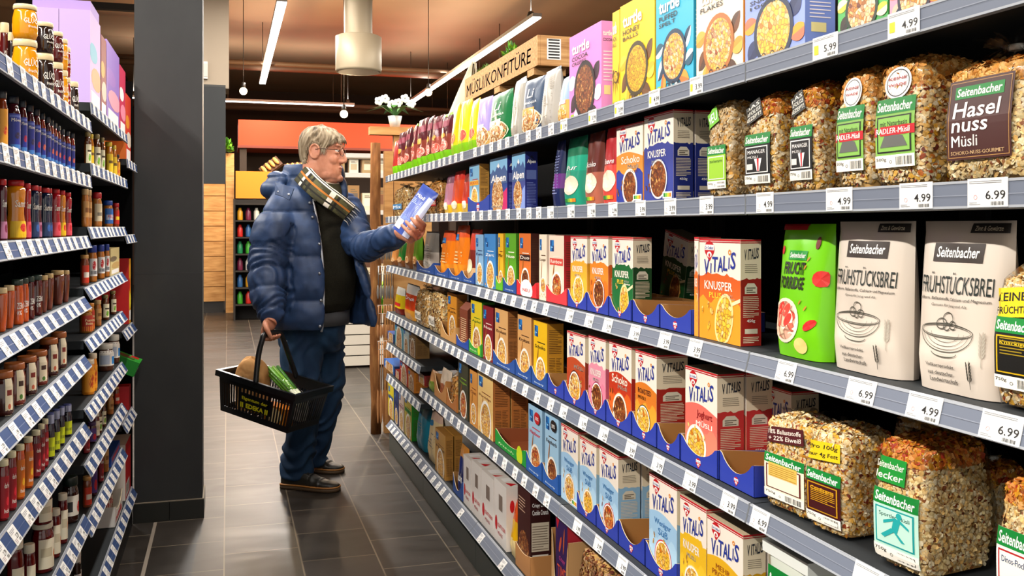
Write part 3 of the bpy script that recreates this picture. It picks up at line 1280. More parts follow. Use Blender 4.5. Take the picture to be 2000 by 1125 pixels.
# ================================================================ the muesli rack: stock
def carton(z, xl, xr, xs, yt, fn, name, label, cat, group=None, X=None, rz=0., lift=0., d=None, behind=None):
    X = X or (.907 if z == RG else .9)
    w, h, yc, zz = slot(z, xl, xr, yt, X)
    w -= .013 if lift else .002
    dd = d or deep(xr, xs, X)
    b = fn(w, h - lift, dd)
    o = b.build(name)
    tag(o, label, cat, group)
    place(o, X, yc, zz + lift, rz)
    if behind:
        c = o.copy()
        COL.objects.link(c)
        c['label'] = behind
        c.location = (X + dd + .006, yc, zz + lift)
    return o, w, h, dd, yc, zz


def put_tray(z, xl, xr, hgt, col, label, dd=.2, badge='dr', dip=.5, X=.8975, inner='#b58752', group=None, walls=.8):
    xm = .907 if z == RG else .9
    ya, yb = ysh(xl, xm), ysh(xr, xm)
    t = tray(ya - yb - .0012, hgt, dd, col, inner, badge, dip, walls)
    o = t.build('display_tray')
    tag(o, label, 'display tray', group)
    place(o, X, (ya + yb) / 2, TOP[z])
    return o


CER = 'cereal carton'
# ---- top shelf: bright cartons, nearest first
LB, DB = ['#3a2a20', '#e8a02c', '#1c3c50', '#f4d8c0'], ['#f0e0c0', '#5a3a20', '#e9b8a0', '#c98a2c']
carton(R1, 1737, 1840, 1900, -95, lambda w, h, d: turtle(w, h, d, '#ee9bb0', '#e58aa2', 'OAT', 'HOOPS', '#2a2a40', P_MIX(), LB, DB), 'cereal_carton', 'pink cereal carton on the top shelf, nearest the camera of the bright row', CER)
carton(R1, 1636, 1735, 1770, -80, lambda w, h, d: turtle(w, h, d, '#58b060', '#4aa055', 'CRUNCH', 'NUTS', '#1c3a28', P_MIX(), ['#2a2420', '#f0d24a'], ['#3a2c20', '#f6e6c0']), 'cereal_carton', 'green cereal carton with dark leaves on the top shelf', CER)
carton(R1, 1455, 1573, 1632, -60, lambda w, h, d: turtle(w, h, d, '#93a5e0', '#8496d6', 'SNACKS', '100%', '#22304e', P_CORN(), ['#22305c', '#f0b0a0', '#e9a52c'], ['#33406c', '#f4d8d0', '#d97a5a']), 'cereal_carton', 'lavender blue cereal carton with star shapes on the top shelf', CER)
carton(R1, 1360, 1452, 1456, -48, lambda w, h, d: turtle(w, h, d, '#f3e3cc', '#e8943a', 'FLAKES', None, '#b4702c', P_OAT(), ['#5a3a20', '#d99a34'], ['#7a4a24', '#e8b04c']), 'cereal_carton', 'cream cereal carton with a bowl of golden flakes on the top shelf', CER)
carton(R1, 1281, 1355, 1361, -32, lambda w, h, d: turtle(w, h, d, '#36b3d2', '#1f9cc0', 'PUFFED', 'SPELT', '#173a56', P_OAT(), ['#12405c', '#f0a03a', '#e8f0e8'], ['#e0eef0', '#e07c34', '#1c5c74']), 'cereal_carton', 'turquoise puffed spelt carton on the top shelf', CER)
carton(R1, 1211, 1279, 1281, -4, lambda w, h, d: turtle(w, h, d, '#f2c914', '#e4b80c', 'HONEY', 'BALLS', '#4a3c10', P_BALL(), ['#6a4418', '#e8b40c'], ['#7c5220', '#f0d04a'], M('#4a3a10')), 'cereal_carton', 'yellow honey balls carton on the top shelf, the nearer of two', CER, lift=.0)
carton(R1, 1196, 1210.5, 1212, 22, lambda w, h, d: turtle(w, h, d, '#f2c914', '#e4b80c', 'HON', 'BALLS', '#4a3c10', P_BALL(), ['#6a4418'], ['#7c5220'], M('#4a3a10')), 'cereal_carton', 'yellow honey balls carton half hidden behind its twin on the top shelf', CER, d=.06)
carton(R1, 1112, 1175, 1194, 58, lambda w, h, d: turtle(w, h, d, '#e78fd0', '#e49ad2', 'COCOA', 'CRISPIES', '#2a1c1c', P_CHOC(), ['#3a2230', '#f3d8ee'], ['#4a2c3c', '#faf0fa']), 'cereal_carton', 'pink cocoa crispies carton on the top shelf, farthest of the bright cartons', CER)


def pouch(z, xl, xr, yt, t, matfn, label, deco=None, X=None, rz=0., seed=1, fold=.3, cat='muesli pouch', name='muesli_pouch', group=None, tilt=0., **k):
    X = X or (.91 if z == RG else .9)
    w, h, yc, zz = slot(z, xl, xr, yt, X)
    intray = X == .905
    w *= .84 if intray else .91
    if z == R1:
        rz += ((seed * 37) % 11 - 5) * .022
    p = Pouch(w, h - (.003 if intray else 0), t, matfn, seed, **k)
    if deco:
        deco(p)
    o = p.build(name)
    tag(o, label, cat, group)
    place(o, X, yc, zz + (.0025 if intray else .0005), rz)
    if tilt:
        o.rotation_euler[0] = tilt
    return o


def window(p, a, z, ra, rz_, mat, rim=None):
    if rim:
        p.disc(a, z, ra * 1.08, rz_ * 1.06, M(rim), 20, rings=3)
    p.disc(a, z, ra, rz_, mat, 20, rings=3)


# lidded granola pouches
pouch(R1, 1082, 1104, 150, .05, bands((.5, '#e8b86a'), (1, '#a9c0dc')), 'pale blue granola pouch beside the pink cocoa carton', lambda p: (window(p, .55, .22, .4, .17, P_OAT()), p.rect(.1, .42, .9, .5, M('#f0c4c8'), 4, 1)), seed=3)
pouch(R1, 1048, 1079, 134, .06, bands((.93, '#b4b0a8'), (1, '#5a6a78')), 'silver backed granola pouch turned around, before the pale blue one', lambda p: [p.lines(.15, .1 + k * .28, .85, .32 + k * .28, 7, M('#b4aa9a'), .35, k) for k in range(3)], seed=4)


def lizi(main, sec, word=True):
    def d(p):
        window(p, .5, .24, .44, .2, P_MIX(), '#f4e6c8')
        if word:
            p.text("Li", .3, .66, .3, .16, WHITE, .15, .01)
            p.text('GRANOLA', .2, .55, .6, .04, WHITE, 0, .01)
        p.rect(.08, .36, .7, .48, M(sec), 4, 2)
    return d


pouch(R1, 1013, 1049, 152, .06, bands((.06, '#2c3a4c'), (1, '#4a5c74')), 'navy granola pouch with white lettering on the top shelf', lizi(0, '#f0a048'), seed=5)
pouch(R1, 988, 1015, 154, .06, bands((.9, '#b2aea4'), (1, '#d0d0cc')), 'silver backed granola pouch standing before the navy one', lambda p: [p.lines(.15, .1 + k * .26, .85, .3 + k * .26, 7, M('#b4aa9a'), .35, k) for k in range(3)], seed=6)
pouch(R1, 947, 987, 180, .06, bands((1, '#0f7a44')), 'deep green granola pouch with white lettering', lizi(0, '#e8e0d0'), seed=7)
pouch(R1, 927, 947, 190, .055, bands((.35, '#e0b46a'), (1, '#b3a4dc')), 'lilac granola pouch squeezed in beside the green one', lizi(0, '#e4dcf0', False), seed=8)
for k, (xl, xr, yt, c) in enumerate(((908, 926, 194, '#f0c818'), (889, 908, 196, '#f4d028'), (873, 890, 204, '#eec420'))):
    pouch(R1, xl, xr, yt, .06, bands((.2, '#8cc420'), (.3, '#c8cc20'), (1, c)), ORD[k] + ' yellow and green muesli pouch beyond the lilac pouch', lambda p: window(p, .6, .36, .28, .1, M('#c8442c'), '#f6e0a0'), seed=20 + k)
for k, (xl, xr, yt) in enumerate(((855, 873, 222), (840, 856, 226), (826, 841, 228), (810, 827, 232), (797, 811, 244), (785, 798, 250), (773, 786, 258))):
    def deco(p, k=k):
        window(p, .5, .32, .38, .1, M('#e05c4a'), '#f0b0a0')
        window(p, .35, .55, .22, .06, M('#d8a03c'))
        p.rect(.1, .72, .9, .86, M('#8a2c44'), 4, 2)
    pouch(R1, xl, xr, yt, .055, bands((.24, '#7cc01a'), (.55, ['#8c4234', '#a04a3c', '#7a3a30'][k % 3]), (.95, ['#5c1c28', '#6c2430', '#4c1822'][k % 3]), (1, '#84c424' if k in (0, 4) else '#5c1c28')), ORD[k] + ' dark red and lime green pouch from the yellow pouches on', deco, seed=40 + k, wr=.010)
pouch(R1, 764, 773, 275, .05, bands((.25, '#86c81e'), (1, '#b83a34')), 'slim red pouch at the far end of the top shelf', seed=51)

# ---- second shelf: clear muesli bags and cartons
fr = 'clear film muesli bag'


def clear(z, xl, xr, yt, d, fill, pal, label, X=None, rz=0., **k):
    X = X or (.92 if z == RG else .905)
    w, h, yc, zz = slot(z, xl, xr, yt, X)
    w *= .93
    c = Clear(label, k.pop('group', None), w, h - .012, d, fill, pal, **k)
    place(c.root, X, yc, zz + .003, rz)
    return c


c = clear(R2, 1842, 2010, 45, .10, .76, OATS, 'big clear muesli bag with a large brown hazelnut label on the second shelf', n=2600, seed=11, fl=.0045, top=(NUTTY, .86))


def hasel(b, base0):
    f = c.w / .172
    base = lambda a, o, z: base0(a * f, o, z)
    sub_map(b, base, .016, .036)
    b.rect(0, 0, .140, .142, M('#4a1f18'), 16, 12)
    for x0, y0, x1, y1 in ((.004, .004, .136, .0052), (.004, .137, .136, .1382), (.004, .004, .0052, .138), (.135, .004, .1362, .138)):
        b.rect(x0, y0, x1, y1, M('#b58a50'), 8, 8)
    b.rect(.016, .108, .122, .130, M('#0f8a3c'), 12, 1)
    b.text('Seitenbacher', .020, .112, .098, .015, WHITE, .12, .02)
    b.text('Hasel', .014, .074, .104, .028, WHITE, .1, .012)
    b.text('nuss', .012, .049, .080, .018, WHITE, .1, .012)
    b.text('Müsli', .012, .023, .058, .020, WHITE, 0, .008)
    b.text('SCHOKO-NUSS-GOURMET', .010, .009, .116, .0065, M('#e0c090'), 0, .01)


c.label('label', hasel)
for k, (xl, xr, yt, lb) in enumerate(((1713, 1806, 68, 'clear muesli bag with green and red cyclist label, nearer of two'), (1638, 1702, 92, 'clear muesli bag with green and red cyclist label, farther of two'))):
    c = clear(R2, xl, xr, yt, .10, .92, OATS2, lb, n=2000, seed=21 + k, top=(NUTTY, .8))
    w = c.w

    def radler(b, base):
        seiten_label(b, base, w * .04, .028, w * .90, .112, '#8cbc5c', INK, 'mit Naturbasis', '#20301c', 'shield', 0, '500g')
        b.poly([(w * .14, .033), (w * .76, .033), (w * .66, .05), (w * .28, .058)], M('#6a6c66'))
        b.rect(-.001, .052, w * .91, .067, M('#c01c2c'), 5, 1)
        b.text('RADLER-Müsli', .004, .055, w * .78, .009, WHITE, .1, .02)
    c.label('label', radler)
    c.label('sticker', sticker, w * .22, .188 - .050, w * .6, .052, '#f2f0ec', ['KEINE', 'WADE'], '#b01c2c', 0, True)
for k, (xl, xr, yt, lb) in enumerate(((1547, 1600, 118, 'clear muesli bag with black manager label, nearer of two'), (1458, 1518, 142, 'clear muesli bag with black manager label, farther of two'))):
    c = clear(R2, xl, xr, yt, .09, .9, OATS2, lb, n=1700, seed=31 + k, top=(FRUITY, .84))
    w = c.w

    def manager(b, base):
        seiten_label(b, base, w * .04, .020, w * .9, .104, '#171717', '#e8e6e0', 'MANAGER', '#f2f0ec', 'shield', 0, '750g', '#e9e6da', 'MÜSLI')
        b.poly([(w * .47, .026), (w * .55, .026), (w * .64, .052), (w * .38, .052)], WHITE)
        b.poly([(w * .49, .026), (w * .53, .026), (w * .545, .052), (w * .475, .052)], RED)
        b.rect(w * .12, .030, w * .32, .042, M('#dedad0'))
    c.label('label', manager)
    c.label('sticker', sticker, w * .05, .188 - .046, w * .62, .042, '#2a2a22', ['DAS', 'ERFOLGS', 'REZEPT!'], '#f0ece0', .35)
c = clear(R2, 1385, 1430, 178, .075, .92, WHEAT, 'clear bag of pale puffed muesli with lime green labels beside the blue carton', n=1300, seed=41, fl=.0058)
w = c.w
c.label('label', lambda b, base: (seiten_label(b, base, w * .06, .016, w * .86, .095, '#9cc83c', '#eef2e4', 'zuckerarm', '#2a5a1c', 'shield', 0, '500g')))
c.label('sticker', sticker, w * .04, .188 - .04, w * .55, .038, '#7cc832', ['NEU'], '#ffffff', .4)

SUB = lambda a, b_, c1=WHITE: [(a, .14, .50, .62, .085, '#fbf6ec'), (b_, .28, .43, .34, .05, '#fbf6ec')]
carton(R2, 1258, 1316, 1354, 219, lambda w, h, d: vitalis(w, h, d, '#3c4a9c', None, SUB('KNUSPER', 'MÜSLI'), P_CHOC(), '#2c3a8c', True, '#26337c', pos=(.5, .25, .38)), CER.replace(' ', '_'), 'dark blue crunchy muesli carton on the second shelf', CER, behind='dark blue muesli carton standing behind its twin on the second shelf')
carton(R2, 1204, 1256, 1258, 243, lambda w, h, d: vitalis(w, h, d, '#e59a3c', '#2a3f9c', [('Schoko', .2, .50, .7, .1, '#fdf6e8'), ('Müsli', .45, .43, .4, .055, '#fdf6e8'), ('DUO', .55, .38, .25, .03, '#7a3a1c')], P_CHOC(), '#f4ead8', False, pos=(.52, .20, .34)), 'cereal_carton', 'orange chocolate muesli carton with blue foot on the second shelf', CER, d=.05)


def scoop(word, c):
    def d(p):
        window(p, .5, .30, .40, .14, M('#efdcc4'))
        p.text(word, .2, .52, .6, .07, WHITE, .2, .01)
        for k, q in enumerate(('#2a8a3c', '#8abf3c', '#f0c828', '#e88a28')):
            p.rect(.2 + k * .15, .06, .35 + k * .15, .11, M(q))
    return d


pouch(R2, 1168, 1203, 246, .05, bands((.5, '#e0564a'), (.88, '#b82a30'), (1, '#d03038')), 'red pouch with a white spoonful on the second shelf', scoop('Beeren', 0), seed=61)
pouch(R2, 1134, 1166, 258, .05, bands((.45, '#b8705a'), (1, '#6e3428')), 'brown pouch with a white spoonful on the second shelf', scoop('Schoko', 0), seed=62)
pouch(R2, 1092, 1130, 262, .06, bands((.5, '#2aa084'), (.7, '#28b090'), (1, '#1f7a5a')), 'teal green pouch with a white spoonful on the second shelf', scoop('Pur', 0), seed=63)
pouch(R2, 1074, 1090, 262, .05, bands((.3, '#1f2c5c'), (.5, '#7a3a94'), (1, '#22305c')), 'navy and purple pouch seen edge on, second shelf', lambda p: p.lines(.2, .2, .8, .8, 14, M('#8a94c0'), .3), seed=64)


def alpen(w, h, d, main, acc):
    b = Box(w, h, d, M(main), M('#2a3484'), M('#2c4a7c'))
    A = w / h
    b.rect(0, .72, 1, 1, M('#8cc0e0'))
    b.poly([(0, .66), (.18, .80), (.3, .74), (.5, .90), (.68, .76), (.84, .84), (1, .7), (1, .5), (0, .5)], M('#4a6a9c'))
    b.poly([(.42, .84), (.5, .90), (.58, .83), (.5, .80)], WHITE)
    b.text('Alpen', .06, .50, .86, .18, WHITE, .1, .03)
    b.poly([(.4, 0), (1, 0), (1, .42), (.7, .3), (.5, .14)], M(acc))
    b.disc(.45, .25, .33, .33 * A, P_MIX(), 18)
    b.text('Muesli', .1, .06, .6, .04, WHITE, 0, .01)
    b.side()
    b.poly([(.1, .8), (.35, .9), (.55, .94), (.9, .8)], M('#1c2454'))
    b.text('Alpen', .15, .78, .7, .08, WHITE, .1, .02)
    b.rect(.1, .52, .9, .68, M('#6a7ab4'))
    b.lines(.12, .05, .88, .48, 16, M('#7c88c4'), .35)
    return b


carton(R2, 1000, 1026, 1050, 299, lambda w, h, d: alpen(w, h, d, '#46549c', '#8ca0d8'), 'cereal_carton', 'violet blue mountain muesli carton on the second shelf', CER)
carton(R2, 957, 991, 999, 308, lambda w, h, d: alpen(w, h, d, '#24509c', '#c8246c'), 'cereal_carton', 'bright blue mountain muesli carton with a magenta corner', CER, d=.05)
carton(R2, 916, 937, 956, 322, lambda w, h, d: oatbox(w, h, d, '#8cc0dc', '#d0a050', 'KIDS', '#d04a2c', P_CORN(), '#f0b83c'), 'cereal_carton', 'sky blue children cereal carton in a blue tray, second shelf', CER, lift=.002)
put_tray(R2, 914.5, 957, .06, '#28459c', 'blue tray under the sky blue children carton', .2, 'dr', .4)
for k, (xl, xr, yt, c1, c2) in enumerate(((896, 914, 338, '#c83c20', '#8a1c18'), (876, 896, 334, '#d8541c', '#c83020'), (862, 877, 342, '#c88a9c', '#8a5a6c'))):
    pouch(R2, xl, xr, yt, .06, bands((.22, '#e8c030'), (.75, c1), (1, c2)), ['dark red crunchy pouch beside the children carton', 'orange red crunchy pouch on the second shelf', 'dusky pink pouch on the second shelf'][k], lambda p: window(p, .5, .2, .3, .1, M('#f0e0c0')), seed=70 + k, wr=.006)
c = clear(R2, 836, 860, 345, .07, .85, NUTTY, 'clear nut bag with a red label in reach of the held packet', X=.915, n=350, seed=71, fl=.007)
c.label('label', lambda b, base: sticker(b, base, .006, .05, c.w * .8, .05, '#c81c24', ['Nuss'], '#f8f0d8'))
for k, (xl, xr, yt) in enumerate(((800, 822, 352), (768, 796, 356))):
    c = clear(R2, xl, xr, yt, .07, .8, [WHEAT, OATS][k], ['clear bag of pale flakes behind the held packet', 'clear bag of flakes at the far end of the second shelf'][k], n=300, seed=73 + k, fl=.007)
    c.label('label', lambda b, base: sticker(b, base, .01, .05, c.w * .7, .04, '#4a8ab8', ['Mix'], '#ffffff'))

# ---- third shelf
c = clear(R3, 1946, 2050, 440, .11, .72, OATS2, 'clear muesli bag with black and yellow label, nearest the camera on the third shelf', n=2200, seed=81, fl=.0045)
w = c.w


def knack(b, base):
    seiten_label(b, base, w * .04, .028, w * .9, .108, '#16140f', '#d8b418', 'Knackiges', '#e8c828', 'shield', 0, '750g')
    b.lines(w * .15, .052, w * .8, .08, 6, M('#a89020'), .35)


c.label('label', knack)
c.label('sticker', sticker, w * .03, .188 - .055, w * .72, .045, '#f0d818', ['KEINE', 'FRÜCHTE'], '#1c1a14', .12)


def brei(p):
    p.text('FRÜHSTÜCKSBREI', .10, .575, .81, .125, M('#24302c'), 0, .0, res=3)
    p.rect(.22, .76, .78, .87, M('#3a2c22'), 5, 2)
    p.text('Seitenbacher', .26, .785, .48, .065, WHITE, .12, .02)
    p.text('Vollkorn, Ballaststoffe, Calcium und Magnesium', .08, .53, .82, .024, M('#4a4640'), .05, .006)
    p.text('Genuss für Jung und Alt', .26, .495, .42, .020, M('#7a746a'), .05, .004)
    ink = M('#5c5a50')
    p.ring(.46, .36, .31, .045, .007, ink, 34)
    p.ring(.46, .36, .29, .034, .004, ink, 34)
    for q in (.31, .27, .22, .16):
        p.ring(.46, .355, q, .12 * (q / .31) + .0, .006 if q == .31 else .003, ink, 26, PI + .04 * 1, 2 * PI - .04)
    p.ring(.46, .235, .15, .03, .007, ink, 20, PI, 2 * PI)
    for a, z, rr in ((.40, .40, .055), (.47, .43, .065), (.53, .395, .045), (.46, .385, .04)):
        p.ring(a, z, rr, rr * .62, .007, ink, 16)
    p.text('Vollkornprodukt', .24, .14, .34, .026, M('#4a4640'), 0, .008)
    p.text('aus deutscher', .26, .10, .30, .024, M('#4a4640'), 0, .008)
    p.text('Landwirtschaft', .28, .06, .33, .026, M('#4a4640'), 0, .008)
    for a0, z0, s_, cc in ((.86, .18, 1, '#b9b2a4'), (.76, .05, .8, '#4a463c')):
        p.rect(a0 - .003, z0, a0 + .003, z0 + .2 * s_, M(cc), 1, 4)
        for k in range(6):
            for sg in (-1, 1):
                p.leaf(a0 + sg * .016, z0 + (.07 + .022 * k) * s_, .04 * s_, .012, 1.57 - sg * .5, M(cc))
    p.rect(.62, .93, 1.0, .985, M('#2a2622'), 5, 1)
    p.text('Zimt & Gewürze', .66, .943, .28, .028, M('#d9cfb8'), .0, .006)


pouch(R3, 1757, 1948, 432, .075, bands((1, '#ded3c6')), 'cream porridge pouch with a drawn bowl, nearer of two on the third shelf', brei, seed=91, wr=.003, nu=24, nv=26, fold=0)
pouch(R3, 1598, 1757, 433, .07, bands((1, '#dbd0c3')), 'cream porridge pouch with a drawn bowl, farther of two on the third shelf', brei, seed=92, wr=.003, nu=24, nv=26)


def frucht(p):
    p.rect(0.02, .955, .55, 1, M('#b01c24'), 4, 1)
    p.rect(.28, .73, .66, .80, M('#1c9a3c'), 3, 1)
    p.text('Seitenbacher', .30, .745, .34, .04, WHITE, .12, .02)
    p.text('FRUCHT', .22, .62, .44, .095, M('#26240c'), .15, .03)
    p.text('PORRIDGE', .16, .51, .50, .095, M('#26240c'), .15, .03)
    p.disc(.32, .27, .29, .17, M('#f4e4d0'), 24, rings=3)
    p.disc(.32, .27, .25, .145, voro_print('print_porridge', [(0, '#efd2b0'), (.5, '#f0b8a0'), (.8, '#e06a54'), (1, '#d04434')], 60), 24, rings=3)
    for a, z, cc in ((.24, .36, '#d8382c'), (.36, .35, '#e04a3a'), (.40, .28, '#d8382c')):
        p.disc(a, z, .075, .04, M(cc), 12, .5)
    p.disc(.66, .10, .13, .06, M('#e8d48a'), 14)
    p.disc(.82, .26, .10, .035, M('#d02c2c'), 10, .3)
    p.disc(.92, .60, .12, .06, M('#d8342c'), 12)
    p.disc(.82, .86, .05, .04, M('#7a2c24'), 10, 1)
    p.disc(.14, .80, .035, .035, M('#c8242c'), 10)
    for a, z in ((.66, .68), (.7, .74), (.62, .42), (.74, .38)):
        p.disc(a, z, .03, .01, M('#c88a2c'), 8, .6)


pouch(R3, 1493, 1599, 438, .075, bands((1, '#7fd01e')), 'lime green fruit porridge pouch on the third shelf', frucht, seed=93, wr=.003, nu=18, nv=22)
KP = lambda third: [('KNUSPER', .14, .50, .68, .085, '#fbf2e2'), ('PLUS', .26, .42, .30, .055, '#f2cc3c'), ('MÜSLI', .60, .445, .22, .03, '#fbf2e2'), (third, .60, .415, .28, .022, '#fbf2e2')]
carton(R3, 1366, 1447, 1487, 467, lambda w, h, d: vitalis(w, h, d, '#dd6a26', '#eaa02c', KP('Honig-Mandel'), P_CORN(), '#f0d898', True, '#9c2620', True, (.62, .22, .4)), 'cereal_carton', 'big orange crunchy muesli carton standing loose on the third shelf', CER)
carton(R3, 1356, 1364.5, 1400, 463, lambda w, h, d: vitalis(w, h, d, '#e07a34', '#e8a43c', KP('Honig'), P_CORN(), '#f0d898', True, '#9c2620', True, (.62, .22, .4)), 'cereal_carton', 'orange crunchy muesli carton peeking out behind the loose big one', CER, d=.05)
put_tray(R3, 1291, 1353, .052, '#3346a8', 'empty blue tray on the third shelf, next to the big orange carton', .17, 'dr', .45)
put_tray(R3, 1237, 1290, .052, '#3346a8', 'empty blue tray on the third shelf, with the fallen green carton above', .17, 'dr', .6)
# carton fallen askew behind the empty trays
w, h, yc, zz = slot(R3, 1278, 1334, 470, .985)
b = vitalis(.135, .185, .05, '#1f5a2c', None, KP('Nuss'), P_CHOC(), '#c8a05c', True, '#1c4a26', True, (.62, .22, .4))
o = b.build('cereal_carton')
tag(o, 'dark green muesli carton leaning askew at the back of the empty blue trays', CER)
o.location = (1.10, ysh(1310, 1.10), TOP[R3] + .018)
o.rotation_euler = (0, math.radians(11), -PI / 2)
carton(R3, 1194, 1238.5, 1275, 463, lambda w, h, d: vitalis(w, h, d, '#187038', None, KP('Haselnuss'), P_CORN(), '#e8d8a0', True, '#174a24', True, (.6, .2, .42)), 'cereal_carton', 'green crunchy muesli carton in a blue tray on the third shelf', CER, lift=.0015)
put_tray(R3, 1192, 1236, .050, '#3346a8', 'blue tray under the green muesli carton', .2, 'dr', .75, X=.896)
carton(R3, 1151, 1190, 1193, 461, lambda w, h, d: vitalis(w, h, d, '#e8902c', '#e47c20', SUB('KNUSPER', 'MÜSLI'), P_CHOC(), '#b43a20', True, '#c8601c', pos=(.5, .25, .38)), 'cereal_carton', 'orange muesli carton with a red bowl in a blue tray, third shelf', CER, lift=.0015, d=.06)
put_tray(R3, 1149, 1191.5, .050, '#3346a8', 'blue tray under the orange carton with a red bowl', .2, 'dr', .75, X=.896)
carton(R3, 1113, 1148.5, 1150, 461, lambda w, h, d: vitalis(w, h, d, '#ecb23a', '#f0bc40', SUB('KNUSPER', 'MÜSLI'), P_CORN(), '#f6e0a0', True, '#d89a20', pos=(.5, .25, .38)), 'cereal_carton', 'yellow muesli carton in a blue tray, third shelf', CER, lift=.0015, d=.06)
put_tray(R3, 1111, 1148.8, .050, '#3346a8', 'blue tray under the yellow muesli carton, third shelf', .2, 'dr', .75, X=.896)
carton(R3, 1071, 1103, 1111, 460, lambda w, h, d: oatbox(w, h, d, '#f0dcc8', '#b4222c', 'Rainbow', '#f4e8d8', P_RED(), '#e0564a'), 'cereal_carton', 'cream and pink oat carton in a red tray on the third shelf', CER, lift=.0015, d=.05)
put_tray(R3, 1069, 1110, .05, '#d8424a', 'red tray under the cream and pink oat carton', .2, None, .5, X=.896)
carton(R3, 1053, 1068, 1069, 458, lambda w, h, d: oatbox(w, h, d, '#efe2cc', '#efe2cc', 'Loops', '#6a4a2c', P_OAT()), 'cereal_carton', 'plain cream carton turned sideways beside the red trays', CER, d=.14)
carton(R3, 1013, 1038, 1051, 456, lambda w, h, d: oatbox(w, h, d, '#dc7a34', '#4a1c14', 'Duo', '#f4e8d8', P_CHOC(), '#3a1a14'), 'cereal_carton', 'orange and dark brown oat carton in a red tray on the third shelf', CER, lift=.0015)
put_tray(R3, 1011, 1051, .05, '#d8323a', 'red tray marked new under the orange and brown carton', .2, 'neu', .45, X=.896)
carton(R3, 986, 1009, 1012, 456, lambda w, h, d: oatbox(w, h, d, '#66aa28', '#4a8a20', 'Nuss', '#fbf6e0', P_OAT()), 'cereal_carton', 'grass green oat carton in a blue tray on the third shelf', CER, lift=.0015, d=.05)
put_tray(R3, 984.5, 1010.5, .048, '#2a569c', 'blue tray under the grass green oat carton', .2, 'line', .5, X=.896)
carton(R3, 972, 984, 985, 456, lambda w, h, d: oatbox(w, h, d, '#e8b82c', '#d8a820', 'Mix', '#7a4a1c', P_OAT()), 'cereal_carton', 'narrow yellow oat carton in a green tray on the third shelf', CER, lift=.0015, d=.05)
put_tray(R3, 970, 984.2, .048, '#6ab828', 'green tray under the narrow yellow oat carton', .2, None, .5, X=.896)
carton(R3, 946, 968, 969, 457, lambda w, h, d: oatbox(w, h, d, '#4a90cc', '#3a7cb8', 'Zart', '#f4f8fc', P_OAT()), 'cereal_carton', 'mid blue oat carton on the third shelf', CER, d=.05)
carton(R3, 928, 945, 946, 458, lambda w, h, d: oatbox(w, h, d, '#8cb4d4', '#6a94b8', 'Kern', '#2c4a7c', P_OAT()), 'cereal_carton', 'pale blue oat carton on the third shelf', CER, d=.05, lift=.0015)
OR = bands((.3, '#e8962c'), (.8, '#f08a1c'), (1, '#e4602c'))
pouch(R3, 905, 927, 448, .07, bands((.3, '#d8b488'), (.6, '#8a3020'), (1, '#d8482c')), 'red and beige oat pouch in a blue tray, third shelf', lambda p: window(p, .4, .3, .3, .14, M('#e8d8b4')), seed=101, X=.905)
pouch(R3, 878, 904, 440, .07, OR, 'bright orange oat pouch in a blue tray, nearer of two', lambda p: (stack_logo(p, .1, .72, .3, .12), p.lines(.2, .3, .8, .55, 4, M('#f6d8a0'), .4)), seed=102, X=.905, wr=.007)
pouch(R3, 852, 877, 450, .07, OR, 'bright orange oat pouch in a blue tray, farther of two', lambda p: (stack_logo(p, .1, .72, .3, .12), p.lines(.2, .3, .8, .55, 4, M('#f6d8a0'), .4)), seed=103, X=.905, wr=.007)
xs = [928, 904.3, 877.3, 850.3]
for k in range(3):
    put_tray(R3, xs[k + 1], xs[k], .045, '#2a569c', ORD[k] + ' of the row of small blue trays under the orange pouches', .16, 'line', .6, X=.896)
pouch(R3, 818, 846, 452, .07, bands((.5, '#d8d2c8'), (1, '#8f8a82')), 'grey and white paper pouch in a blue tray, third shelf', lambda p: p.lines(.2, .2, .8, .7, 10, M('#a9a49a'), .4), seed=104, X=.905, wr=.007)
put_tray(R3, 815, 849, .055, '#2a569c', 'blue tray under the grey and white paper pouch', .16, 'line', .6, X=.896)
for k, (xl, xr, yt, c1) in enumerate(((801, 815, 462, '#6a9a2c'), (786, 800, 468, '#9a6a3c'), (772, 785, 474, '#2a7a34'), (760, 771, 482, '#c88a4c'))):
    pouch(R3, xl, xr, yt, .06, bands((.3, '#8a5a34'), (1, c1)), ORD[k] + ' small muesli pouch past the grey pouch, under the raised hand', lambda p: window(p, .5, .3, .35, .12, P_MIX()), seed=110 + k)

# ---- fourth shelf
LBL = [
    (1500, 1580, 800, .085, .90, OATS2, 'clear muesli bag with cream label and maroon sticker, farthest of the big low bags'),
    (1582, 1652, 820, .10, .90, OATS2, 'clear muesli bag with maroon label and yellow sticker on the fourth shelf'),
    (1714, 1806, 838, .13, .90, OATS, 'large clear muesli bag with turquoise runner label on the fourth shelf'),
    (1950, 2050, 915, .11, .9, OATS, 'clear muesli bag with white dinosaur label, nearest the camera on the fourth shelf')]
cl_ = []
for k, (xl, xr, yt, d_, fl_, pal, lb) in enumerate(LBL):
    cl_.append(clear(R4, xl, xr, yt, d_, fl_, pal, lb, n=2400 if k != 2 else 3200, seed=120 + k, fl=.0045, top=(FRUITY if k > 1 else OATS2, .88), rz=(.10 if k < 3 else 0)))
c = cl_[0]
w = c.w
c.label('label', lambda b, base: (seiten_label(b, base, w * .03, .022, w * .92, .098, '#efe6cf', '#6a2420', 'Ballaststoff & Frucht', '#5a2a1c'), b.rect(w * .13, .048, w * .78, .078, M('#e3bc62'), 6, 2), b.lines(w * .15, .05, w * .76, .076, 6, M('#b08a3c'), .3)))
c.label('sticker', sticker, w * .08, .188 - .046, w * .84, .034, '#5c1a20', ['18% Ballaststoffe', '+ 22% Eiweiß'], '#f4e8dc', .14)
c = cl_[1]
w2 = c.w
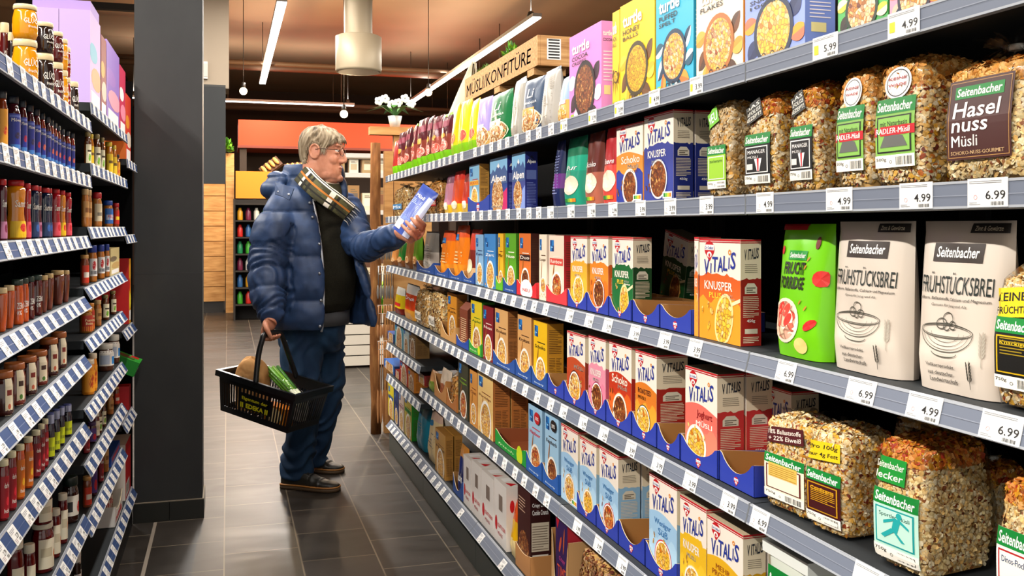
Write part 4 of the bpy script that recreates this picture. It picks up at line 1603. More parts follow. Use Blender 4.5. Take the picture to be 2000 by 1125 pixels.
c.label('label', lambda b, base: (seiten_label(b, base, w2 * .03, .016, w2 * .92, .105, '#4a1418', '#c8981c', 'Confiserie', '#e0b02c'), b.lines(w2 * .16, .042, w2 * .8, .072, 8, M('#c8981c'), .4)))
c.label('sticker', sticker, w2 * .05, .188 - .05, w2 * .86, .036, '#ecd01c', ['Pro 100g', 'nur 4g Fett'], '#2a2410', .1)
c = cl_[2]
w3 = c.w


def runner(b, base):
    seiten_label(b, base, w3 * .04, .012, w3 * .92, .110, '#bfe4d4', '#1c9c9c', 'Sportler Müsli', '#1c5c5c')
    m = M('#2aa8a8')
    g = lambda pts: b.poly([(w3 * (.30 + x), .034 + y) for x, y in pts], m)
    b.disc(w3 * .56, .074, .0055, .0055, m, 10)
    g([(.10, .014), (.22, .012), (.30, .034), (.16, .036)])
    g([(-.06, .022), (.14, .030), (.16, .035), (-.06, .027)])
    g([(.28, .030), (.46, .022), (.46, .026), (.26, .036)])
    g([(.12, .016), (.22, .012), (.38, .0), (.30, .0)])
    g([(.10, .018), (.16, .013), (-.04, .0), (-.12, .003)])


c.label('label', runner)
c.label('sticker', sticker, w3 * .03, .188 - .055, w3 * .64, .040, '#1c9a3c', ['Seitenbacher', 'lecker'], '#f4f4e8', 0)
c = cl_[3]
w4 = c.w
c.label('label', lambda b, base: (seiten_label(b, base, w4 * .05, .02, w4 * .9, .115, '#eeeae0', '#b4242c', 'Dinos-Flocken', '#24406c'),))
c = clear(R4, 1872, 1915, 880, .09, .84, OATS, 'clear muesli bag with turquoise label standing half behind the large runner bag', n=1500, seed=131, X=1.075, top=(FRUITY, .82))
w5 = c.w
c.label('label', lambda b, base: seiten_label(b, base, .004, .02, w5 * .9, .11, '#bfe4d4', '#1c9c9c', 'Sportler', '#1c5c5c'))
for k, (X_, dy, lb) in enumerate(((1.05, -.02, 'clear muesli bag standing behind the maroon label bag'),)):
    cc = Clear(lb, None, .10, .215, .09, .76, OATS, n=700, seed=140 + k)
    place(cc.root, X_, cl_[k + 1].root.location.y + dy, TOP[R4] + .003)

carton(R4, 1494, 1546, 1590, 758, lambda w, h, d: vitalis(w, h, d, '#e58aa0', '#e07a92', [('Joghurt', .3, .50, .5, .09, '#fbeef0')], P_CHOC(), '#f4dcd8', False, '#c03a4a', pos=(.42, .25, .36)), 'cereal_carton', 'pink muesli carton partly hidden by the cream label bag, fourth shelf', CER, X=1.02, d=.06)
put_tray(R4, 1407, 1476, .058, '#3346a8', 'empty blue tray on the fourth shelf, before the big muesli bags', .11, 'dr', .5)
carton(R4, 1336, 1404, 1456, 722, lambda w, h, d: vitalis(w, h, d, '#e87a6c', '#e88c74', [('Joghurt', .38, .50, .48, .09, '#a01c24'), ('MÜSLI', .36, .43, .5, .06, '#fbf2ea')], P_CORN(), '#f8ece0', False, '#c43c3c', pos=(.36, .22, .38)), 'cereal_carton', 'coral pink yoghurt muesli carton in a blue tray on the fourth shelf', CER, lift=.0015, behind='coral pink yoghurt muesli carton behind its twin, fourth shelf')
put_tray(R4, 1332.5, 1405.5, .056, '#3346a8', 'blue tray under the coral pink yoghurt carton', .17, 'dr', .5, X=.896)
put_tray(R4, 1286, 1331.5, .056, '#3346a8', 'blue tray beside the roasted muesli carton, mostly emptied', .17, 'dr', .6, X=.896)
carton(R4, 1239, 1285, 1322, 688, lambda w, h, d: vitalis(w, h, d, '#e0862c', '#eaa838', [('ROASTED', .14, .52, .62, .06, '#5a2414'), ('MÜSLI', .14, .455, .36, .045, '#5a2414')], P_CORN(), '#4a4a20', False, '#a8261c', pos=(.4, .22, .38)), 'cereal_carton', 'orange roasted muesli carton in a blue tray on the fourth shelf', CER, lift=.0015, d=.075)
put_tray(R4, 1237, 1285.5, .056, '#3346a8', 'blue tray under the orange roasted muesli carton', .17, 'dr', .6, X=.896)
carton(R4, 1188, 1235.5, 1237, 671, lambda w, h, d: vitalis(w, h, d, '#c8401c', '#dc6a24', [('Schoko', .14, .52, .7, .1, '#fdf2e0'), ('Müsli', .42, .46, .4, .05, '#fdf2e0')], P_CHOC(), '#f0d8b0', False, '#a8261c', pos=(.5, .2, .38)), 'cereal_carton', 'rust red chocolate muesli carton in a blue tray, fourth shelf', CER, lift=.0015, d=.07)
put_tray(R4, 1186.5, 1236.2, .056, '#3346a8', 'blue tray under the rust red chocolate carton', .17, 'dr', .7, X=.896)
carton(R4, 1148, 1185, 1187, 658, lambda w, h, d: vitalis(w, h, d, '#e89aae', '#e48aa2', SUB('KNUSPER', 'MÜSLI'), P_CHOC(), '#b02c5c', True, '#c8607c', pos=(.5, .24, .4)), 'cereal_carton', 'rose pink crunchy muesli carton in a blue tray, fourth shelf', CER, lift=.0015, d=.07)
put_tray(R4, 1146.5, 1185.8, .056, '#3346a8', 'blue tray under the rose pink crunchy carton', .17, 'dr', .7, X=.896)
carton(R4, 1106, 1144.5, 1147, 650, lambda w, h, d: vitalis(w, h, d, '#c4562c', '#b84a24', [('MÜSLI', .42, .50, .5, .07, '#fbf2e2')], P_OAT(), '#5a2a1c', False, '#9c3a20', pos=(.45, .24, .4)), 'cereal_carton', 'brick red muesli carton in a blue tray, fourth shelf', CER, lift=.0015, d=.07)
put_tray(R4, 1104.5, 1145.8, .056, '#3346a8', 'blue tray under the brick red muesli carton', .17, 'dr', .7, X=.896)
put_tray(R4, 1072, 1103.8, .056, '#3346a8', 'empty blue tray between the yellow and brick red cartons', .17, 'dr', .5, X=.896)
carton(R4, 1041, 1070, 1102, 629, lambda w, h, d: oatbox(w, h, d, '#ecc01c', '#c8922c', 'Schoko', '#4a3a14', P_OAT()), 'cereal_carton', 'yellow chocolate oat carton in a blue tray, fourth shelf', CER, lift=.0015)
put_tray(R4, 1040, 1070.8, .055, '#2a569c', 'dark blue tray under the yellow oat carton', .12, 'line', .6, X=.896)
carton(R4, 1010, 1039, 1041, 617, lambda w, h, d: oatbox(w, h, d, '#d9a86c', '#b88448', 'Krokant', '#5a3418', P_OAT()), 'cereal_carton', 'tan crunchy oat carton, nearer of the tan pair on the fourth shelf', CER, lift=.0015, d=.06)
put_tray(R4, 1008.5, 1039.6, .055, '#2a569c', 'dark blue tray under the nearer tan oat carton', .12, 'line', .6, X=.896)
carton(R4, 966, 993, 1008, 605, lambda w, h, d: oatbox(w, h, d, '#dcae74', '#a8703c', 'Krokant', '#5a3418', P_OAT()), 'cereal_carton', 'tan crunchy oat carton, farther of the tan pair on the fourth shelf', CER, lift=.0015)
put_tray(R4, 964.5, 1008, .05, '#2a569c', 'dark blue tray under the farther tan oat carton', .12, 'line', .6, X=.896)
carton(R4, 943, 963.5, 965, 599, lambda w, h, d: oatbox(w, h, d, '#8c1c28', '#6a1420', 'Nuss', '#f4e0d0', P_OAT()), 'cereal_carton', 'dark red oat carton on the fourth shelf', CER, d=.05)
carton(R4, 919, 942, 944, 588, lambda w, h, d: oatbox(w, h, d, '#e0c82c', '#4aa030', 'Apfel', '#3a7a20', P_MIX(), None, '#f4f0d0'), 'cereal_carton', 'yellow and green oat carton in a green tray, fourth shelf', CER, lift=.0015, d=.05)
put_tray(R4, 917.5, 942.6, .05, '#3aa038', 'green tray under the yellow and green oat carton', .12, 'green', .5, X=.896)


def house(w, h, d, c1, c2):
    b = Box(w, h * .84, d, M(c1), M(c2))
    b.add([(-w / 2, 0, h * .84), (w / 2, 0, h * .84), (w / 2, d / 2, h), (-w / 2, d / 2, h)], [(0, 1, 2, 3)], M(c1))
    b.add([(-w / 2, d, h * .84), (w / 2, d, h * .84), (w / 2, d / 2, h), (-w / 2, d / 2, h)], [(3, 2, 1, 0)], M(c2))
    for sx in (-1, 1):
        b.add([(sx * w / 2, 0, h * .84), (sx * w / 2, d, h * .84), (sx * w / 2, d / 2, h)], [(0, 1, 2) if sx > 0 else (2, 1, 0)], M(c2))
    b.lines(.15, .15, .85, .8, 12, M('#d8b890'), .4)
    b.side().lines(.15, .15, .85, .8, 12, M('#c8a880'), .4)
    return b


carton(R4, 897, 914, 917, 590, lambda w, h, d: house(w, h, d, '#8a4a30', '#6a3020'), 'cereal_carton', 'brown gable topped carton beside the green tray', 'carton', d=.06, lift=.002)
put_tray(R4, 893, 917, .045, '#2a50a4', 'royal blue tray under the brown gable topped carton', .12, None, .5, X=.896)
carton(R4, 874, 892, 898, 573, lambda w, h, d: oatbox(w, h, d, '#d8952c', '#b0742c', 'Korn', '#4a2c10', P_OAT()), 'cereal_carton', 'ochre oat carton in a cardboard tray, fourth shelf', CER, d=.045, X=.915)
put_tray(R4, 862, 892, .07, '#c89a60', 'torn cardboard tray with the ochre oat carton', .10, None, .7, X=.896)
c = clear(R4, 838, 863, 556, .08, .8, OATS, 'clear muesli bag, nearer of two on the far part of the fourth shelf', n=420, seed=151, fl=.007)
c.label('label', lambda b, base: sticker(b, base, .02, .03, c.w * .5, .05, '#e8e0d0', ['Müsli'], '#3a3a3a'))
c = clear(R4, 811, 836, 553, .08, .78, WHEAT, 'clear muesli bag, farther of two on the far part of the fourth shelf', n=420, seed=152, fl=.007)
c.label('label', lambda b, base: sticker(b, base, .02, .03, c.w * .5, .05, '#e8e0d0', ['Müsli'], '#3a3a3a'))
pouch(R4, 783, 808, 556, .07, bands((.3, '#e0a03c'), (.72, '#e0501c'), (1, '#f0ece4')), 'orange and white crunch pouch at the far end of the fourth shelf', lambda p: p.text('Crunch', .15, .55, .7, .1, WHITE, .1, .02), seed=153, wr=.006)
pouch(R4, 766, 782, 562, .06, bands((.2, '#8a2c1c'), (.7, '#e0c41c'), (1, '#e8e6da')), 'yellow and white pouch, last on the fourth shelf', lambda p: p.rect(.15, .3, .85, .42, RED, 3, 1), seed=154)

# ---- fifth shelf
b = MB()
w, h, yc, zz = slot(R5, 1492, 1570, 1075)
b.grid(lambda u, v: ((.62 + .0 * v) * 0 + (w / 2 + .006 * v) * (abs(math.cos(2 * PI * u)) ** .4) * (1 if math.cos(2 * PI * u) > 0 else -1), .05 + (.05 + .006 * v) * (abs(math.sin(2 * PI * u)) ** .4) * (1 if math.sin(2 * PI * u) > 0 else -1), h * .9 * v), 40, 4, M('#dfe4d8', .35), True, True)
t = thing('muesli_tub', 'pale plastic muesli tub with green label at the bottom edge, fifth shelf', 'tub')
b.add([(x, y, .001) for x, y in ((-w * .4, .01), (w * .4, .01), (w * .4, .09), (-w * .4, .09))], [(3, 2, 1, 0)], M('#dfe4d8', .35))
b.build('tub_body', t)
b = MB()
b.box(-w / 2 - .008, w / 2 + .008, -.008, .108, h * .9, h, M('#e9ece6', .3))
b.build('lid', t)
b = MB()
b.surf(lambda a, o, z: (a - w / 2, -.0075 - o, z))
b.rect(.01, h * .5, w * .8, h * .82, M('#0f8a3c'))
b.text('Seitenbacher', .014, h * .56, w * .64, h * .2, WHITE, .1, .02)
b.text('DE LUXE', .014, h * .2, w * .5, h * .2, M('#2c7a3c'), 0, .02)
b.build('label', t)
place(t, .91, yc, zz)
YEL = lambda w, h, d: vitalis(w, h, d, '#e8b828', '#ecc030', [('MEHR', .26, .53, .4, .05, '#a8601c'), ('PROTEIN', .16, .46, .6, .055, '#a8601c')], P_CORN(), '#f4e0a0', False, '#d8a820', pos=(.5, .2, .38))
carton(R5, 1381, 1452, 1496, 1024, YEL, 'cereal_carton', 'yellow protein muesli carton with a flat top, nearer of two low down', CER, behind='yellow protein muesli carton standing behind the nearer one')
carton(R5, 1328, 1380, 1382, 980, lambda w, h, d: vitalis(w, h, d, '#ecc02c', '#f0c838', SUB('KNUSPER', 'MÜSLI'), P_OAT(), '#f4e0a0', True, '#d8a820', pos=(.5, .2, .38)), 'cereal_carton', 'yellow crunchy muesli carton, farther of two on the fifth shelf', CER, d=.07)
WS = lambda c1, pic, rim: (lambda w, h, d: vitalis(w, h, d, '#a8cce8', '#b8d8ee', [('Weniger', .2, .50, .6, .075, '#4a84b8'), ('Süß', .34, .42, .34, .07, '#4a84b8')], pic, rim, False, '#94bcd8', pos=(.52, .2, .36)))
carton(R5, 1266, 1325, 1328, 936, WS(0, P_CORN(), '#d84a4a'), 'cereal_carton', 'light blue less sweet muesli carton, nearest of the four', CER, d=.07, lift=.0015)
put_tray(R5, 1263.5, 1326.5, .06, '#3346a8', 'blue tray under the nearest light blue carton', .2, 'dr', .6, X=.896)
put_tray(R5, 1211, 1262.5, .062, '#3346a8', 'empty blue tray between the light blue cartons, fifth shelf', .2, 'dr', .55, X=.896)
carton(R5, 1169, 1209.5, 1252, 881, WS(0, P_RED(), '#d84a4a'), 'cereal_carton', 'light blue less sweet muesli carton with red berries, second of the four', CER, lift=.0015, behind='light blue muesli carton standing behind the one with red berries')
put_tray(R5, 1167.5, 1210.3, .058, '#3346a8', 'blue tray under the light blue carton with red berries', .17, 'dr', .7, X=.896)
carton(R5, 1131, 1166.5, 1168, 860, WS(0, P_CORN(), '#f0d8a0'), 'cereal_carton', 'light blue less sweet muesli carton with yellow flakes, third of the four', CER, lift=.0015, d=.07)
put_tray(R5, 1129.5, 1167, .055, '#3346a8', 'blue tray under the light blue carton with yellow flakes', .17, 'dr', .7, X=.896)
carton(R5, 1096, 1129, 1130, 835, WS(0, P_OAT(), '#e8c8a0'), 'cereal_carton', 'light blue less sweet muesli carton, farthest of the four', CER, d=.07)
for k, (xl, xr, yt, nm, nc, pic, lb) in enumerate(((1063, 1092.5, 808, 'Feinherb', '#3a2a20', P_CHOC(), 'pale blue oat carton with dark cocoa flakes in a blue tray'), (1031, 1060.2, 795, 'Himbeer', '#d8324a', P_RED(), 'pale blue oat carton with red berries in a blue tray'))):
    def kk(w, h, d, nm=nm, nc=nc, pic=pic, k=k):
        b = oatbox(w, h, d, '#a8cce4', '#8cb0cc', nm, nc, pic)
        b.front()
        b.off = .006 * 0 + .0045
        b.disc(.72, .86, .2, .2 * w / h * .7, M(['#2a1c18', '#c8242c'][k]), 16)
        b.text('30%', .60, .83, .24, .05, WHITE, 0, .01)
        return b
    carton(R5, xl, xr, xr + 2, yt, kk, 'cereal_carton', lb, CER, d=.07, lift=.0015)
    put_tray(R5, xl - 1.5, xr + .8, .06, '#2a62ac', ['blue tray under the cocoa flake carton', 'blue tray under the red berry carton'][k], .12, 'line', .5, X=.896)
put_tray(R5, 967, 1028, .055, '#1c9a3c', 'empty bright green tray on the fifth shelf', .17, 'green', .45, X=.9, inner='#9a5a38')
TAN = lambda w, h, d: oatbox(w, h, d, '#ecc884', '#b9763c', 'Porridge', '#8a4a20', P_OAT(), ct='#d8502c')
carton(R5, 933, 963, 996, 731, TAN, 'cereal_carton', 'beige oat carton with a red top beside the empty green tray', CER, behind='beige oat carton behind the one beside the green tray')
carton(R5, 917.5, 932, 934, 725, lambda w, h, d: oatbox(w, h, d, '#e0a050', '#b9763c', 'Oat', '#8a4a20', P_OAT()), 'cereal_carton', 'apricot oat carton half hidden by the beige one', CER, d=.08)
carton(R5, 895, 914, 917, 705, lambda w, h, d: oatbox(w, h, d, '#4a4a34', '#3a3a28', 'Vegan', '#9cc83c', P_RED()), 'cereal_carton', 'dark olive oat carton with green lettering, fifth shelf', CER, d=.05)
put_tray(R5, 874, 894, .075, '#b5763c', 'brown cardboard tray with a deep notch, nearer of two on the fifth shelf', .12, None, .65, X=.896)
c = clear(R5, 880.5, 890, 715, .06, .7, NUTTY, 'clear cookie bag standing in the nearer brown tray', n=160, seed=161, fl=.007, X=.905)
put_tray(R5, 850, 873, .10, '#c08a50', 'brown cardboard tray with high corners, farther of two on the fifth shelf', .12, None, .7, X=.896)
pouch(R5, 852, 872, 722, .06, bands((.5, '#a86a4c'), (1, '#d8c8b4')), 'brown and clear bread pouch in the high cornered tray', seed=162, X=.905, wr=.008)
pouch(R5, 832, 848, 726, .06, bands((.5, '#7a8a3c'), (1, '#d0a070')), 'olive and tan pouch past the brown trays, fifth shelf', seed=163, wr=.008)
carton(R5, 817, 830, 832, 730, lambda w, h, d: oatbox(w, h, d, '#a82c24', '#7a1c18', 'Snack', '#f0e0d0', P_OAT()), 'cereal_carton', 'small red snack carton at the far end of the fifth shelf', 'carton', d=.06)

# ---- far bay, two narrow shelves
FA = [(799, 812, 640, '#8a6a3c', 'olive green tall carton on the short far shelf under the fourth'), (788, 798, 642, '#c8d8d8', 'pale grey tall carton on the short far shelf'), (771, 787, 625, '#5aa0b4', 'sky blue carton with brown cookies on the short far shelf'), (757, 769, 650, '#2c4a84', 'navy carton at the end of the short far shelf')]
for k, (xl, xr, yt, c1, lb) in enumerate(FA):
    carton(RA, xl, xr, xr + 2, yt, lambda w, h, d: oatbox(w, h, d, c1, c1, 'Keks', '#f4ecd8', P_MIX()), 'biscuit_carton', lb, 'carton', d=.07)
FBB = [(797, 809, 724, '#d88a2c', 'orange carton on the lower short far shelf'), (781, 796, 708, '#c8341c', 'scarlet carton on the lower short far shelf'), (772, 780, 724, '#a81c24', 'crimson carton on the lower short far shelf')]
for k, (xl, xr, yt, c1, lb) in enumerate(FBB):
    carton(RB, xl, xr, xr + 2, yt, lambda w, h, d: oatbox(w, h, d, c1, c1, 'Brot', '#f4ecd8', P_MIX()), 'biscuit_carton', lb, 'carton', d=.07)
o, *_ = carton(RB, 750, 770, 772, 708, lambda w, h, d: oatbox(w, .05, .16, '#1c6cb4', '#1c5c9c', 'Knäcke', '#f4f4f4', P_MIX()), 'biscuit_carton', 'flat bright blue packet lying at the end of the lower short far shelf', 'packet', d=.08)

# ---- bottom shelf
c = clear(RG, 1127, 1190, 1052, .10, .8, [(0, '#e8c89a'), (.5, '#b87a4a'), (.8, '#7a2c2c'), (1, '#e0b890')], 'clear muesli bag with dark red fruit on the bottom shelf', n=900, seed=171, fl=.006)
c = clear(RG, 1194, 1240, 1090, .10, .8, [(0, '#e8c89a'), (.5, '#b87a4a'), (.8, '#7a2c2c'), (1, '#e0b890')], 'second clear muesli bag with dark red fruit beside the first, bottom shelf', n=500, seed=172, fl=.006)


def timeout(w, h, d):
    b = Box(w, h, d, M('#3c1c5c'), M('#b4303c'))
    for k, t in enumerate(('TIME', 'OUT')):
        b.text(t, .15, .36 - .2 * k, .7, .14, M('#e0603c'), 0, .0)
    b.text('Crispy', .3, .54, .5, .06, M('#c84a8c'), .15, .01)
    b.leaf(.7, .78, .3, .08, 1.2, M('#d8702c'))
    b.disc(.4, .72, .14, .05, M('#c85a3c'), 10, .6)
    b.poly([(0, 1), (.4, 1), (.15, .86)], M('#c81c34'))
    return b


carton(RG, 1084, 1110, 1116, 1012, timeout, 'cereal_carton', 'deep purple cereal carton with orange letters in a cardboard tray', CER, d=.09, lift=.002)
put_tray(RG, 1079, 1113, .23, '#c8a070', 'tall brown cardboard tray around the purple carton', .12, None, .97, X=.903, walls=1.)


def crunch(w, h, d):
    b = Box(w, h, d, M('#4a1814'), M('#3a1210'), M('#6a2420'))
    b.disc(.5, .3, .4, .2, P_CHOC(), 16)
    b.lines(.1, .72, .6, .9, 5, M('#c8a890'), .4)
    b.side()
    b.text('Crispy Choco', .1, .83, .8, .06, WHITE, 0, .01)
    b.text('Cookie Crunch', .1, .75, .8, .06, WHITE, 0, .01)
    b.rect(.06, .32, .94, .66, M('#c8bca8'))
    b.lines(.1, .34, .9, .64, 10, M('#7a6a5c'), .3)
    b.rect(.1, .16, .9, .28, M('#d8d0c4'))
    b.bars(.15, .18, .45, .26, INK)
    return b


carton(RG, 1010, 1037, 1076, 955, crunch, 'cereal_carton', 'dark brown cookie crunch carton in a cardboard tray, bottom shelf', CER, lift=.002)
put_tray(RG, 1008.5, 1038, .075, '#c08c58', 'cardboard tray under the dark brown cookie carton', .14, None, .15, X=.9035, inner='#a87848', walls=1.)
pouch(RG, 990, 1008, 985, .07, bands((.35, '#e8d29a'), (.65, '#e8b81c'), (1, '#d8601c')), 'yellow and orange pouch squeezed before the dark brown carton', seed=173, wr=.006)


def flour(w, h, d):
    b = Box(w, h, d, M('#e8e2dc'), M('#e4dcd4'), M('#d8d0c8'))
    b.disc(.18, .3, .1, .12, M('#c8242c'), 12)
    b.text('KRAFTKORN', .32, .26, .6, .07, M('#c8242c'), 0, .01)
    b.text('MÜHLE', .32, .14, .4, .07, M('#c8242c'), 0, .01)
    b.rect(.4, .55, .7, .8, M('#8a7a70'))
    b.side()
    b.disc(.3, .7, .12, .1, M('#c8242c'), 12)
    b.lid()
    b.rect(.2, .2, .5, .8, M('#e8e4e0'))
    b.poly([(.6, .2), (.9, .3), (.75, .7)], M('#c8242c'))
    return b


for k, (xl, xr, yt, X_) in enumerate(((965, 989, 942, .907), (940, 964, 926, .907), (921, 939, 905, .907), (905, 920, 893, .9))):
    carton(RG, xl, xr, xr + 20, yt, flour, 'flour_packet', ORD[k] + ' white flour packet in a row with red shields, counted from the yellow pouch', 'flour packet', d=.07, behind=ORD[k] + ' white flour packet of the rear row, counted from the yellow pouch')
pouch(RG, 888, 904, 872, .06, bands((.5, '#1c2c6c'), (.8, '#24387c'), (1, '#c88a3c')), 'navy cookie pouch in a blue tray on the bottom shelf', lambda p: p.text('Kuchen', .2, .3, .6, .16, WHITE, 0, .02), seed=174, X=.905)
put_tray(RG, 886, 905, .08, '#2a569c', 'blue tray under the navy cookie pouch', .12, None, .7, X=.9035)
for k, (xl, xr, yt, c1, nm) in enumerate(((850, 884, 843, '#c89a4c', 'square tan flour bag on the bottom shelf'), (828, 848, 806, '#e4cfa0', 'cream paper bag with rolled top on the bottom shelf'), (806, 827, 790, '#2c8ca4', 'teal paper bag on the bottom shelf'))):
    if k == 0:
        carton(RG, xl, xr - 14, xr, yt, lambda w, h, d: oatbox(w, h, d, c1, '#b48440', 'Mehl', '#5a3a1c', P_OAT()), 'flour_packet', nm, 'flour packet', behind='square tan flour bag standing behind its twin, bottom shelf')
    else:
        pouch(RG, xl, xr, yt, .09, bands((.85, c1), (1, '#d8b8a4' if k == 1 else '#247a90')), nm, lambda p: (p.lines(.2, .3, .8, .6, 5, M('#8a8a84'), .4), p.disc(.3, .75, .14, .06, M('#2c84b4'), 10)), seed=176 + k, wr=.008, cat='flour bag', name='flour_bag')
for k, (xl, xr, yt, c1, c2, lb) in enumerate(((790, 804, 768, '#c8b43c', '#2c9a2c', 'yellow and green flour carton, far part of the bottom shelf'), (779, 789, 766, '#d8c4b4', '#c8a0a0', 'pale pink flour carton, far part of the bottom shelf'), (770, 778, 764, '#1c3c7c', '#1c3c7c', 'navy flour carton, far part of the bottom shelf'), (758, 769, 752, '#d8c81c', '#2c6ca4', 'bright yellow flour carton, last on the bottom shelf'))):
    carton(RG, xl, xr, xr + 2, yt, lambda w, h, d: oatbox(w, h, d, c1, c2, 'Mehl', '#3a3a2c', P_OAT(), c2), 'flour_carton', lb, 'carton', d=.08)

# ---- crate sign on top of the rack
wood = NT('crate_wood', .7, .3)
nz = wood.n('ShaderNodeTexNoise')
nz.inputs['Scale'].default_value = 6
nz.inputs['Detail'].default_value = 5
wood.l(wood.coord((14, 1, 14)), nz.inputs['Vector'])
wood.col(wood.ramp(nz.outputs[0], [(.3, '#b08050'), (.6, '#d2a672'), (.8, '#e0bb8a')]))
WOOD = wood.m
X0 = 1.20
ya, yb = ysh(908, X0), ysh(1050, X0)
zb, zt2 = zat(127, X0, yb), zat(68, X0, yb)
L = ya - yb
t = thing('crate_sign', 'long wooden planter crate with handwritten sign on top of the muesli rack', 'crate sign', (X0, (ya + yb) / 2, zb), -PI / 2)
H_ = zt2 - zb
b = MB()
b.box(-L / 2, L / 2, 0, .012, 0, H_, WOOD)
b.box(-L / 2, L / 2, .13, .142, 0, H_, WOOD)
b.box(L / 2 - .014, L / 2, .0125, .1295, 0, H_, WOOD)
b.box(-L / 2, -L / 2 + .014, .0125, .1295, 0, H_, WOOD)
b.box(-L / 2 + .015, L / 2 - .015, .0125, .1295, .002, .012, WOOD)
b.build('crate', t)
for x in (-L * .4, 0, L * .42):
    b = MB()
    b.box(x - .045, x + .045, .002, .14, -.03, -.0005, WOOD)
    b.build('support_block', t)
    b = MB()
    b.box(x - .03, x + .03, .115, .135, 1.75 - zb, -.0305, WOOD)
    b.build('support_post', t)
b = MB()
b.surf(lambda a, o, z: (a, -o, z))
b.text('MÜSLI/KONFITÜRE', -L * .47, H_ * .2, L * .9, H_ * .62, M('#2a1c10'), .08, .008)
b.build('lettering', t)
b = MB()
b.surf(lambda a, o, z: (L / 2 + o, a, z))
b.rect(.04, .025, .10, H_ * .9, WHITE)
b.off += .0004
for k in range(7):
    b.rect(.046, .03 + k * .012, .094, .036 + k * .012, INK)
b.build('label', t)


def bush(name, label, parent_loc, r, nleaf, col, seed, cat='plant', L=.03, W=.006, stem=.0):
    """Loose plant: many small leaves round a mound."""
    rr = random.Random(seed)
    t = thing(name, label, cat, parent_loc)
    b = MB()
    for k in range(nleaf):
        d = Vector((rr.gauss(0, 1), rr.gauss(0, 1), abs(rr.gauss(.4, 1)))).normalized()
        p = Vector((d.x * r[0], d.y * r[1], d.z * r[2])) * rr.uniform(.25, 1)
        q = (d + Vector((rr.uniform(-.6, .6), rr.uniform(-.6, .6), rr.uniform(-.2, .8)))).normalized()
        s_ = q.cross(Vector((rr.random(), rr.random(), rr.random()))).normalized() * W
        e = p + q * L * rr.uniform(.6, 1.4)
        m_ = (p + e) / 2
        b.add([p, m_ + s_, e, m_ - s_], [(0, 1, 2, 3)], M(col[k % len(col)], .5))
    o = b.build('leaves', t)
    o['kind'] = 'stuff'
    b = MB()
    for k in range(7):
        a = k * .9
        b.tube([(0, 0, 0), (math.cos(a) * r[0] * .3, math.sin(a) * r[1] * .3, r[2] * .4), (math.cos(a) * r[0] * .6, math.sin(a) * r[1] * .6, r[2] * .8)], .0025, M('#5a6a30'), 5)
    b.build('stems', t)
    return t


GR = ['#4f8a1e', '#6aa62c', '#3a6a18', '#86b83a']
bush('potted_fern', 'small green plant standing in the crate sign, nearer of two', (X0 + .07, ysh(1000, X0 + .07), zb + .075), (.035, .09, .12), 420, GR, 5)
bush('potted_fern', 'small green plant standing in the crate sign, farther of two', (X0 + .07, ysh(950, X0 + .07), zb + .075), (.035, .09, .09), 380, ['#5a7a2c', '#4a6a24', '#7a9a44'], 6)
# cream canvas bag hanging from the far end of the crate
d0 = dep(X0, ya)
b = MB()


def sack(u, v):
    w_ = .30 * (1 - v) ** .9 + .03
    return (1.27 - .04 * math.sin(PI * u) * (1 - v) ** .5, ya + .62 - .50 * v + (u - .5) * 2 * w_ + .015 * math.sin(v * 9 + u * 4), 1.84 + .34 * v - .03 * math.sin(PI * u) * (1 - v))


b.grid(sack, 14, 14, M('#cfc4ac', .9))
b.grid(lambda u, v: tuple(Vector(sack(1 - u, v)) + Vector((.012, 0, 0))), 14, 14, M('#cfc4ac', .9))
t = thing('canvas_sack', 'limp cream canvas sack hanging at the far end of the crate sign', 'sack', (1.27, ya + .4, 1.84))
adopt(b.build('sack_cloth'), t)
b = MB()
b.tube([(1.275, ya + .14, 2.17), (1.275, ya + .07, 2.16), (1.27, ya + .012, zb + .09)], .006, M('#8a7a5c'), 6)
adopt(b.build('strap'), t)

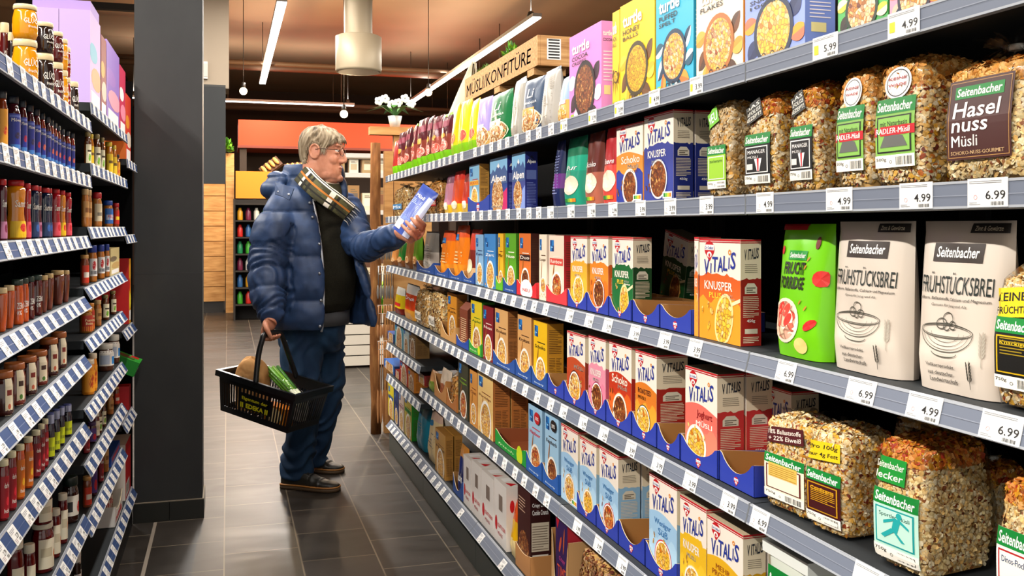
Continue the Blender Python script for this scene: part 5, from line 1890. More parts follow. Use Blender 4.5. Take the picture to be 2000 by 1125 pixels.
# ================================================================ the jam rack: stock
def jar(kind, label, cat, glass, lid, lab=None, words=(), r=.03, h=.08, lidh=.16, shape='jar', tcol='#f4f0e6', ltex=None):
    """Prototype of a jar or bottle: glass, lid and label as parts; label faces -y."""
    t = thing(kind, label, cat)
    G = M(glass, .12, 0, .5, .6)
    zl = h * (1 - lidh)
    P = {
        'jar': [(.86, 0), (.97, .03), (1, .1), (1, .80), (.93, .90), (.84, .96), (.84, 1)],
        'belly': [(.72, 0), (.86, .04), (.97, .2), (1, .45), (.97, .72), (.88, .9), (.84, 1)],
        'bottle': [(.92, 0), (1, .03), (1, .80), (.86, .88), (.72, .94), (.72, 1)],
        'waist': [(.95, 0), (1, .05), (.96, .25), (.80, .48), (.82, .62), (.96, .85), (.92, .96), (.7, 1)],
        'tulip': [(.55, 0), (.66, .03), (.72, .12), (.86, .4), (.97, .75), (1, .9), (.96, 1)],
    }[shape]
    prof = [(a * r, b_ * zl) for a, b_ in P]

    def rad(z):
        for (r0, z0), (r1, z1) in zip(prof, prof[1:]):
            if z <= z1:
                return r0 + (r1 - r0) * (z - z0) / (z1 - z0 + 1e-9)
        return prof[-1][0]
    b = MB()
    b.lathe(prof, G, 18)
    b.build('glass_jar' if shape != 'bottle' else 'glass_bottle', t)
    lr = r * (.92 if shape in ('jar', 'belly', 'tulip') else .8)
    b = MB()
    L = M(lid, .35)
    b.lathe([(lr * .96, zl + .0003), (lr, zl + .001), (lr, h - .003), (lr * .94, h)], L, 18)
    if ltex:
        for k in range(18):
            th = 2 * PI * k / 18
            b.add([(lr * 1.004 * math.cos(th + q), lr * 1.004 * math.sin(th + q), zz) for q, zz in ((0, zl + .001), (.17, zl + .001), (.17, h - .003), (0, h - .003))], [(0, 1, 2, 3)], M(ltex))
    b.build('lid', t)
    b = MB()
    b.surf(lambda a, o, z: ((rad(z) + o + .0005) * math.sin(a), -(rad(z) + o + .0005) * math.cos(a), z))
    if lab:
        c, z0, z1, half = lab[:4]
        b.rect(-half, z0 * zl, half, z1 * zl, M(c, .4), 12, 5)
        for e in lab[4:]:
            if e[0] == 'r':
                b.rect(e[1] * half, (z0 + (z1 - z0) * e[2]) * zl, e[3] * half, (z0 + (z1 - z0) * e[4]) * zl, M(e[5]), 8, 3)
            elif e[0] == 'd':
                b.disc(e[1] * half, (z0 + (z1 - z0) * e[2]) * zl, e[3] * half, e[3] * half * r * 1.0, M(e[4]), 12, rings=2)
    if lab:
        b.build('label', t)
        o0 = b.off
        mp = b.map
        b = MB()
        b.surf(mp)
        b.off = o0 + .0002
    for w_, a0, z0, aw, hh in words:
        b.text(w_, a0, z0 * zl, aw, hh * zl, M(tcol), .05, .012, lift=.0004, res=1)
    if len(b.f):
        b.build('lettering', t)
    t['r'], t['h'] = r, h
    return t


USED = set()
SHN = ['topmost shelf', 'second shelf from the top', 'third shelf', 'fourth shelf', 'fifth shelf', 'sixth shelf', 'seventh shelf', 'eighth shelf', 'lowest shelf']


def putjar(proto, z, px, wpx, yt, label, group, back=0., turn=.75, base=None):
    """One jar whose body is wpx wide at column px; its height follows from row yt."""
    if z in LZ1 and px > 60:
        px = 60 + (px - 60) * .855
    r = .03
    for _ in range(4):
        X = -.397 - r - back
        Y = ysh(px, X)
        r = wpx / 2 * dep(X, Y) / FP
    X = -.397 - r - back
    Y = ysh(px, X)
    k = 0 if z in LZ1 else 1
    Y = min(max(Y, YL[k] + r + .004), YL[k + 1] - r - .004)
    zb = base if base is not None else LT(z)
    h = zat(yt, X, Y) - zb
    s_ = (r / proto['r'], r / proto['r'], h / proto['h'])
    rz = PI / 2 - turn
    if proto.name in USED:
        o = dup(proto, (X, Y, zb), rz, label, group, s_)
    else:
        USED.add(proto.name)
        o = proto
        o.location, o.rotation_euler, o.scale = (X, Y, zb), (0, 0, rz), s_
        o['label'] = label
        o['group'] = group
    return zb + h, Y


def row(z, items, shelf, group, skip=None):
    """items: (proto, px, width px, top row, description[, back])"""
    cnt = {}
    for it in items:
        p, px, wp, yt, desc = it[:5]
        k = cnt.get(desc, 0)
        cnt[desc] = k + 1
        many = sum(1 for q in items if q[4] == desc) > 1
        lb = (ORD[k] + ' ' if many else '') + desc + ', jam rack ' + shelf
        putjar(p, z, px, wp, yt, lb, group, it[5] if len(it) > 5 else 0.)


GL = lambda c, nm: jar('jam_jar', '-', 'jam jar', c, '#d8c8a0', None, (('GLÜCK', -.75, .52, 1.5, .22), ('frucht', -.4, .38, .8, .08)), .031, .075, .15, 'belly')
g_y, g_k, g_m, g_r = GL('#e09a14', 0), GL('#2a1814', 0), GL('#5a1818', 0), GL('#8a1c1c', 0)
NB, MBY = 'near bay topmost shelf', 'middle bay'
up = []
for p, px, wp, yt, nm, upx, uw, uy in ((g_y, 49, 47, 79, 'yellow', 46, 47, 8), (g_k, 91, 36, 106, 'black', 93, 34, 47), (g_m, 117, 29, 123, 'maroon', 118, 28, 64), (g_y, 132, 22, 138, 'amber', 135, 20, 80), (g_r, 141, 17, 152, 'red', 144, 15, 96)):
    zt_, Y = putjar(p, LZ1[0], px, wp, yt, 'lower ' + nm + ' squat jam jar under a twin, topmost shelf of the jam rack', 'squat jam jars on the topmost shelf')
    putjar(p, LZ1[0], px, wp * .98, uy + (px - upx), 'upper ' + nm + ' squat jam jar stacked on a twin, topmost shelf', 'squat jam jars on the topmost shelf', base=zt_ + .0006)
row(LZ1[0], [(g_k, 156, 22, 160, 'single dark jam jar with cream lid, not stacked'), (g_m, 9, 17, 45, 'small dark red jam jar behind the yellow pair', .07), (g_k, 23, 15, 64, 'small black jam jar behind the yellow pair', .05)], NB, 'squat jam jars on the topmost shelf')
zt_, Y = putjar(g_r, LZ1[0], 3, 26, 62, 'lower red squat jam jar cut by the picture edge, topmost shelf', 'squat jam jars on the topmost shelf', .12)

BO = lambda c, d1, nm: jar('syrup_bottle', '-', 'fruit spread bottle', c, '#1c2434', ('#26389c', .08, .80, 1.15, ('d', .1, .4, .4, d1), ('r', -.8, .05, .8, .16, '#4a8ad0'), ('r', -.9, .9, .9, .96, '#6a7ac8')), (('Möven', -.8, .64, 1.6, .07),), .022, .16, .13, 'bottle')
bo1, bo2, bo3 = BO('#4a1420', '#3a2a4a', 0), BO('#8a2c14', '#e0702c', 0), BO('#5a1a1a', '#c02030', 0)
D2 = 'dark lidded fruit spread bottle with blue label'
row(LZ1[1], [(bo1, 25, 26, 188, D2), (bo3, 44, 16, 196, D2), (bo1, 58, 17, 205, D2), (bo3, 73, 15, 213, D2), (bo2, 86, 13, 221, D2), (bo1, 98, 13, 228, D2), (bo2, 107, 10, 234, D2), (bo2, 115, 10, 240, D2), (bo2, 123, 10, 246, D2), (bo3, 132, 11, 253, D2), (bo2, 143, 13, 256, D2), (bo2, 154, 11, 260, D2)], 'near bay second shelf', 'blue labelled bottles on the second shelf')
bo4 = jar('syrup_bottle', '-', 'fruit spread bottle', '#8a3c14', '#2a2c34', ('#e8a42c', .1, .8, 1.1, ('d', 0, .4, .5, '#d8442c')), (), .022, .16, .13, 'bottle')
row(LZ1[1], [(bo4, 5, 18, 178, 'bottle with orange label at the edge of the picture')], 'near bay second shelf', 'blue labelled bottles on the second shelf')
hon = jar('honey_jar', '-', 'honey jar', '#6a3a14', '#8a7a4a', ('#f0e8c8', .12, .75, 1.1, ('d', 0, .3, .4, '#7cb82c'), ('r', -.6, .6, .6, .7, '#4a3a24')), (), .024, .1, .14, 'bottle')
hon2 = jar('honey_jar', '-', 'honey jar', '#c87c14', '#e0c040', ('#f0cc2c', .12, .75, 1.1, ('r', -.6, .5, .6, .65, '#7a5a14')), (), .024, .1, .14, 'bottle')
row(LZ2[1], [(hon, 171, 13, 258, 'honey bottle with cream label'), (hon2, 178, 10, 262, 'honey bottle with yellow label'), (hon, 188, 15, 262, 'honey bottle with cream label'), (hon, 199, 11, 269, 'honey bottle with cream label'), (hon2, 212, 16, 277, 'honey bottle with yellow label'), (hon2, 222, 12, 284, 'honey bottle with yellow label'), (bo4, 231, 11, 302, 'short orange bottle')], 'middle bay second shelf', 'honey bottles in the middle bay')

SQ = lambda c, f, l2: jar('squeeze_bottle', '-', 'fruit spread bottle', c, '#c01c24', (f, .03, .34, 1.2, ('d', .2, .6, .35, l2)), (('Samt', -.7, .60, 1.4, .14),), .026, .15, .10, 'waist')
s_o, s_r, s_n, s_m = SQ('#e0901c', '#f4c818', '#d82c20'), SQ('#b41c2c', '#e85a6a', '#d02030'), SQ('#1c2c4c', '#2c4470', '#3a6ab0'), SQ('#5c1428', '#c080a0', '#8a2050')
row(LZ1[2], [(s_m, 6, 15, 350, 'maroon waisted squeeze bottle'), (s_o, 31, 36, 352, 'orange waisted squeeze bottle with red cap'), (s_r, 53, 15, 358, 'red waisted squeeze bottle'), (s_n, 67, 20, 362, 'navy waisted squeeze bottle'), (s_m, 78, 12, 364, 'maroon waisted squeeze bottle'), (s_n, 92, 21, 367, 'navy waisted squeeze bottle'), (s_n, 103, 11, 368, 'navy waisted squeeze bottle'), (s_r, 116, 20, 369, 'red waisted squeeze bottle'), (s_o, 131, 15, 372, 'orange waisted squeeze bottle with red cap'), (s_r, 144, 16, 376, 'red waisted squeeze bottle')], 'near bay third shelf', 'squeeze bottles on the third shelf')
pb1 = jar('peanut_butter_jar', '-', 'spread jar', '#b8783a', '#c8a878', ('#c89a60', .3, .8, 1.1, ('r', -.5, .3, .5, .6, '#8a5a2c')), (), .03, .1, .16, 'jar')
pb2 = jar('peanut_butter_jar', '-', 'spread jar', '#b8783a', '#b41c24', ('#d8c8a8', .2, .82, 1.1, ('r', -.5, .3, .5, .5, '#8a8070')), (), .03, .1, .18, 'jar')
pb3 = jar('peanut_butter_jar', '-', 'spread jar', '#b0702c', '#1c4c9c', ('#2c6ab0', .15, .85, 1.2, ('r', -.8, .25, .8, .6, '#e8e8e8')), (('PELL', -.6, .4, 1.2, .16),), .03, .1, .18, 'jar', '#b02030')
pb4 = jar('peanut_butter_jar', '-', 'spread jar', '#a04418', '#b41c24', ('#c83020', .15, .85, 1.2, ('r', -.6, .3, .6, .55, '#f0d030')), (), .03, .1, .18, 'jar')
row(LZ2[2], [(pb1, 166, 14, 369, 'tan peanut butter jar'), (pb1, 173, 12, 371, 'tan peanut butter jar'), (pb2, 189, 19, 376, 'peanut butter jar with red lid'), (pb3, 210, 20, 392, 'blue labelled peanut butter jar'), (pb4, 226, 13, 397, 'small red spread jar')], 'middle bay third shelf', 'spread jars in the middle bay')
ze1 = jar('jam_jar', '-', 'jam jar', '#c85a1c', '#34463c', None, (('ZERO', -.7, .40, 1.4, .16), ('0%', -.7, .24, .8, .12)), .028, .1, .13, 'jar')
ze2 = jar('jam_jar', '-', 'jam jar', '#5c1418', '#34463c', None, (('ZERO', -.7, .40, 1.4, .16), ('0%', -.7, .24, .8, .12)), .028, .1, .13, 'jar')
tu1 = jar('tulip_jar', '-', 'jam jar', '#7a4030', '#cdb07c', None, (), .03, .09, .13, 'tulip')
tu2 = jar('tulip_jar', '-', 'jam jar', '#c05a24', '#d8c094', None, (), .03, .09, .13, 'tulip')
row(LZ1[3], [(tu2, 3, 22, 562, 'orange tulip shaped jam jar'), (tu2, 18, 20, 557, 'orange tulip shaped jam jar'), (ze1, 34, 22, 546, 'orange jam jar with green lid'), (ze1, 48, 15, 543, 'orange jam jar with green lid'), (ze2, 60, 14, 540, 'dark red jam jar with green lid'), (ze2, 74, 20, 537, 'dark red jam jar with green lid'), (tu1, 89, 17, 538, 'brown tulip shaped jam jar'), (tu1, 102, 17, 534, 'brown tulip shaped jam jar'), (tu1, 121, 25, 528, 'brown tulip shaped jam jar'), (tu1, 139, 16, 528, 'brown tulip shaped jam jar')], 'near bay fourth shelf', 'jam jars on the fourth shelf')
pbb = jar('peanut_butter_jar', '-', 'spread jar', '#b8742c', '#1c3c8c', ('#e8e4e0', .2, .8, 1.2, ('d', -.2, .6, .35, '#c8202c'), ('r', -.8, .1, .8, .3, '#7a7a80')), (), .03, .1, .2, 'jar')
pbr = jar('peanut_butter_jar', '-', 'spread jar', '#8a4a2c', '#c89a5c', ('#d04020', .1, .75, 1.2, ('r', -.7, .3, .7, .6, '#e8e0d4')), (), .03, .1, .12, 'jar')
row(LZ2[3], [(pbr, 165, 16, 498, 'red labelled spread jar'), (pbb, 180, 18, 479, 'blue lidded peanut butter jar'), (pbb, 196, 16, 478, 'blue lidded peanut butter jar'), (pbb, 208, 11, 477, 'blue lidded peanut butter jar')], 'middle bay fourth shelf', 'spread jars in the middle bay')
sl = jar('spread_jar', '-', 'spread jar', '#4a1c10', '#a86434', ('#e8dcc0', .0, .99, .42, ('r', -.6, .55, .6, .7, '#8a3020'), ('d', 0, .25, .4, '#c86a4a')), (), .031, .085, .16, 'jar')
sl2 = jar('spread_jar', '-', 'spread jar', '#7a2a12', '#a86434', ('#e8dcc0', .0, .99, .42, ('r', -.6, .55, .6, .7, '#4a3020'), ('d', 0, .25, .4, '#5a8a3a')), (), .031, .085, .16, 'jar')
row(LZ1[4], [(sl, 6, 38, 724, 'brown spread jar with cream sleeve'), (sl2, 28, 40, 708, 'brown spread jar with cream sleeve'), (sl, 52, 38, 695, 'brown spread jar with cream sleeve'), (sl2, 74, 40, 684, 'brown spread jar with cream sleeve'), (sl, 101, 36, 660, 'brown spread jar with cream sleeve'), (sl, 124, 30, 648, 'brown spread jar with cream sleeve')], 'near bay fifth shelf', 'brown spread jars on the fifth shelf')
pnb = jar('peanut_butter_jar', '-', 'spread jar', '#a8702c', '#c8862c', ('#b4341c', .1, .85, 1.3, ('r', -.9, .0, .9, .3, '#e8a02c')), (('Peanut', -.8, .56, 1.5, .13), ('Butter', -.7, .40, 1.4, .13)), .03, .09, .12, 'jar', '#f0e0b0')
row(LZ2[4], [(pnb, 168, 24, 604, 'red and orange peanut butter jar'), (pnb, 176, 16, 592, 'red and orange peanut butter jar'), (pb1, 190, 15, 586, 'tan peanut butter jar'), (hon, 205, 15, 576, 'cream labelled jar'), (hon, 220, 13, 568, 'cream labelled jar')], 'middle bay fifth shelf', 'spread jars in the middle bay')
tub = jar('spread_tub', '-', 'spread jar', '#5a3420', '#d8d4c8', ('#e8e4dc', .25, .95, 1.4, ('r', -.9, .1, -.1, .7, '#b8c4d8'), ('r', .1, .1, .9, .6, '#3a8ac8')), (), .04, .09, .2, 'jar')
ani = jar('spread_jar', '-', 'spread jar', '#d88a24', '#d8c8b0', ('#e8a02c', .1, .8, 1.2, ('d', 0, .5, .5, '#b8401c')), (), .03, .09, .14, 'jar')
row(LZ2[5], [(ani, 172, 24, 702, 'orange spread jar with animal print'), (ani, 181, 17, 690, 'orange spread jar with animal print'), (tub, 205, 32, 671, 'wide white lidded spread tub'), (tub, 221, 24, 654, 'wide white lidded spread tub')], 'middle bay sixth shelf', 'spread jars in the middle bay')
FS = lambda c, c2, d: jar('jam_jar', '-', 'jam jar', c, '#d8cfae', (c2, .05, .82, 1.2, ('d', .2, .4, .3, d)), (('darbo', -.5, .60, 1.1, .1), ('frucht', -.5, .14, 1.0, .08)), .024, .12, .11, 'jar')
f_r, f_o, f_d = FS('#7a1018', '#a81828', '#d83040'), FS('#c05010', '#d8781c', '#e8b830'), FS('#5c0c14', '#8c1420', '#c83038')
D6 = 'tall {} jam jar with cream lid'
row(LZ1[5], [(f_r, 7, 19, 897, D6.format('red')), (f_r, 23, 17, 881, D6.format('red')), (f_o, 39, 17, 868, D6.format('orange')), (f_o, 55, 18, 853, D6.format('orange')), (f_d, 72, 17, 840, D6.format('dark red')), (f_d, 84, 13, 828, D6.format('dark red')), (f_r, 93, 12, 818, D6.format('red'))], 'near bay sixth shelf', 'tall jam jars on the sixth shelf')
ging = jar('jam_jar', '-', 'jam jar', '#24142c', '#4c5488', ('#c4cc1c', .08, .62, 1.3, ('r', -.8, .3, .8, .5, '#5a5a24')), (), .026, .08, .24, 'jar', ltex='#d0d4e4')
row(LZ1[5], [(ging, 105, 15, 806, 'dark jam jar with gingham lid and lime label'), (ging, 118, 14, 799, 'dark jam jar with gingham lid and lime label'), (ging, 130, 12, 793, 'dark jam jar with gingham lid and lime label'), (ging, 143, 17, 789, 'dark jam jar with gingham lid and lime label')], 'near bay sixth shelf', 'gingham lidded jars on the sixth shelf')
pur = jar('jam_jar', '-', 'jam jar', '#4a1420', '#4a2c5c', ('#5a3a84', .1, .85, 1.3, ('d', 0, .35, .35, '#c8202c')), (), .026, .08, .16, 'jar')
row(LZ2[6], [(f_d, 168, 14, 834, 'dark red fruit jar'), (pur, 179, 17, 824, 'purple labelled fruit jar'), (hon, 193, 12, 796, 'cream labelled jar'), (hon, 202, 10, 786, 'cream labelled jar'), (pb1, 215, 13, 768, 'tan spread jar'), (pbr, 227, 11, 756, 'red labelled spread jar')], 'middle bay seventh shelf', 'spread jars in the middle bay')
wl = jar('jam_jar', '-', 'jam jar', '#6a1414', '#e4dcc8', ('#ece4cc', .1, .78, 1.0, ('d', .75, .45, .25, '#d8741c'), ('r', -.8, .4, .3, .7, '#cfc4a8')), (), .034, .1, .14, 'jar')
wd = jar('spread_jar', '-', 'spread jar', '#3a1a10', '#1c2c24', ('#e4e0d4', .2, .75, 1.2, ('d', .5, .4, .3, '#c8301c'), ('r', -.8, .2, -.3, .7, '#3a3a3a')), (), .034, .1, .2, 'jar')
zt_, Y = putjar(wl, LZ1[6], 87, 40, 1017, 'big red jam jar with cream lid and label, lower of two on the jam rack', 'cream lidded jam jars on the seventh shelf')
putjar(wl, LZ1[6], 87, 34, 951, 'big red jam jar with cream lid and label, on its twin, jam rack', 'cream lidded jam jars on the seventh shelf', base=zt_ + .0006)
row(LZ1[6], [(wl, 30, 30, 1046, 'red jam jar with cream lid'), (wl, 57, 22, 1062, 'red jam jar with cream lid'), (wl, 116, 19, 993, 'red jam jar with cream lid'), (wl, 133, 18, 963, 'red jam jar with cream lid'), (wd, 150, 30, 930, 'chocolate spread jar with dark green lid')], 'near bay seventh shelf', 'cream lidded jam jars on the seventh shelf')
nu = jar('spread_jar', '-', 'spread jar', '#3c1a0c', '#e8e4dc', ('#ece4dc', .1, .8, 1.3, ('d', .4, .3, .3, '#8a5a2c')), (('lla', -.3, .45, 1.0, .25),), .034, .1, .2, 'jar', '#c8202c')
row(LZ2[8], [(ani, 171, 14, 1084, 'orange spread jar'), (nu, 183, 15, 1070, 'white lidded chocolate spread jar'), (nu, 195, 12, 1058, 'white lidded chocolate spread jar')], 'middle bay lowest shelf', 'spread jars in the middle bay')

row(LZ2[7], [(pbr, 170, 17, 930, 'red labelled spread jar'), (pur, 182, 15, 897, 'purple labelled fruit jar'), (f_d, 196, 12, 872, 'dark red fruit jar'), (pb1, 206, 12, 858, 'tan spread jar')], 'middle bay eighth shelf', 'spread jars in the middle bay')
row(LZ2[6], [(wl, 187, 14, 806, 'cream lidded red jam jar')], 'middle bay seventh shelf', 'spread jars in the middle bay')


def lcarton(z, xl, xr, yt, d, cf, cs, label, deco=None, base=None, X=-.396, name='snack_carton', h=None, group=None):
    """Carton on the jam rack: xl is its near edge, xr its far edge."""
    ya, yb = ysh(xl, X), min(ysh(xr, X), 4.33)
    zb = base if base is not None else LT(z)
    hh = h or zat(yt, X, (ya + yb) / 2) - zb
    b = Box(yb - ya - .001, hh, d, M(cf), M(cs))
    if deco:
        deco(b)
    o = b.build(name)
    tag(o, label, 'carton', group)
    o.location = (X, (ya + yb) / 2, zb)
    o.rotation_euler = (0, 0, PI / 2)
    return o


def snack(c1, c2):
    def f(b):
        b.disc(.3, .6, .4, .1, M(c1), 12)
        b.disc(.6, .35, .5, .12, M(c2), 12)
        b.rect(.1, .05, .9, .2, WHITE)
    return f


o = lcarton(LZ2[0], 176, 196, 36, .085, '#bfa8d4', '#bba4d6', 'tall lilac carton in front of a twin on the topmost shelf, jam rack', snack('#6ab0c8', '#d89a6c'))
c = o.copy()
COL.objects.link(c)
c['label'] = 'tall lilac carton behind its twin at the back of the topmost shelf, jam rack'
c.location.x -= .0865
top_ = o.location.z + max(v.co.z for v in o.data.vertices)
b = Box(.20, .035, .16, M('#a58cc8'), M('#a58cc8'))
o2 = tag(b.build('snack_carton'), 'flat lilac carton lying across the two tall lilac cartons', 'carton')
o2.location = (-.40, o.location.y + .02, top_ + .0006)
o2.rotation_euler = (0, 0, PI / 2)
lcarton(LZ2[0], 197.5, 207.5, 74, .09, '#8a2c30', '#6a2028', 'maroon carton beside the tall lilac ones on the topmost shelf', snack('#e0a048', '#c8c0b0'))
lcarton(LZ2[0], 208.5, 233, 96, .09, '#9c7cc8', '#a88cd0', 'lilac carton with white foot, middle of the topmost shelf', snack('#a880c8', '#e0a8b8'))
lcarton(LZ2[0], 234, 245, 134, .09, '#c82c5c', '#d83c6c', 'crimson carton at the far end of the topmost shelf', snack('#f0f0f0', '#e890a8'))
lcarton(LZ3[0], 246, 258, 188, .09, '#d8442c', '#e07a24', 'orange red carton next to the grey pillar, topmost shelf', snack('#e89a2c', '#e8d8c8'))
lcarton(LZ2[3], 216, 233, 484, .08, '#d8c890', '#cbb880', 'cream carton beside the blue lidded peanut butter jars', snack('#8a7a5c', '#c8a86c'))
lcarton(LZ3[2], 252, 268, 505, .13, '#e0a41c', '#c01c1c', 'tall red carton with yellow front beside the grey pillar', snack('#d83018', '#f4dc40'))
o = lcarton(LZ3[3], 252, 262, 752, .11, '#b41c24', '#b41c24', 'short red carton under the tilted green one')
top_ = o.location.z + max(v.co.z for v in o.data.vertices)
b = Box(.13, .06, .13, M('#2c9a30'), M('#1c8a2c'), M('#3aaa3c'))
b.lid()
b.disc(.5, .6, .3, .28, M('#7a4a28'), 14)
b.disc(.3, .3, .12, .12, M('#5a3018'), 10)
b.rect(.6, .1, .95, .35, RED)
b.front()
b.text('Bio', .2, .3, .4, .4, WHITE, 0, .02)
o2 = tag(b.build('snack_carton'), 'bright green carton tilting out of the jam rack beside the grey pillar', 'carton')
o2.location = (-.372, o.location.y - .05, top_ + .05)
o2.rotation_euler = (.0, math.radians(-4), PI / 2 - .0)
o2.rotation_euler = (math.radians(24), 0, PI / 2)
t_ = LT(LZ2[6])
lcarton(LZ2[7], 217, 234, 925, .08, '#1c4ca0', '#2050a8', 'flat blue packet of the middle bay, eighth shelf', lambda b: b.rect(.1, .3, .9, .7, M('#a82030')), h=.035)
# display cartons at the foot
o = lcarton(LZ3[4], 245, 268, 858, .20, '#c8141c', '#e4dcd2', 'tall red and white display carton at the foot of the grey pillar', lambda b: (b.rect(.1, .04, .7, .28, WHITE), b.bars(.15, .07, .65, .25, INK, 10)))
b = tray(.26, .075, .16, '#e8e4de', '#d8d0c4', None, .45, 1.)
b.surf(lambda a, o, z: ((a - .5) * .26, -o, z * .075))
b.text('nutella', .12, .12, .76, .36, M('#d01c20'), 0, .03)
o = tag(b.build('display_tray'), 'white display tray with red letters at the foot of the jam rack', 'display tray')
o.location = (-.398, ysh(232, -.398), LT(LZ2[8]))
o.rotation_euler = (0, 0, PI / 2)
for k, yy in enumerate((-.02, .055)):
    zz = LT(LZ2[8]) + .0022
    r_ = dup(nu, (-.46, ysh(232, -.398) + yy, zz), PI / 2 - .6, ORD[k] + ' white lidded chocolate spread jar in the white display tray', 'spread jars in the middle bay', (1., 1., 1.15))

# ================================================================ the shopper
def ell(c, a, b, ra, rb, n=28, p0=0., p1=2 * PI, ex=2.0, closed=True):
    out = []
    m = n if closed else n + 1
    for i in range(m):
        t = p0 + (p1 - p0) * i / n
        q, s_ = math.cos(t), math.sin(t)
        k = (abs(q) ** ex + abs(s_) ** ex) ** (-1 / ex)
        out.append(c + a * (ra * k * q) + b * (rb * k * s_))
    return out


def loft(b, rings, mat, cap=True):
    n = len(rings[0])
    vs = [p for r in rings for p in r]
    fs = []
    for j in range(len(rings) - 1):
        for i in range(n):
            fs.append((j * n + i, j * n + (i + 1) % n, (j + 1) * n + (i + 1) % n, (j + 1) * n + i))
    if cap:
        fs.append(tuple(range(n))[::-1])
        fs.append(tuple((len(rings) - 1) * n + i for i in range(n)))
    b.add(vs, fs, mat, True)


def smoothpath(pts, rad, k=5):
    """Catmull-Rom through the points, with radii."""
    P, Q = [], []
    n = len(pts)
    for i in range(n - 1):
        p0, p1, p2, p3 = pts[max(i - 1, 0)], pts[i], pts[i + 1], pts[min(i + 2, n - 1)]
        for j in range(k):
            t = j / k
            P.append(.5 * ((2 * p1) + (p2 - p0) * t + (2 * p0 - 5 * p1 + 4 * p2 - p3) * t * t + (3 * p1 - p0 - 3 * p2 + p3) * t ** 3))
            Q.append(rad[i] + (rad[i + 1] - rad[i]) * t)
    return P + [pts[-1]], Q + [rad[-1]]


def limb(b, pts, rad, mat, n=16, k=5, caps=True):
    P, Q = smoothpath([Vector(p) for p in pts], rad, k)
    b.tube(P, Q, mat, n)
    if caps:
        b.ball(P[0], Q[0], mat, n, 8)
        b.ball(P[-1], Q[-1], mat, n, 8)


def bake(b, name, voxel, sm, parent, mat, disp=None, facemat=None, sm2=1):
    """Fuse the overlapping solids of b into one continuous surface."""
    o = b.build(name)
    md = o.modifiers.new('fuse', 'REMESH')
    md.mode = 'VOXEL'
    md.voxel_size = voxel
    ms = o.modifiers.new('ease', 'SMOOTH')
    ms.iterations, ms.factor = sm, .5
    dg = bpy.context.evaluated_depsgraph_get()
    ev = o.evaluated_get(dg)
    me = bpy.data.meshes.new_from_object(ev)
    me.name = name
    old = o.data
    o.modifiers.clear()
    o.data = me
    bpy.data.meshes.remove(old)
    if disp:
        ds = [(v, v.co.copy(), v.normal.copy()) for v in me.vertices]
        for v, c, nr in ds:
            v.co = c + nr * disp(c, nr)
    me.materials.clear()
    for m_ in (mat if isinstance(mat, list) else [mat]):
        me.materials.append(m_)
    fi = [0] * len(me.polygons)
    if facemat:
        fi = [facemat(p.center) for p in me.polygons]
    me.polygons.foreach_set('material_index', fi)
    me.polygons.foreach_set('use_smooth', [True] * len(me.polygons))
    me.update()
    if parent:
        adopt(o, parent)
    return o


ZU = Vector((0, 0, 1))
FA_ = math.radians(45)
FD, LD = Vector((math.cos(FA_), -math.sin(FA_), 0)), Vector((math.sin(FA_), math.cos(FA_), 0))
TC0 = P3(612, 500, 4.80)
TCX, TCY = TC0.x, TC0.y
man = thing('person', 'grey haired shopper in glasses and blue puffer jacket, reading a packet, basket in hand', 'person', (TCX, TCY, 0))
zy = lambda py: CZ - (py - HY) * 4.78 / FP

# skin material
n = NT('skin', .5, .4)
nz = n.n('ShaderNodeTexNoise')
nz.inputs['Scale'].default_value = 22
nz.inputs['Detail'].default_value = 5
n.l(n.coord(), nz.inputs['Vector'])
n.col(n.ramp(nz.outputs[0], [(.3, '#c08468'), (.55, '#cf977c'), (.75, '#c4866f')]))
n.b.inputs['Subsurface Weight'].default_value = .12
n.b.inputs['Subsurface Radius'].default_value = (.02, .008, .004)
SKIN = n.m
LIP = M('#c08068', .5)

# ---- head frame
HA = math.radians(20)
HF = Vector((math.cos(HA), -math.sin(HA), -.10)).normalized()
HL_ = Vector((math.sin(HA), math.cos(HA), 0)).normalized()
HU = HF.cross(HL_).normalized()
HO = P3(629, 300, 4.70)
HM = Matrix(((HF.x, HL_.x, HU.x, HO.x), (HF.y, HL_.y, HU.y, HO.y), (HF.z, HL_.z, HU.z, HO.z), (0, 0, 0, 1)))
HI = HM.inverted()
SEC = [(-.137, .078, .01, .018), (-.130, .098, -.002, .036), (-.115, .106, -.02, .050), (-.095, .106, -.045, .060), (-.075, .102, -.068, .066), (-.05, .098, -.085, .070),
       (-.02, .094, -.095, .073), (.005, .089, -.100, .075), (.022, .086, -.104, .076), (.045, .097, -.106, .077), (.07, .096, -.104, .076), (.092, .084, -.096, .070), (.11, .064, -.082, .060), (.124, .036, -.058, .044), (.132, .0, -.03, .02)]


def sec(z):
    if z <= SEC[0][0]:
        return SEC[0][1:]
    for p, q in zip(SEC, SEC[1:]):
        if z <= q[0]:
            t = (z - p[0]) / (q[0] - p[0])
            return tuple(p[k] + (q[k] - p[k]) * t for k in (1, 2, 3))
    return SEC[-1][1:]


def hring(z, al, grow=0.):
    f, bk, w = sec(z)
    cx, hx = (f + bk) / 2, (f - bk) / 2 + grow
    q, s_ = math.cos(al), math.sin(al)
    k = (abs(q) ** 2.3 + abs(s_) ** 2.3) ** (-1 / 2.3)
    return Vector((cx + hx * k * q, (w + grow) * k * s_, z))


b = MB()
loft(b, [[HM @ hring(z, 2 * PI * i / 30) for i in range(30)] for z, *_ in SEC], SKIN)
hp = lambda x, y, z: HM @ Vector((x, y, z))
H3 = HM.to_3x3()


def hball(x, y, z, r):
    b.ball(hp(x, y, z), r, SKIN, 14, 10, H3)


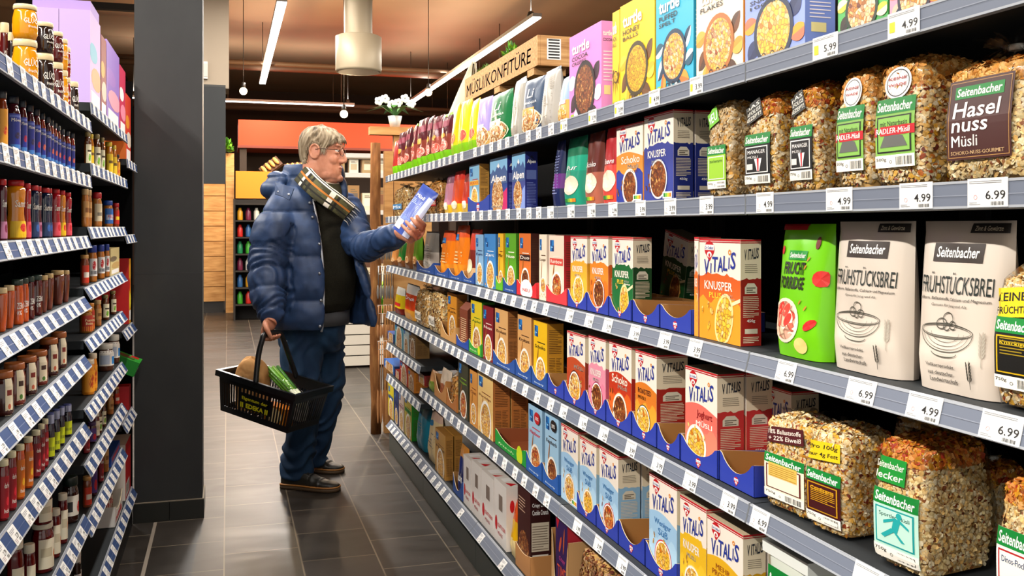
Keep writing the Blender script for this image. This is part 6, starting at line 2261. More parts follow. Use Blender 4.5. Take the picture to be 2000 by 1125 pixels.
b.tube([hp(.086, 0, .036), hp(.101, 0, .012), hp(.114, 0, -.012), hp(.119, 0, -.026)], [.0095, .0105, .0125, .0125], SKIN, 12)
hball(.115, 0, -.028, (.0125, .0135, .011))
for sy in (1, -1):
    hball(.103, sy * .014, -.031, (.014, .010, .010))
    hball(.086, sy * .032, .046, (.014, .030, .010))
    hball(.060, sy * .034, -.028, (.032, .030, .034))
    hball(.040, sy * .030, -.094, (.046, .032, .036))
    hball(.078, sy * .032, .030, (.013, .019, .008))
    hball(.079, sy * .032, .009, (.013, .018, .006))
    hball(.098, sy * .010, -.014, (.014, .010, .014))
    # ear
    hball(-.012, sy * .079, .002, (.022, .008, .036))
    b.tube([hp(-.012 + .024 * math.cos(t) - .004, sy * (.084 + .004 * math.sin(t)), .004 + .034 * math.sin(t)) for t in [2.4 * PI * k / 18 - .6 for k in range(15)]], .0052, SKIN, 8)
hball(.0985, 0, -.061, (.0095, .027, .006))
hball(.0965, 0, -.076, (.0095, .024, .007))
hball(.096, 0, -.115, (.022, .030, .020))
hball(.055, 0, -.125, (.045, .042, .022))
# neck, trunk, arms, legs: one body under the clothes
NB0 = P3(607, 400, 4.80)
limb(b, [hp(-.02, 0, -.03), hp(-.025, 0, -.09), NB0, NB0 - ZU * .06], [.066, .068, .07, .09], SKIN, 18)
trunk = [(zy(625), .15, .19, -.0), (zy(560), .15, .18, .02), (zy(480), .14, .18, .01), (zy(410), .12, .18, -.01), (zy(385), .08, .12, -.01)]
loft(b, [ell(Vector((TCX, TCY, z)) + FD * o_, FD, LD, ra, rb, 24) for z, ra, rb, o_ in trunk], SKIN)
RS, RE, RW = P3(562, 408, 4.68), P3(524, 515, 4.56), P3(533, 614, 4.45)
LS, LE, LW = P3(672, 402, 4.92), P3(706, 482, 4.68), P3(781, 455, 4.34)
limb(b, [RS, RE, RW], [.06, .048, .030], SKIN, 12)
limb(b, [LS, LE, LW], [.06, .046, .029], SKIN, 12)
RH, RK, RA_ = P3(588, 650, 4.72), P3(592, 775, 4.66), P3(582, 915, 4.665)
LH, LK, LA_ = P3(634, 645, 4.92), P3(638, 770, 4.92), P3(612, 890, 4.95)
limb(b, [RH, RK, RA_, RA_ - ZU * .05], [.085, .06, .042, .04], SKIN, 12)
limb(b, [LH, LK, LA_, LA_ - ZU * .05], [.085, .06, .042, .04], SKIN, 12)

# ---- right hand on the basket handle
BA, BB = P3(421, 724, 4.42), P3(577, 775, 4.22)
BX = (BB - BA).normalized()
BLEN = (BB - BA).length
BY = Vector((-BX.y, BX.x, 0)).normalized()
BZ = BX.cross(BY).normalized()
GC = P3(531, 651, 4.42)                         # centre of the grip bar
RD = Vector((BX.x, BX.y, 0)).normalized()
hg = lambda s_, y, z: GC + RD * s_ + BY * y + ZU * z
b.tube([RW + ZU * .01, (RW + hg(-.008, 0, .045)) / 2, hg(-.012, 0, .05)], [.028, .030, .034], SKIN, 12)
b.ball(hg(-.016, 0, .040), (.020, .044, .036), SKIN, 14, 10, Matrix((RD, BY, ZU)).transposed())
for k in range(4):
    y = (k - 1.5) * .0215
    ln = [.92, 1.04, 1.0, .84][k]
    limb(b, [hg(-.020, y, .030), hg(-.026, y, .006), hg(-.017, y, -.022 * ln), hg(.004, y * .97, -.026 * ln), hg(.020, y * .95, -.012 * ln)], [.0105, .0105, .0098, .0090, .0078], SKIN, 10, 4)
limb(b, [hg(-.008, -.036, .046), hg(.010, -.048, .026), hg(.020, -.044, .004), hg(.024, -.034, -.016)], [.013, .0125, .011, .009], SKIN, 10, 4)

# ---- left hand round the packet
PU = (Vector((CS, -SN, 0)) * .56 + ZU * .83).normalized()
VD = Vector((SN, CS, 0))
RT_ = Vector((CS, -SN, 0))
PN = (-VD * .80 - RT_ * .50 + ZU * .30)
PN = (PN - PU * PN.dot(PU)).normalized()
PW = PU.cross(-PN).normalized()
PW = -PW if PW.dot(RT_) < 0 else PW
PC = P3(767, 446, 4.275) + PW * .035
PKH, PKW, PKT = .245, .115, .05
pk = lambda x, y, z: PC + PW * x - PN * y + PU * z         # packet frame: y = 0 front face, + behind
b.tube([LW, pk(.030, .06, .01), pk(.040, .065, .05)], [.028, .030, .032], SKIN, 12)
b.ball(pk(.036, .070, .05), (.042, .016, .046), SKIN, 14, 10, Matrix((PW, -PN, PU)).transposed())
for k, (z, tip, ln) in enumerate(((.098, .056, .8), (.076, .038, 1.), (.050, .022, 1.), (.026, .012, .9))):
    limb(b, [pk(.048, .066, z - .015), pk(.066, .052, z - .006), pk(.071, .022, z), pk(.066, -.006, z + .004), pk(tip, -.014, z + .012)], [.0105, .0105, .0100, .0094, .008], SKIN, 10, 4)
limb(b, [pk(.008, .07, .02), pk(-.02, .068, .04), pk(-.038, .066, .075)], [.014, .012, .0095], SKIN, 10, 4)


def lipface(c):
    q = HI @ c
    return 1 if (-.0815 < q.z < -.0555 and q.x > .1005 and abs(q.y) < .024) else 0


bake(b, 'body', .0036, 3, man, [SKIN, LIP], None, lipface)

# eyes
for sy in (1, -1):
    b = MB()
    b.ball(hp(.0775, sy * .031, .019), .0125, M('#e6ddd4', .2), 14, 10)
    b.ball(hp(.0875, sy * .0305, .018), (.0035, .0055, .0055), M('#3a4450', .1), 10, 8, H3)
    adopt(b.build('eye'), man)
    b = MB()
    for k in range(26):
        t = (k / 25 - .5)
        p = hp(.099 - abs(t) * .018, sy * (.032 + t * .045), .050 - t * t * .03 + .002 * math.sin(k * 7))
        b.tube([p, p + H3 @ Vector((.004, sy * .004, .003))], [.0018, .0006], M('#a39684', .8), 4)
    adopt(b.build('eyebrow'), man)

# hair
n = NT('hair', .55, .4)
w = n.n('ShaderNodeTexNoise')
w.inputs['Scale'].default_value = 1
w.inputs['Detail'].default_value = 8
n.l(n.coord((34, 34, 9)), w.inputs['Vector'])
n.col(n.ramp(w.outputs[0], [(.30, '#4a4032'), (.46, '#86765e'), (.60, '#a89a82'), (.76, '#c4b9a4')]))
n.bump(w.outputs[0], .7, .01)
HAIR = n.m


def hairline(al):
    a = abs(math.degrees((al + PI) % (2 * PI) - PI))
    pts = [(0, .086), (22, .080), (38, .070), (50, .066), (60, .046), (68, .012), (76, .004), (82, .036), (104, .040), (116, .006), (128, -.055), (180, -.098)]
    for (a0, z0), (a1, z1) in zip(pts, pts[1:]):
        if a <= a1:
            return z0 + (z1 - z0) * (a - a0) / (a1 - a0)
    return -.1


b = MB()


def hairpt(u, v):
    al = 2 * PI * u
    zl = hairline(al)
    zt_ = .142
    s_ = v ** .8
    z = zt_ + (zl - zt_) * s_
    g = .011 * min(1, (1 - s_) * 6 + .25) + .0035 * math.sin(al * 23 + 14 * s_ + 3 * math.sin(al * 5)) * min(1, s_ * 3) + .0025 * math.sin(al * 51 + 4 * s_)
    zz = min(z, .1315)
    p = hring(zz, al, g)
    if z > .118:
        k = max(.02, 1 - ((z - .118) / .024) ** 1.5)
        c = Vector((-.012, 0, 0))
        p = Vector((c.x + (p.x - c.x) * k, p.y * k, z + g * .35))
    if abs(math.degrees((al + PI) % (2 * PI) - PI)) < 40:
        p.x += .006 * s_
        p.z -= .006 * s_ * (1 + math.sin(al * 30))
    return HM @ p


b.grid(hairpt, 180, 34, HAIR, True, True)
hair = b.build('hair')
adopt(hair, man)
# loose locks over brow, ears and nape
b = MB()
rr = random.Random(3)
for k in range(420):
    al = rr.uniform(-PI, PI)
    zl = hairline(al)
    z = zl + rr.uniform(.012, .022)
    dr = rr.uniform(-.12, .12)
    pts = []
    for j in range(4):
        t = j / 3
        pts.append(HM @ (hring(min(.12, z - .034 * t), al + dr * t, .0115 - .006 * t + (.012 * t if abs(al) < .7 else 0) + rr.uniform(0, .002))))
    b.tube(pts, [.0016, .0017, .0012, .0003], HAIR, 5)
adopt(b.build('hair_locks'), hair)
hair_l = [c for c in man.children if c.name.startswith('hair')]

# glasses
gl = MB()
FR = M('#4a3a30', .3, .6)
for sy in (1, -1):
    c = (.112, sy * .033, .014)
    gl.tube([hp(c[0] - .010 * (abs(math.cos(t)) if sy * math.cos(t) > 0 else 0), c[1] + .0245 * math.cos(t), c[2] + .0185 * math.sin(t)) for t in [2 * PI * k / 20 for k in range(21)]], .0015, FR, 6)
    gl.tube([hp(.103, sy * .058, .019), hp(.085, sy * .076, .022), hp(.02, sy * .088, .020), hp(-.012, sy * .089, .014)], .0017, FR, 6)
gl.tube([hp(.113, -.009, .018), hp(.117, 0, .021), hp(.113, .009, .018)], .0014, FR, 6)
g = gl.build('glasses')
adopt(g, man)
for sy in (1, -1):
    b = MB()
    b.add([hp(.112 - .010 * (abs(math.cos(t)) if sy * math.cos(t) > 0 else 0), sy * .033 + .0235 * math.cos(t), .014 + .0175 * math.sin(t)) for t in [2 * PI * k / 20 for k in range(20)]], [tuple(range(20))], film_mat())
    b.build('lens', g)

# ---- sweater and shirt
n = NT('sweater_knit', .9, .2)
w = n.n('ShaderNodeTexNoise')
w.inputs['Scale'].default_value = 260
n.l(n.coord(), w.inputs['Vector'])
n.col(n.ramp(w.outputs[0], [(.35, '#1c1b14'), (.7, '#2e2c20')]))
n.bump(w.outputs[0], .4, .003)
b = MB()
sw = [(zy(607), .172, .205, .0), (zy(590), .182, .212, .02), (zy(540), .185, .208, .03), (zy(480), .172, .204, .022), (zy(425), .150, .202, .008), (zy(390), .115, .17, .0), (zy(370), .085, .10, .0)]
loft(b, [ell(Vector((TCX, TCY, z)) + FD * o_, FD, LD, ra, rb, 32) for z, ra, rb, o_ in sw], n.m)
bake(b, 'sweater', .009, 4, man, n.m, lambda c, nr: .004 * noise.noise(c * 9) + .003 * math.sin(c.z * 40 + 12 * noise.noise(c * 5)))
b = MB()
loft(b, [ell(Vector((TCX, TCY, z)) + FD * o_, FD, LD, ra, rb, 32) for z, ra, rb, o_ in ((zy(634), .166, .200, 0), (zy(606), .170, .204, 0))], M('#55565a', .9), True)
adopt(b.build('shirt_hem'), man)

# ---- jacket
n = NT('jacket_nylon', .5, .35)
w = n.n('ShaderNodeTexNoise')
w.inputs['Scale'].default_value = 18
w.inputs['Detail'].default_value = 6
w.inputs['Distortion'].default_value = .4
n.l(n.coord(), w.inputs['Vector'])
n.col(n.ramp(w.outputs[0], [(.3, '#2b3f5e'), (.6, '#344b70'), (.8, '#415a82')]))
n.bump(w.outputs[0], .12, .012)
JK = n.m
b = MB()
P0, P1 = math.radians(13), math.radians(322)
js = [(zy(640), .205, .245, .015), (zy(620), .215, .252, .02), (zy(560), .214, .250, .025), (zy(500), .205, .245, .02), (zy(450), .192, .242, .008), (zy(410), .172, .238, -.002), (zy(388), .150, .222, -.012), (zy(372), .125, .180, -.02), (zy(360), .11, .14, -.02)]
rings = []
NJ = 40
for z, ra, rb, o_ in js:
    c = Vector((TCX, TCY, z)) + FD * o_
    fl = max(0, (zy(470) - z)) * .16
    out, inn = [], []
    for i in range(NJ + 1):
        t = P0 + (P1 - P0) * i / NJ
        e = max(0, 1 - i / 6.) * fl * 1.7 + max(0, 1 - (NJ - i) / 4.) * fl * .2
        q = FD * math.cos(t) * (ra + e) + LD * math.sin(t) * (rb + e)
        out.append(c + q)
        inn.append(c + FD * math.cos(t) * (ra + e - .034) + LD * math.sin(t) * (rb + e - .034))
    rings.append(out + inn[::-1])
loft(b, rings, JK)
# collar
rings = []
NK = P3(606, 372, 4.78)
for k, (dz, r0_, sh) in enumerate(((-.04, .140, -.01), (.03, .138, -.012), (.08, .132, -.014), (.115, .126, -.014), (.128, .118, -.014))):
    c = NK + ZU * dz + FD * (sh - .005) + RT_ * .012
    out, inn = [], []
    for i in range(NJ + 1):
        t = math.radians(8) + math.radians(312) * i / NJ
        r_ = r0_ + .055 * max(0, 1 - i / 9) - .0 * i
        out.append(c + FD * (r_ * 1.05 * math.cos(t)) + LD * (r_ * math.sin(t)))
        inn.append(c + FD * ((r_ * 1.05 - .036) * math.cos(t)) + LD * ((r_ - .036) * math.sin(t)))
    rings.append(out + inn[::-1])
loft(b, rings, JK)
# sleeves
limb(b, [P3(560, 402, 4.66), P3(538, 448, 4.60), RE, P3(524, 572, 4.50), P3(529, 610, 4.46)], [.085, .103, .094, .084, .064], JK, 20)
limb(b, [LS, P3(688, 445, 4.81), LE, P3(742, 472, 4.51), P3(776, 459, 4.36)], [.088, .086, .074, .062, .053], JK, 20)
# hood rolled on the back
for rr_, zz, tr, dx in ((.135, .055, .042, -.045), (.150, .005, .046, -.05)):
    c = NK + ZU * zz + FD * dx
    limb(b, [c + FD * (rr_ * math.cos(t)) + LD * (rr_ * 1.1 * math.sin(t)) for t in [math.radians(95 + 170 * k / 8) for k in range(9)]], [tr * .7] + [tr] * 7 + [tr * .7], JK, 12, 3)
seams = [zy(y) for y in (640, 581, 498, 413, 345)]


def puff(c, nr):
    dT = ((c.x - TCX) ** 2 + (c.y - TCY) ** 2) ** .5
    best, tt, which = 9, 0, 0
    for w_, (p, q, r_) in enumerate(((RS, RE, 0), (RE, RW, 0), (LS, LE, 0), (LE, LW, 0))):
        v = q - p
        t = max(0, min(1, (c - p).dot(v) / v.dot(v)))
        d = (c - p - v * t).length
        if d < best:
            best, tt, which = d, t + (w_ % 2), w_
    wr = .004 * noise.noise(c * 11) + .0025 * noise.noise(c * 26)
    if best < .112 and (which in (2, 3) or which == 1 or tt > .35):
        s_ = tt * 2.6 + .12 * noise.noise(c * 5)
        if which in (2, 3):
            s_ = tt * 2.0
        f = abs(math.sin(PI * s_)) ** .4
        wr += .004 * math.sin(tt * 34 + 16 * noise.noise(c * 7))
        return .015 * (f - .75) + wr
    for a0, a1 in zip(seams, seams[1:]):
        if a0 <= c.z < a1:
            f = math.sin(PI * (c.z - a0) / (a1 - a0)) ** .4
            return .024 * (f - .65) + wr * 1.2
    return wr


jacket = bake(b, 'jacket', .0085, 3, man, JK, puff)
b = MB()
for y, x in ((398, 607), (425, 611), (475, 616), (530, 618), (580, 619), (628, 618)):
    c = Vector((TCX, TCY, zy(y)))
    t = P1 - .07
    k = min(range(len(js)), key=lambda q: abs(js[q][0] - zy(y)))
    z, ra, rb, o_ = js[k]
    p = c + FD * o_ + FD * math.cos(t) * (ra + .020) + LD * math.sin(t) * (rb + .020)
    b = MB()
    b.ball(p, (.008, .008, .008), M('#9aa0a8', .3, .8), 10, 6)
    o = b.build('snap_button')
    adopt(o, man)
    o.parent = jacket
    o.matrix_parent_inverse = Matrix.Identity(4)
# zip edge along the near front
b = MB()
pts = []
for z, ra, rb, o_ in js[:-1]:
    c = Vector((TCX, TCY, z)) + FD * (o_ + .0)
    t = P1 + .012
    pts.append(c + FD * math.cos(t) * (ra - .010) + LD * math.sin(t) * (rb - .010))
b.tube(smoothpath(pts, [.006] * len(pts))[0], .0055, M('#c4cad2', .4, .3), 6)
o = b.build('zip')
o.parent = jacket
# shoulder tab
b = MB()
tp = [P3(538, 357, 4.50), P3(556, 362, 4.46), P3(575, 369, 4.46)]
tq = [P3(538, 380, 4.47), P3(553, 385, 4.43), P3(566, 392, 4.43)]
off = -VD * .012 + ZU * .003
vs = [*tp, *tq] + [p + off for p in tp + tq]
b.add(vs, [(6, 7, 10, 9), (7, 8, 11, 10), (0, 3, 4, 1), (1, 4, 5, 2), (0, 6, 9, 3), (2, 5, 11, 8), (3, 9, 10, 4), (4, 10, 11, 5), (0, 1, 7, 6), (1, 2, 8, 7)], JK)
o = b.build('shoulder_tab')
o.parent = jacket
b = MB()
for p in (P3(545, 375, 4.465), P3(565, 380, 4.425)):
    b.ball(p - VD * .012, .006, M('#c8ccd2', .3, .8), 8, 6)
o2 = b.build('tab_studs')
o2.parent = jacket

# ---- scarf
SC = {'o': M('#46442c', .95), 'k': M('#211f16', .95), 'w': M('#dcd6c8', .95), 'r': M('#b4742c', .95), 'g': M('#5a5838', .95)}


def plaid(u, v):
    x, y = u % 1, v % 1
    for k in (x, y):
        if .30 < k < .36 or .42 < k < .47:
            return SC['w']
        if .36 <= k <= .42 or .56 < k < .66:
            return SC['k']
        if .80 < k < .84:
            return SC['r']
    return SC['o'] if (x + y) % 1 < .6 else SC['g']


b = MB()
NC = P3(616, 364, 4.745)


def ringsc(u, v):
    t = 2 * PI * u
    q = 2 * PI * v
    rad = .088 + .030 * math.cos(q) + .004 * math.sin(5 * t)
    return NC + FD * (rad * 1.08 * math.cos(t) + .012) + LD * (rad * math.sin(t)) + ZU * (.058 * math.sin(q) + .018 * (-math.cos(t)) - .02 * max(0, math.cos(t)))


b.grid(ringsc, 64, 20, None, True, False, lambda u, v: plaid(u * 4, v * 2))
scarf = b.build('scarf')
adopt(scarf, man)
b = MB()
tpts, _ = smoothpath([P3(588, 336, 4.66), P3(606, 356, 4.58), P3(632, 378, 4.51), P3(660, 398, 4.50), P3(683, 416, 4.52)], [0] * 5, 6)


def tail(u, v):
    k = min(len(tpts) - 1, int(v * (len(tpts) - 1) + .5))
    p = tpts[k]
    dr = (tpts[min(k + 1, len(tpts) - 1)] - tpts[max(k - 1, 0)]).normalized()
    side = dr.cross(VD).normalized()
    t = 2 * PI * u
    return p + side * (.052 * math.cos(t) * (1 - .15 * v)) - VD * (.016 * math.sin(t) + .004 * math.sin(9 * v + 3 * math.cos(t)))


b.grid(tail, 32, len(tpts) - 1, None, True, True, lambda u, v: plaid((math.cos(2 * PI * u) + 1) * .75, v * 2.2))
e0 = tpts[-1]
dr = (tpts[-1] - tpts[-2]).normalized()
side = dr.cross(VD).normalized()
b.add([tail(i / 32, 1) for i in range(32)], [tuple(range(32))], SC['k'])
o = b.build('scarf_end')
o.parent = scarf
b = MB()
for k in range(14):
    s_ = (k / 13 - .5) * .085
    b.tube([e0 + side * s_, e0 + side * s_ + dr * .018, e0 + side * (s_ * 1.1) + dr * .034 - ZU * .006], [.0022, .002, .001], [SC['w'], SC['o'], SC['k']][k % 3], 4)
o = b.build('fringe')
o.parent = scarf

# ---- jeans
n = NT('denim', .8, .25)
w = n.n('ShaderNodeTexNoise')
w.inputs['Scale'].default_value = 7
w.inputs['Detail'].default_value = 8
n.l(n.coord((1, 1, .6)), w.inputs['Vector'])
n.col(n.ramp(w.outputs[0], [(.3, '#1c3350'), (.55, '#27435f'), (.75, '#37597a')]))
n.bump(w.outputs[0], .3, .015)
DEN = n.m
b = MB()
loft(b, [ell(Vector((TCX, TCY, z)) + FD * o_, FD, LD, ra, rb, 28) for z, ra, rb, o_ in ((zy(600), .155, .19, -.005), (zy(640), .160, .195, -.008), (zy(672), .14, .18, -.01), (zy(690), .10, .15, 0))], DEN)
limb(b, [RH - ZU * -.02, (RH + RK) / 2, RK, (RK + RA_) / 2, RA_ + ZU * .02], [.108, .100, .086, .080, .076], DEN, 18)
limb(b, [LH - ZU * -.02, (LH + LK) / 2, LK, (LK + LA_) / 2, LA_ + ZU * .02], [.106, .098, .084, .078, .072], DEN, 18)
# straight hems
for A_, r_ in ((RA_, .079), (LA_, .074)):
    loft(b, [ell(A_ + ZU * dz + Vector((.0, .0, 0)), RT_, VD, r_, r_, 24) for dz in (-.038, 0, .06)], DEN)


def wrinkle(c, nr):
    low = max(0, .45 - c.z) * 2.2
    knee = math.exp(-((c.z - .52) / .12) ** 2)
    return (.004 + .006 * low + .004 * knee) * math.sin(c.z * 62 + 14 * noise.noise(c * 6)) + .005 * noise.noise(c * 13)


jeans = bake(b, 'jeans', .0085, 3, man, DEN, wrinkle)
b = MB()
pts = [P3(560, 665, 4.585), P3(563, 690, 4.58), P3(566, 725, 4.575)]
b.tube(pts, .0015, M('#8a9098', .6), 5)
o = b.build('pocket_seam')
o.parent = jeans

# ---- shoes
LEA, SOLE, WELT = M('#26241e', .45), M('#5a4630', .7), M('#a8763c', .6)


def shoe(heel, toe, name):
    t_ = Vector((toe.x - heel.x, toe.y - heel.y, 0))
    Ls = t_.length
    f = t_.normalized()
    s_ = ZU.cross(f)
    o_ = Vector((heel.x, heel.y, 0))
    W = [(0, .030), (.04, .036), (.12, .036), (.25, .035), (.45, .040), (.62, .048), (.78, .049), (.90, .040), (.97, .025), (1.0, .010)]

    def hw(u):
        for (a0, w0), (a1, w1) in zip(W, W[1:]):
            if u <= a1:
                return w0 + (w1 - w0) * (u - a0) / (a1 - a0)
        return .01

    def top(u):
        return .105 - .02 * u if u < .30 else (.099 - .052 * ((u - .3) / .45) if u < .75 else .047 - .014 * ((u - .75) / .25) ** 2)
    b = MB()
    rings = []
    for k in range(19):
        u = .012 + .976 * k / 18
        w_, h_ = hw(u), top(u)
        c = o_ + f * (u * Ls)
        rings.append([c + s_ * (w_ * q) + ZU * z for q, z in ((-.98, .024), (-1, .034), (-.92, .026 + (h_ - .026) * .6), (-.55, .026 + (h_ - .026) * .92), (0, h_), (.55, .026 + (h_ - .026) * .92), (.92, .026 + (h_ - .026) * .6), (1, .034), (.98, .024))])
    loft(b, rings, LEA)
    ob = bake(b, name, .004, 2, man, LEA, lambda c, nr: .0018 * math.sin((c - o_).dot(f) * 160) * (1 if .5 < (c - o_).dot(f) / Ls < .7 else 0))
    for nm, z0, z1, gr, mt in (('sole', .002, .020, .004, SOLE), ('welt', .0203, .0265, .006, WELT)):
        b = MB()
        out = []
        for k in range(25):
            u = k / 24
            out.append((u, hw(u) + gr))
        pl = [o_ + f * (u * Ls) + s_ * w_ for u, w_ in out] + [o_ + f * (u * Ls) - s_ * w_ for u, w_ in out[::-1]]
        loft(b, [[p + ZU * z for p in pl] for z in (z0, z1)], mt)
        o = b.build(nm)
        o.parent = ob
    b = MB()
    for k in range(3):
        u = .40 + k * .06
        c = o_ + f * (u * Ls)
        h_ = top(u)
        b.tube([c - s_ * .018 + ZU * (h_ - .002), c + ZU * (h_ + .004), c + s_ * .018 + ZU * (h_ - .002)], .0022, M('#14130f', .7), 5)
    o = b.build('laces')
    o.parent = ob


shoe(P3(553, 951, 4.66), P3(663, 958, 4.58), 'shoe')
shoe(P3(585, 914, 4.99), P3(671, 921, 4.925), 'shoe')

# ================================================================ packet in the hand
p = Pouch(PKW, PKH, PKT, lambda u, v, bk: M('#2c4a9c' if v > .84 else ('#dfe4f2' if bk else ('#3c58a8' if u < .52 else '#c4cce4')), .28), 301, .003, 16, 20)
p.rect(.08, .06, .46, .24, M('#f0ece4'))
p.rect(.10, .05, .44, .058, M('#1c2c6c'))
p.lines(.10, .34, .68, .72, 14, M('#a9b8e4'), .4, 4)
p.rect(.10, .26, .68, .32, M('#6a84c8'))
p.text('Müsli', .14, .74, .5, .07, WHITE, .1, .01)
pm = Matrix(((PW.x, -PN.x, PU.x, PC.x), (PW.y, -PN.y, PU.y, PC.y), (PW.z, -PN.z, PU.z, PC.z), (0, 0, 0, 1)))
o = tag(p.build('muesli_pouch'), 'blue and white packet held up in the raised hand of the shopper', 'muesli pouch')
o.matrix_world = pm

# ================================================================ basket
BK = M('#15171a', .35)
SW_ = .285
BH = .185
bc = BA + BX * (BLEN / 2) + BY * (SW_ / 2)
bm = Matrix(((BX.x, BY.x, BZ.x, bc.x), (BX.y, BY.y, BZ.y, bc.y), (BX.z, BY.z, BZ.z, bc.z), (0, 0, 0, 1)))
basket = thing('shopping_basket', 'black plastic shopping basket with slotted walls hanging from the hand of the shopper', 'shopping basket')
basket.matrix_world = bm
hx, hy = BLEN / 2, SW_ / 2
tx, ty = hx * .84, hy * .80


def wallpt(side, a, z, o_=0.):
    """Point on a wall: a in -1..1 along it, z from 0 (rim) down to -BH."""
    k = -z / BH
    X_, Y_ = hx - .012 + (tx - hx + .012) * k, hy - .012 + (ty - hy + .012) * k
    return {0: (a * X_, -Y_ - o_, z), 1: (X_ + o_, a * Y_, z), 2: (-a * X_, Y_ + o_, z), 3: (-X_ - o_, -a * Y_, z)}[side]


b = MB()


def slab(side, a0, a1, z0, z1, th=.0035, mt=None):
    vs = [wallpt(side, a, z, o_) for o_ in (0, -th) for a, z in ((a0, z0), (a1, z0), (a1, z1), (a0, z1))]
    b.add(vs, [(3, 2, 1, 0)[::-1], (4, 5, 6, 7)[::-1], (0, 1, 5, 4)[::-1], (2, 3, 7, 6)[::-1], (1, 2, 6, 5)[::-1], (0, 4, 7, 3)[::-1]], mt or BK)


for sd in range(4):
    slab(sd, -1, 1, -.045, .0)
    slab(sd, -1, 1, -BH, -BH + .028)
    N_ = 26 if sd in (0, 2) else 15
    for k in range(N_):
        a0 = -1 + 2 * k / N_
        wd = 2 / N_
        if sd == 0 and -.42 < a0 + wd / 2 < .42:
            continue
        slab(sd, a0, a0 + wd * (.46 if 0 < k < N_ - 1 else .8), -BH + .027, -.044)
    if sd == 0:
        slab(0, -.46, .46, -BH + .048, -.064)
        for k in range(9):
            a0 = -.44 + .88 * k / 9
            slab(0, a0, a0 + .045, -BH + .027, -.044)
for k in range(12):
    x = -tx + 2 * tx * k / 12
    b.box(x, x + tx / 9, -ty, ty, -BH, -BH + .004, BK)
for y in (-ty, -.02, ty - .03):
    b.box(-tx, tx, y, y + .03, -BH - .0005, -BH + .0035, BK)
b.build('basket_body', basket)
b = MB()
for s0, s1, zz, th in ((1.0, .965, .004, .0), ):
    for sd in range(4):
        pass
for (x0, x1, y0, y1) in ((-hx, hx, -hy, -hy + .016), (-hx, hx, hy - .016, hy), (-hx, -hx + .016, -hy + .0161, hy - .0161), (hx - .016, hx, -hy + .0161, hy - .0161)):
    b.box(x0, x1, y0, y1, -.022, .006, BK)
b.build('rim', basket)
gi = bm.inverted()
ga, gb = gi @ (GC - BY * .062 - ZU * .0), gi @ (GC + BY * .062)
b = MB()
n0 = Vector((.0, -hy + .008, -.006))
n1 = Vector((.02, hy - .008, -.006))
path, _ = smoothpath([n0, n0 + (ga - n0) * .55 + Vector((-.008, 0, 0)), ga + (n0 - ga) * .12, ga + (gb - ga) * .12, gb - (gb - ga) * .12, gb + (n1 - gb) * .12, n1 + (gb - n1) * .55, n1], [0] * 8, 6)
b.tube(path, [.0125] * len(path), BK, 10)
b.build('handle', basket)
b = MB()
b.surf(lambda a, o_, z: wallpt(0, a, z, o_ + .0006))
YL_ = M('#c8c21c', .5)
b.text('Eigentum der', -.36, -.100, .72, .020, YL_, 0, .02)
b.text('EDEKA', -.24, -.132, .50, .022, YL_, 0, .04)
for a in (-.40, .30):
    b.rect(a, -.134, a + .035, -.110, YL_)
    b.rect(a + .05, -.134, a + .085, -.110, YL_)
b.build('lettering', basket)


def inb(x, y, z):
    return bm @ Vector((x, y, z))


R3B = bm.to_3x3().to_4x4()


def inbasket(o, x, y, z, rot=None):
    o.matrix_world = Matrix.Translation(inb(x, y, z)) @ R3B @ (rot or Matrix.Identity(4))
    return o


# paper bag
KRA = NT('kraft_paper', .8, .2)
nz = KRA.n('ShaderNodeTexNoise')
nz.inputs['Scale'].default_value = 14
KRA.l(KRA.coord(), nz.inputs['Vector'])
KRA.col(KRA.ramp(nz.outputs[0], [(.3, '#b98a58'), (.7, '#d0a470')]))
KRA.bump(nz.outputs[0], .5, .02)
p = MB()


def kraft(u, v):
    th = 2 * PI * u
    q, s_ = math.cos(th), math.sin(th)
    k = (abs(q) ** 4 + abs(s_) ** 4) ** -.25
    t = max(0, (v - .62) / .38)
    f = max(.02, (1 - t ** 2.2) ** .5) if v > .62 else 1
    wob = 1 + .03 * math.sin(5 * th + 6 * v) + .02 * math.sin(11 * v + 2 * th)
    return (.086 * k * q * f * wob, .045 + .042 * k * s_ * f * wob, .255 * v + .006 * math.sin(3 * th) * v)


p.grid(kraft, 40, 26, KRA.m, True, True)
p.add([kraft(i / 40, 0) for i in range(40)], [tuple(range(40))[::-1]], KRA.m)
p.surf(lambda a, o, z: ((a - .5) * .17, .045 - .047 - o, z * .255))
p.off = .0015
p.leaf(.42, .60, .2, .05, 1.57, M('#3a5a20'))
p.leaf(.36, .58, .18, .04, 2.2, M('#3a5a20'))
p.leaf(.48, .58, .18, .04, .9, M('#3a5a20'))
p.text('natur', .58, .60, .28, .045, M('#8a3a1c'), 0, .01)
p.text('bio', .62, .53, .2, .045, M('#8a3a1c'), 0, .01)
o = tag(p.build('paper_bag'), 'brown paper bag with leaf print standing in the shopping basket', 'paper bag')
inbasket(o, -.098, -.046, -BH + .006, Matrix.Rotation(-.12, 4, 'Y') @ Matrix.Rotation(.12, 4, 'X'))
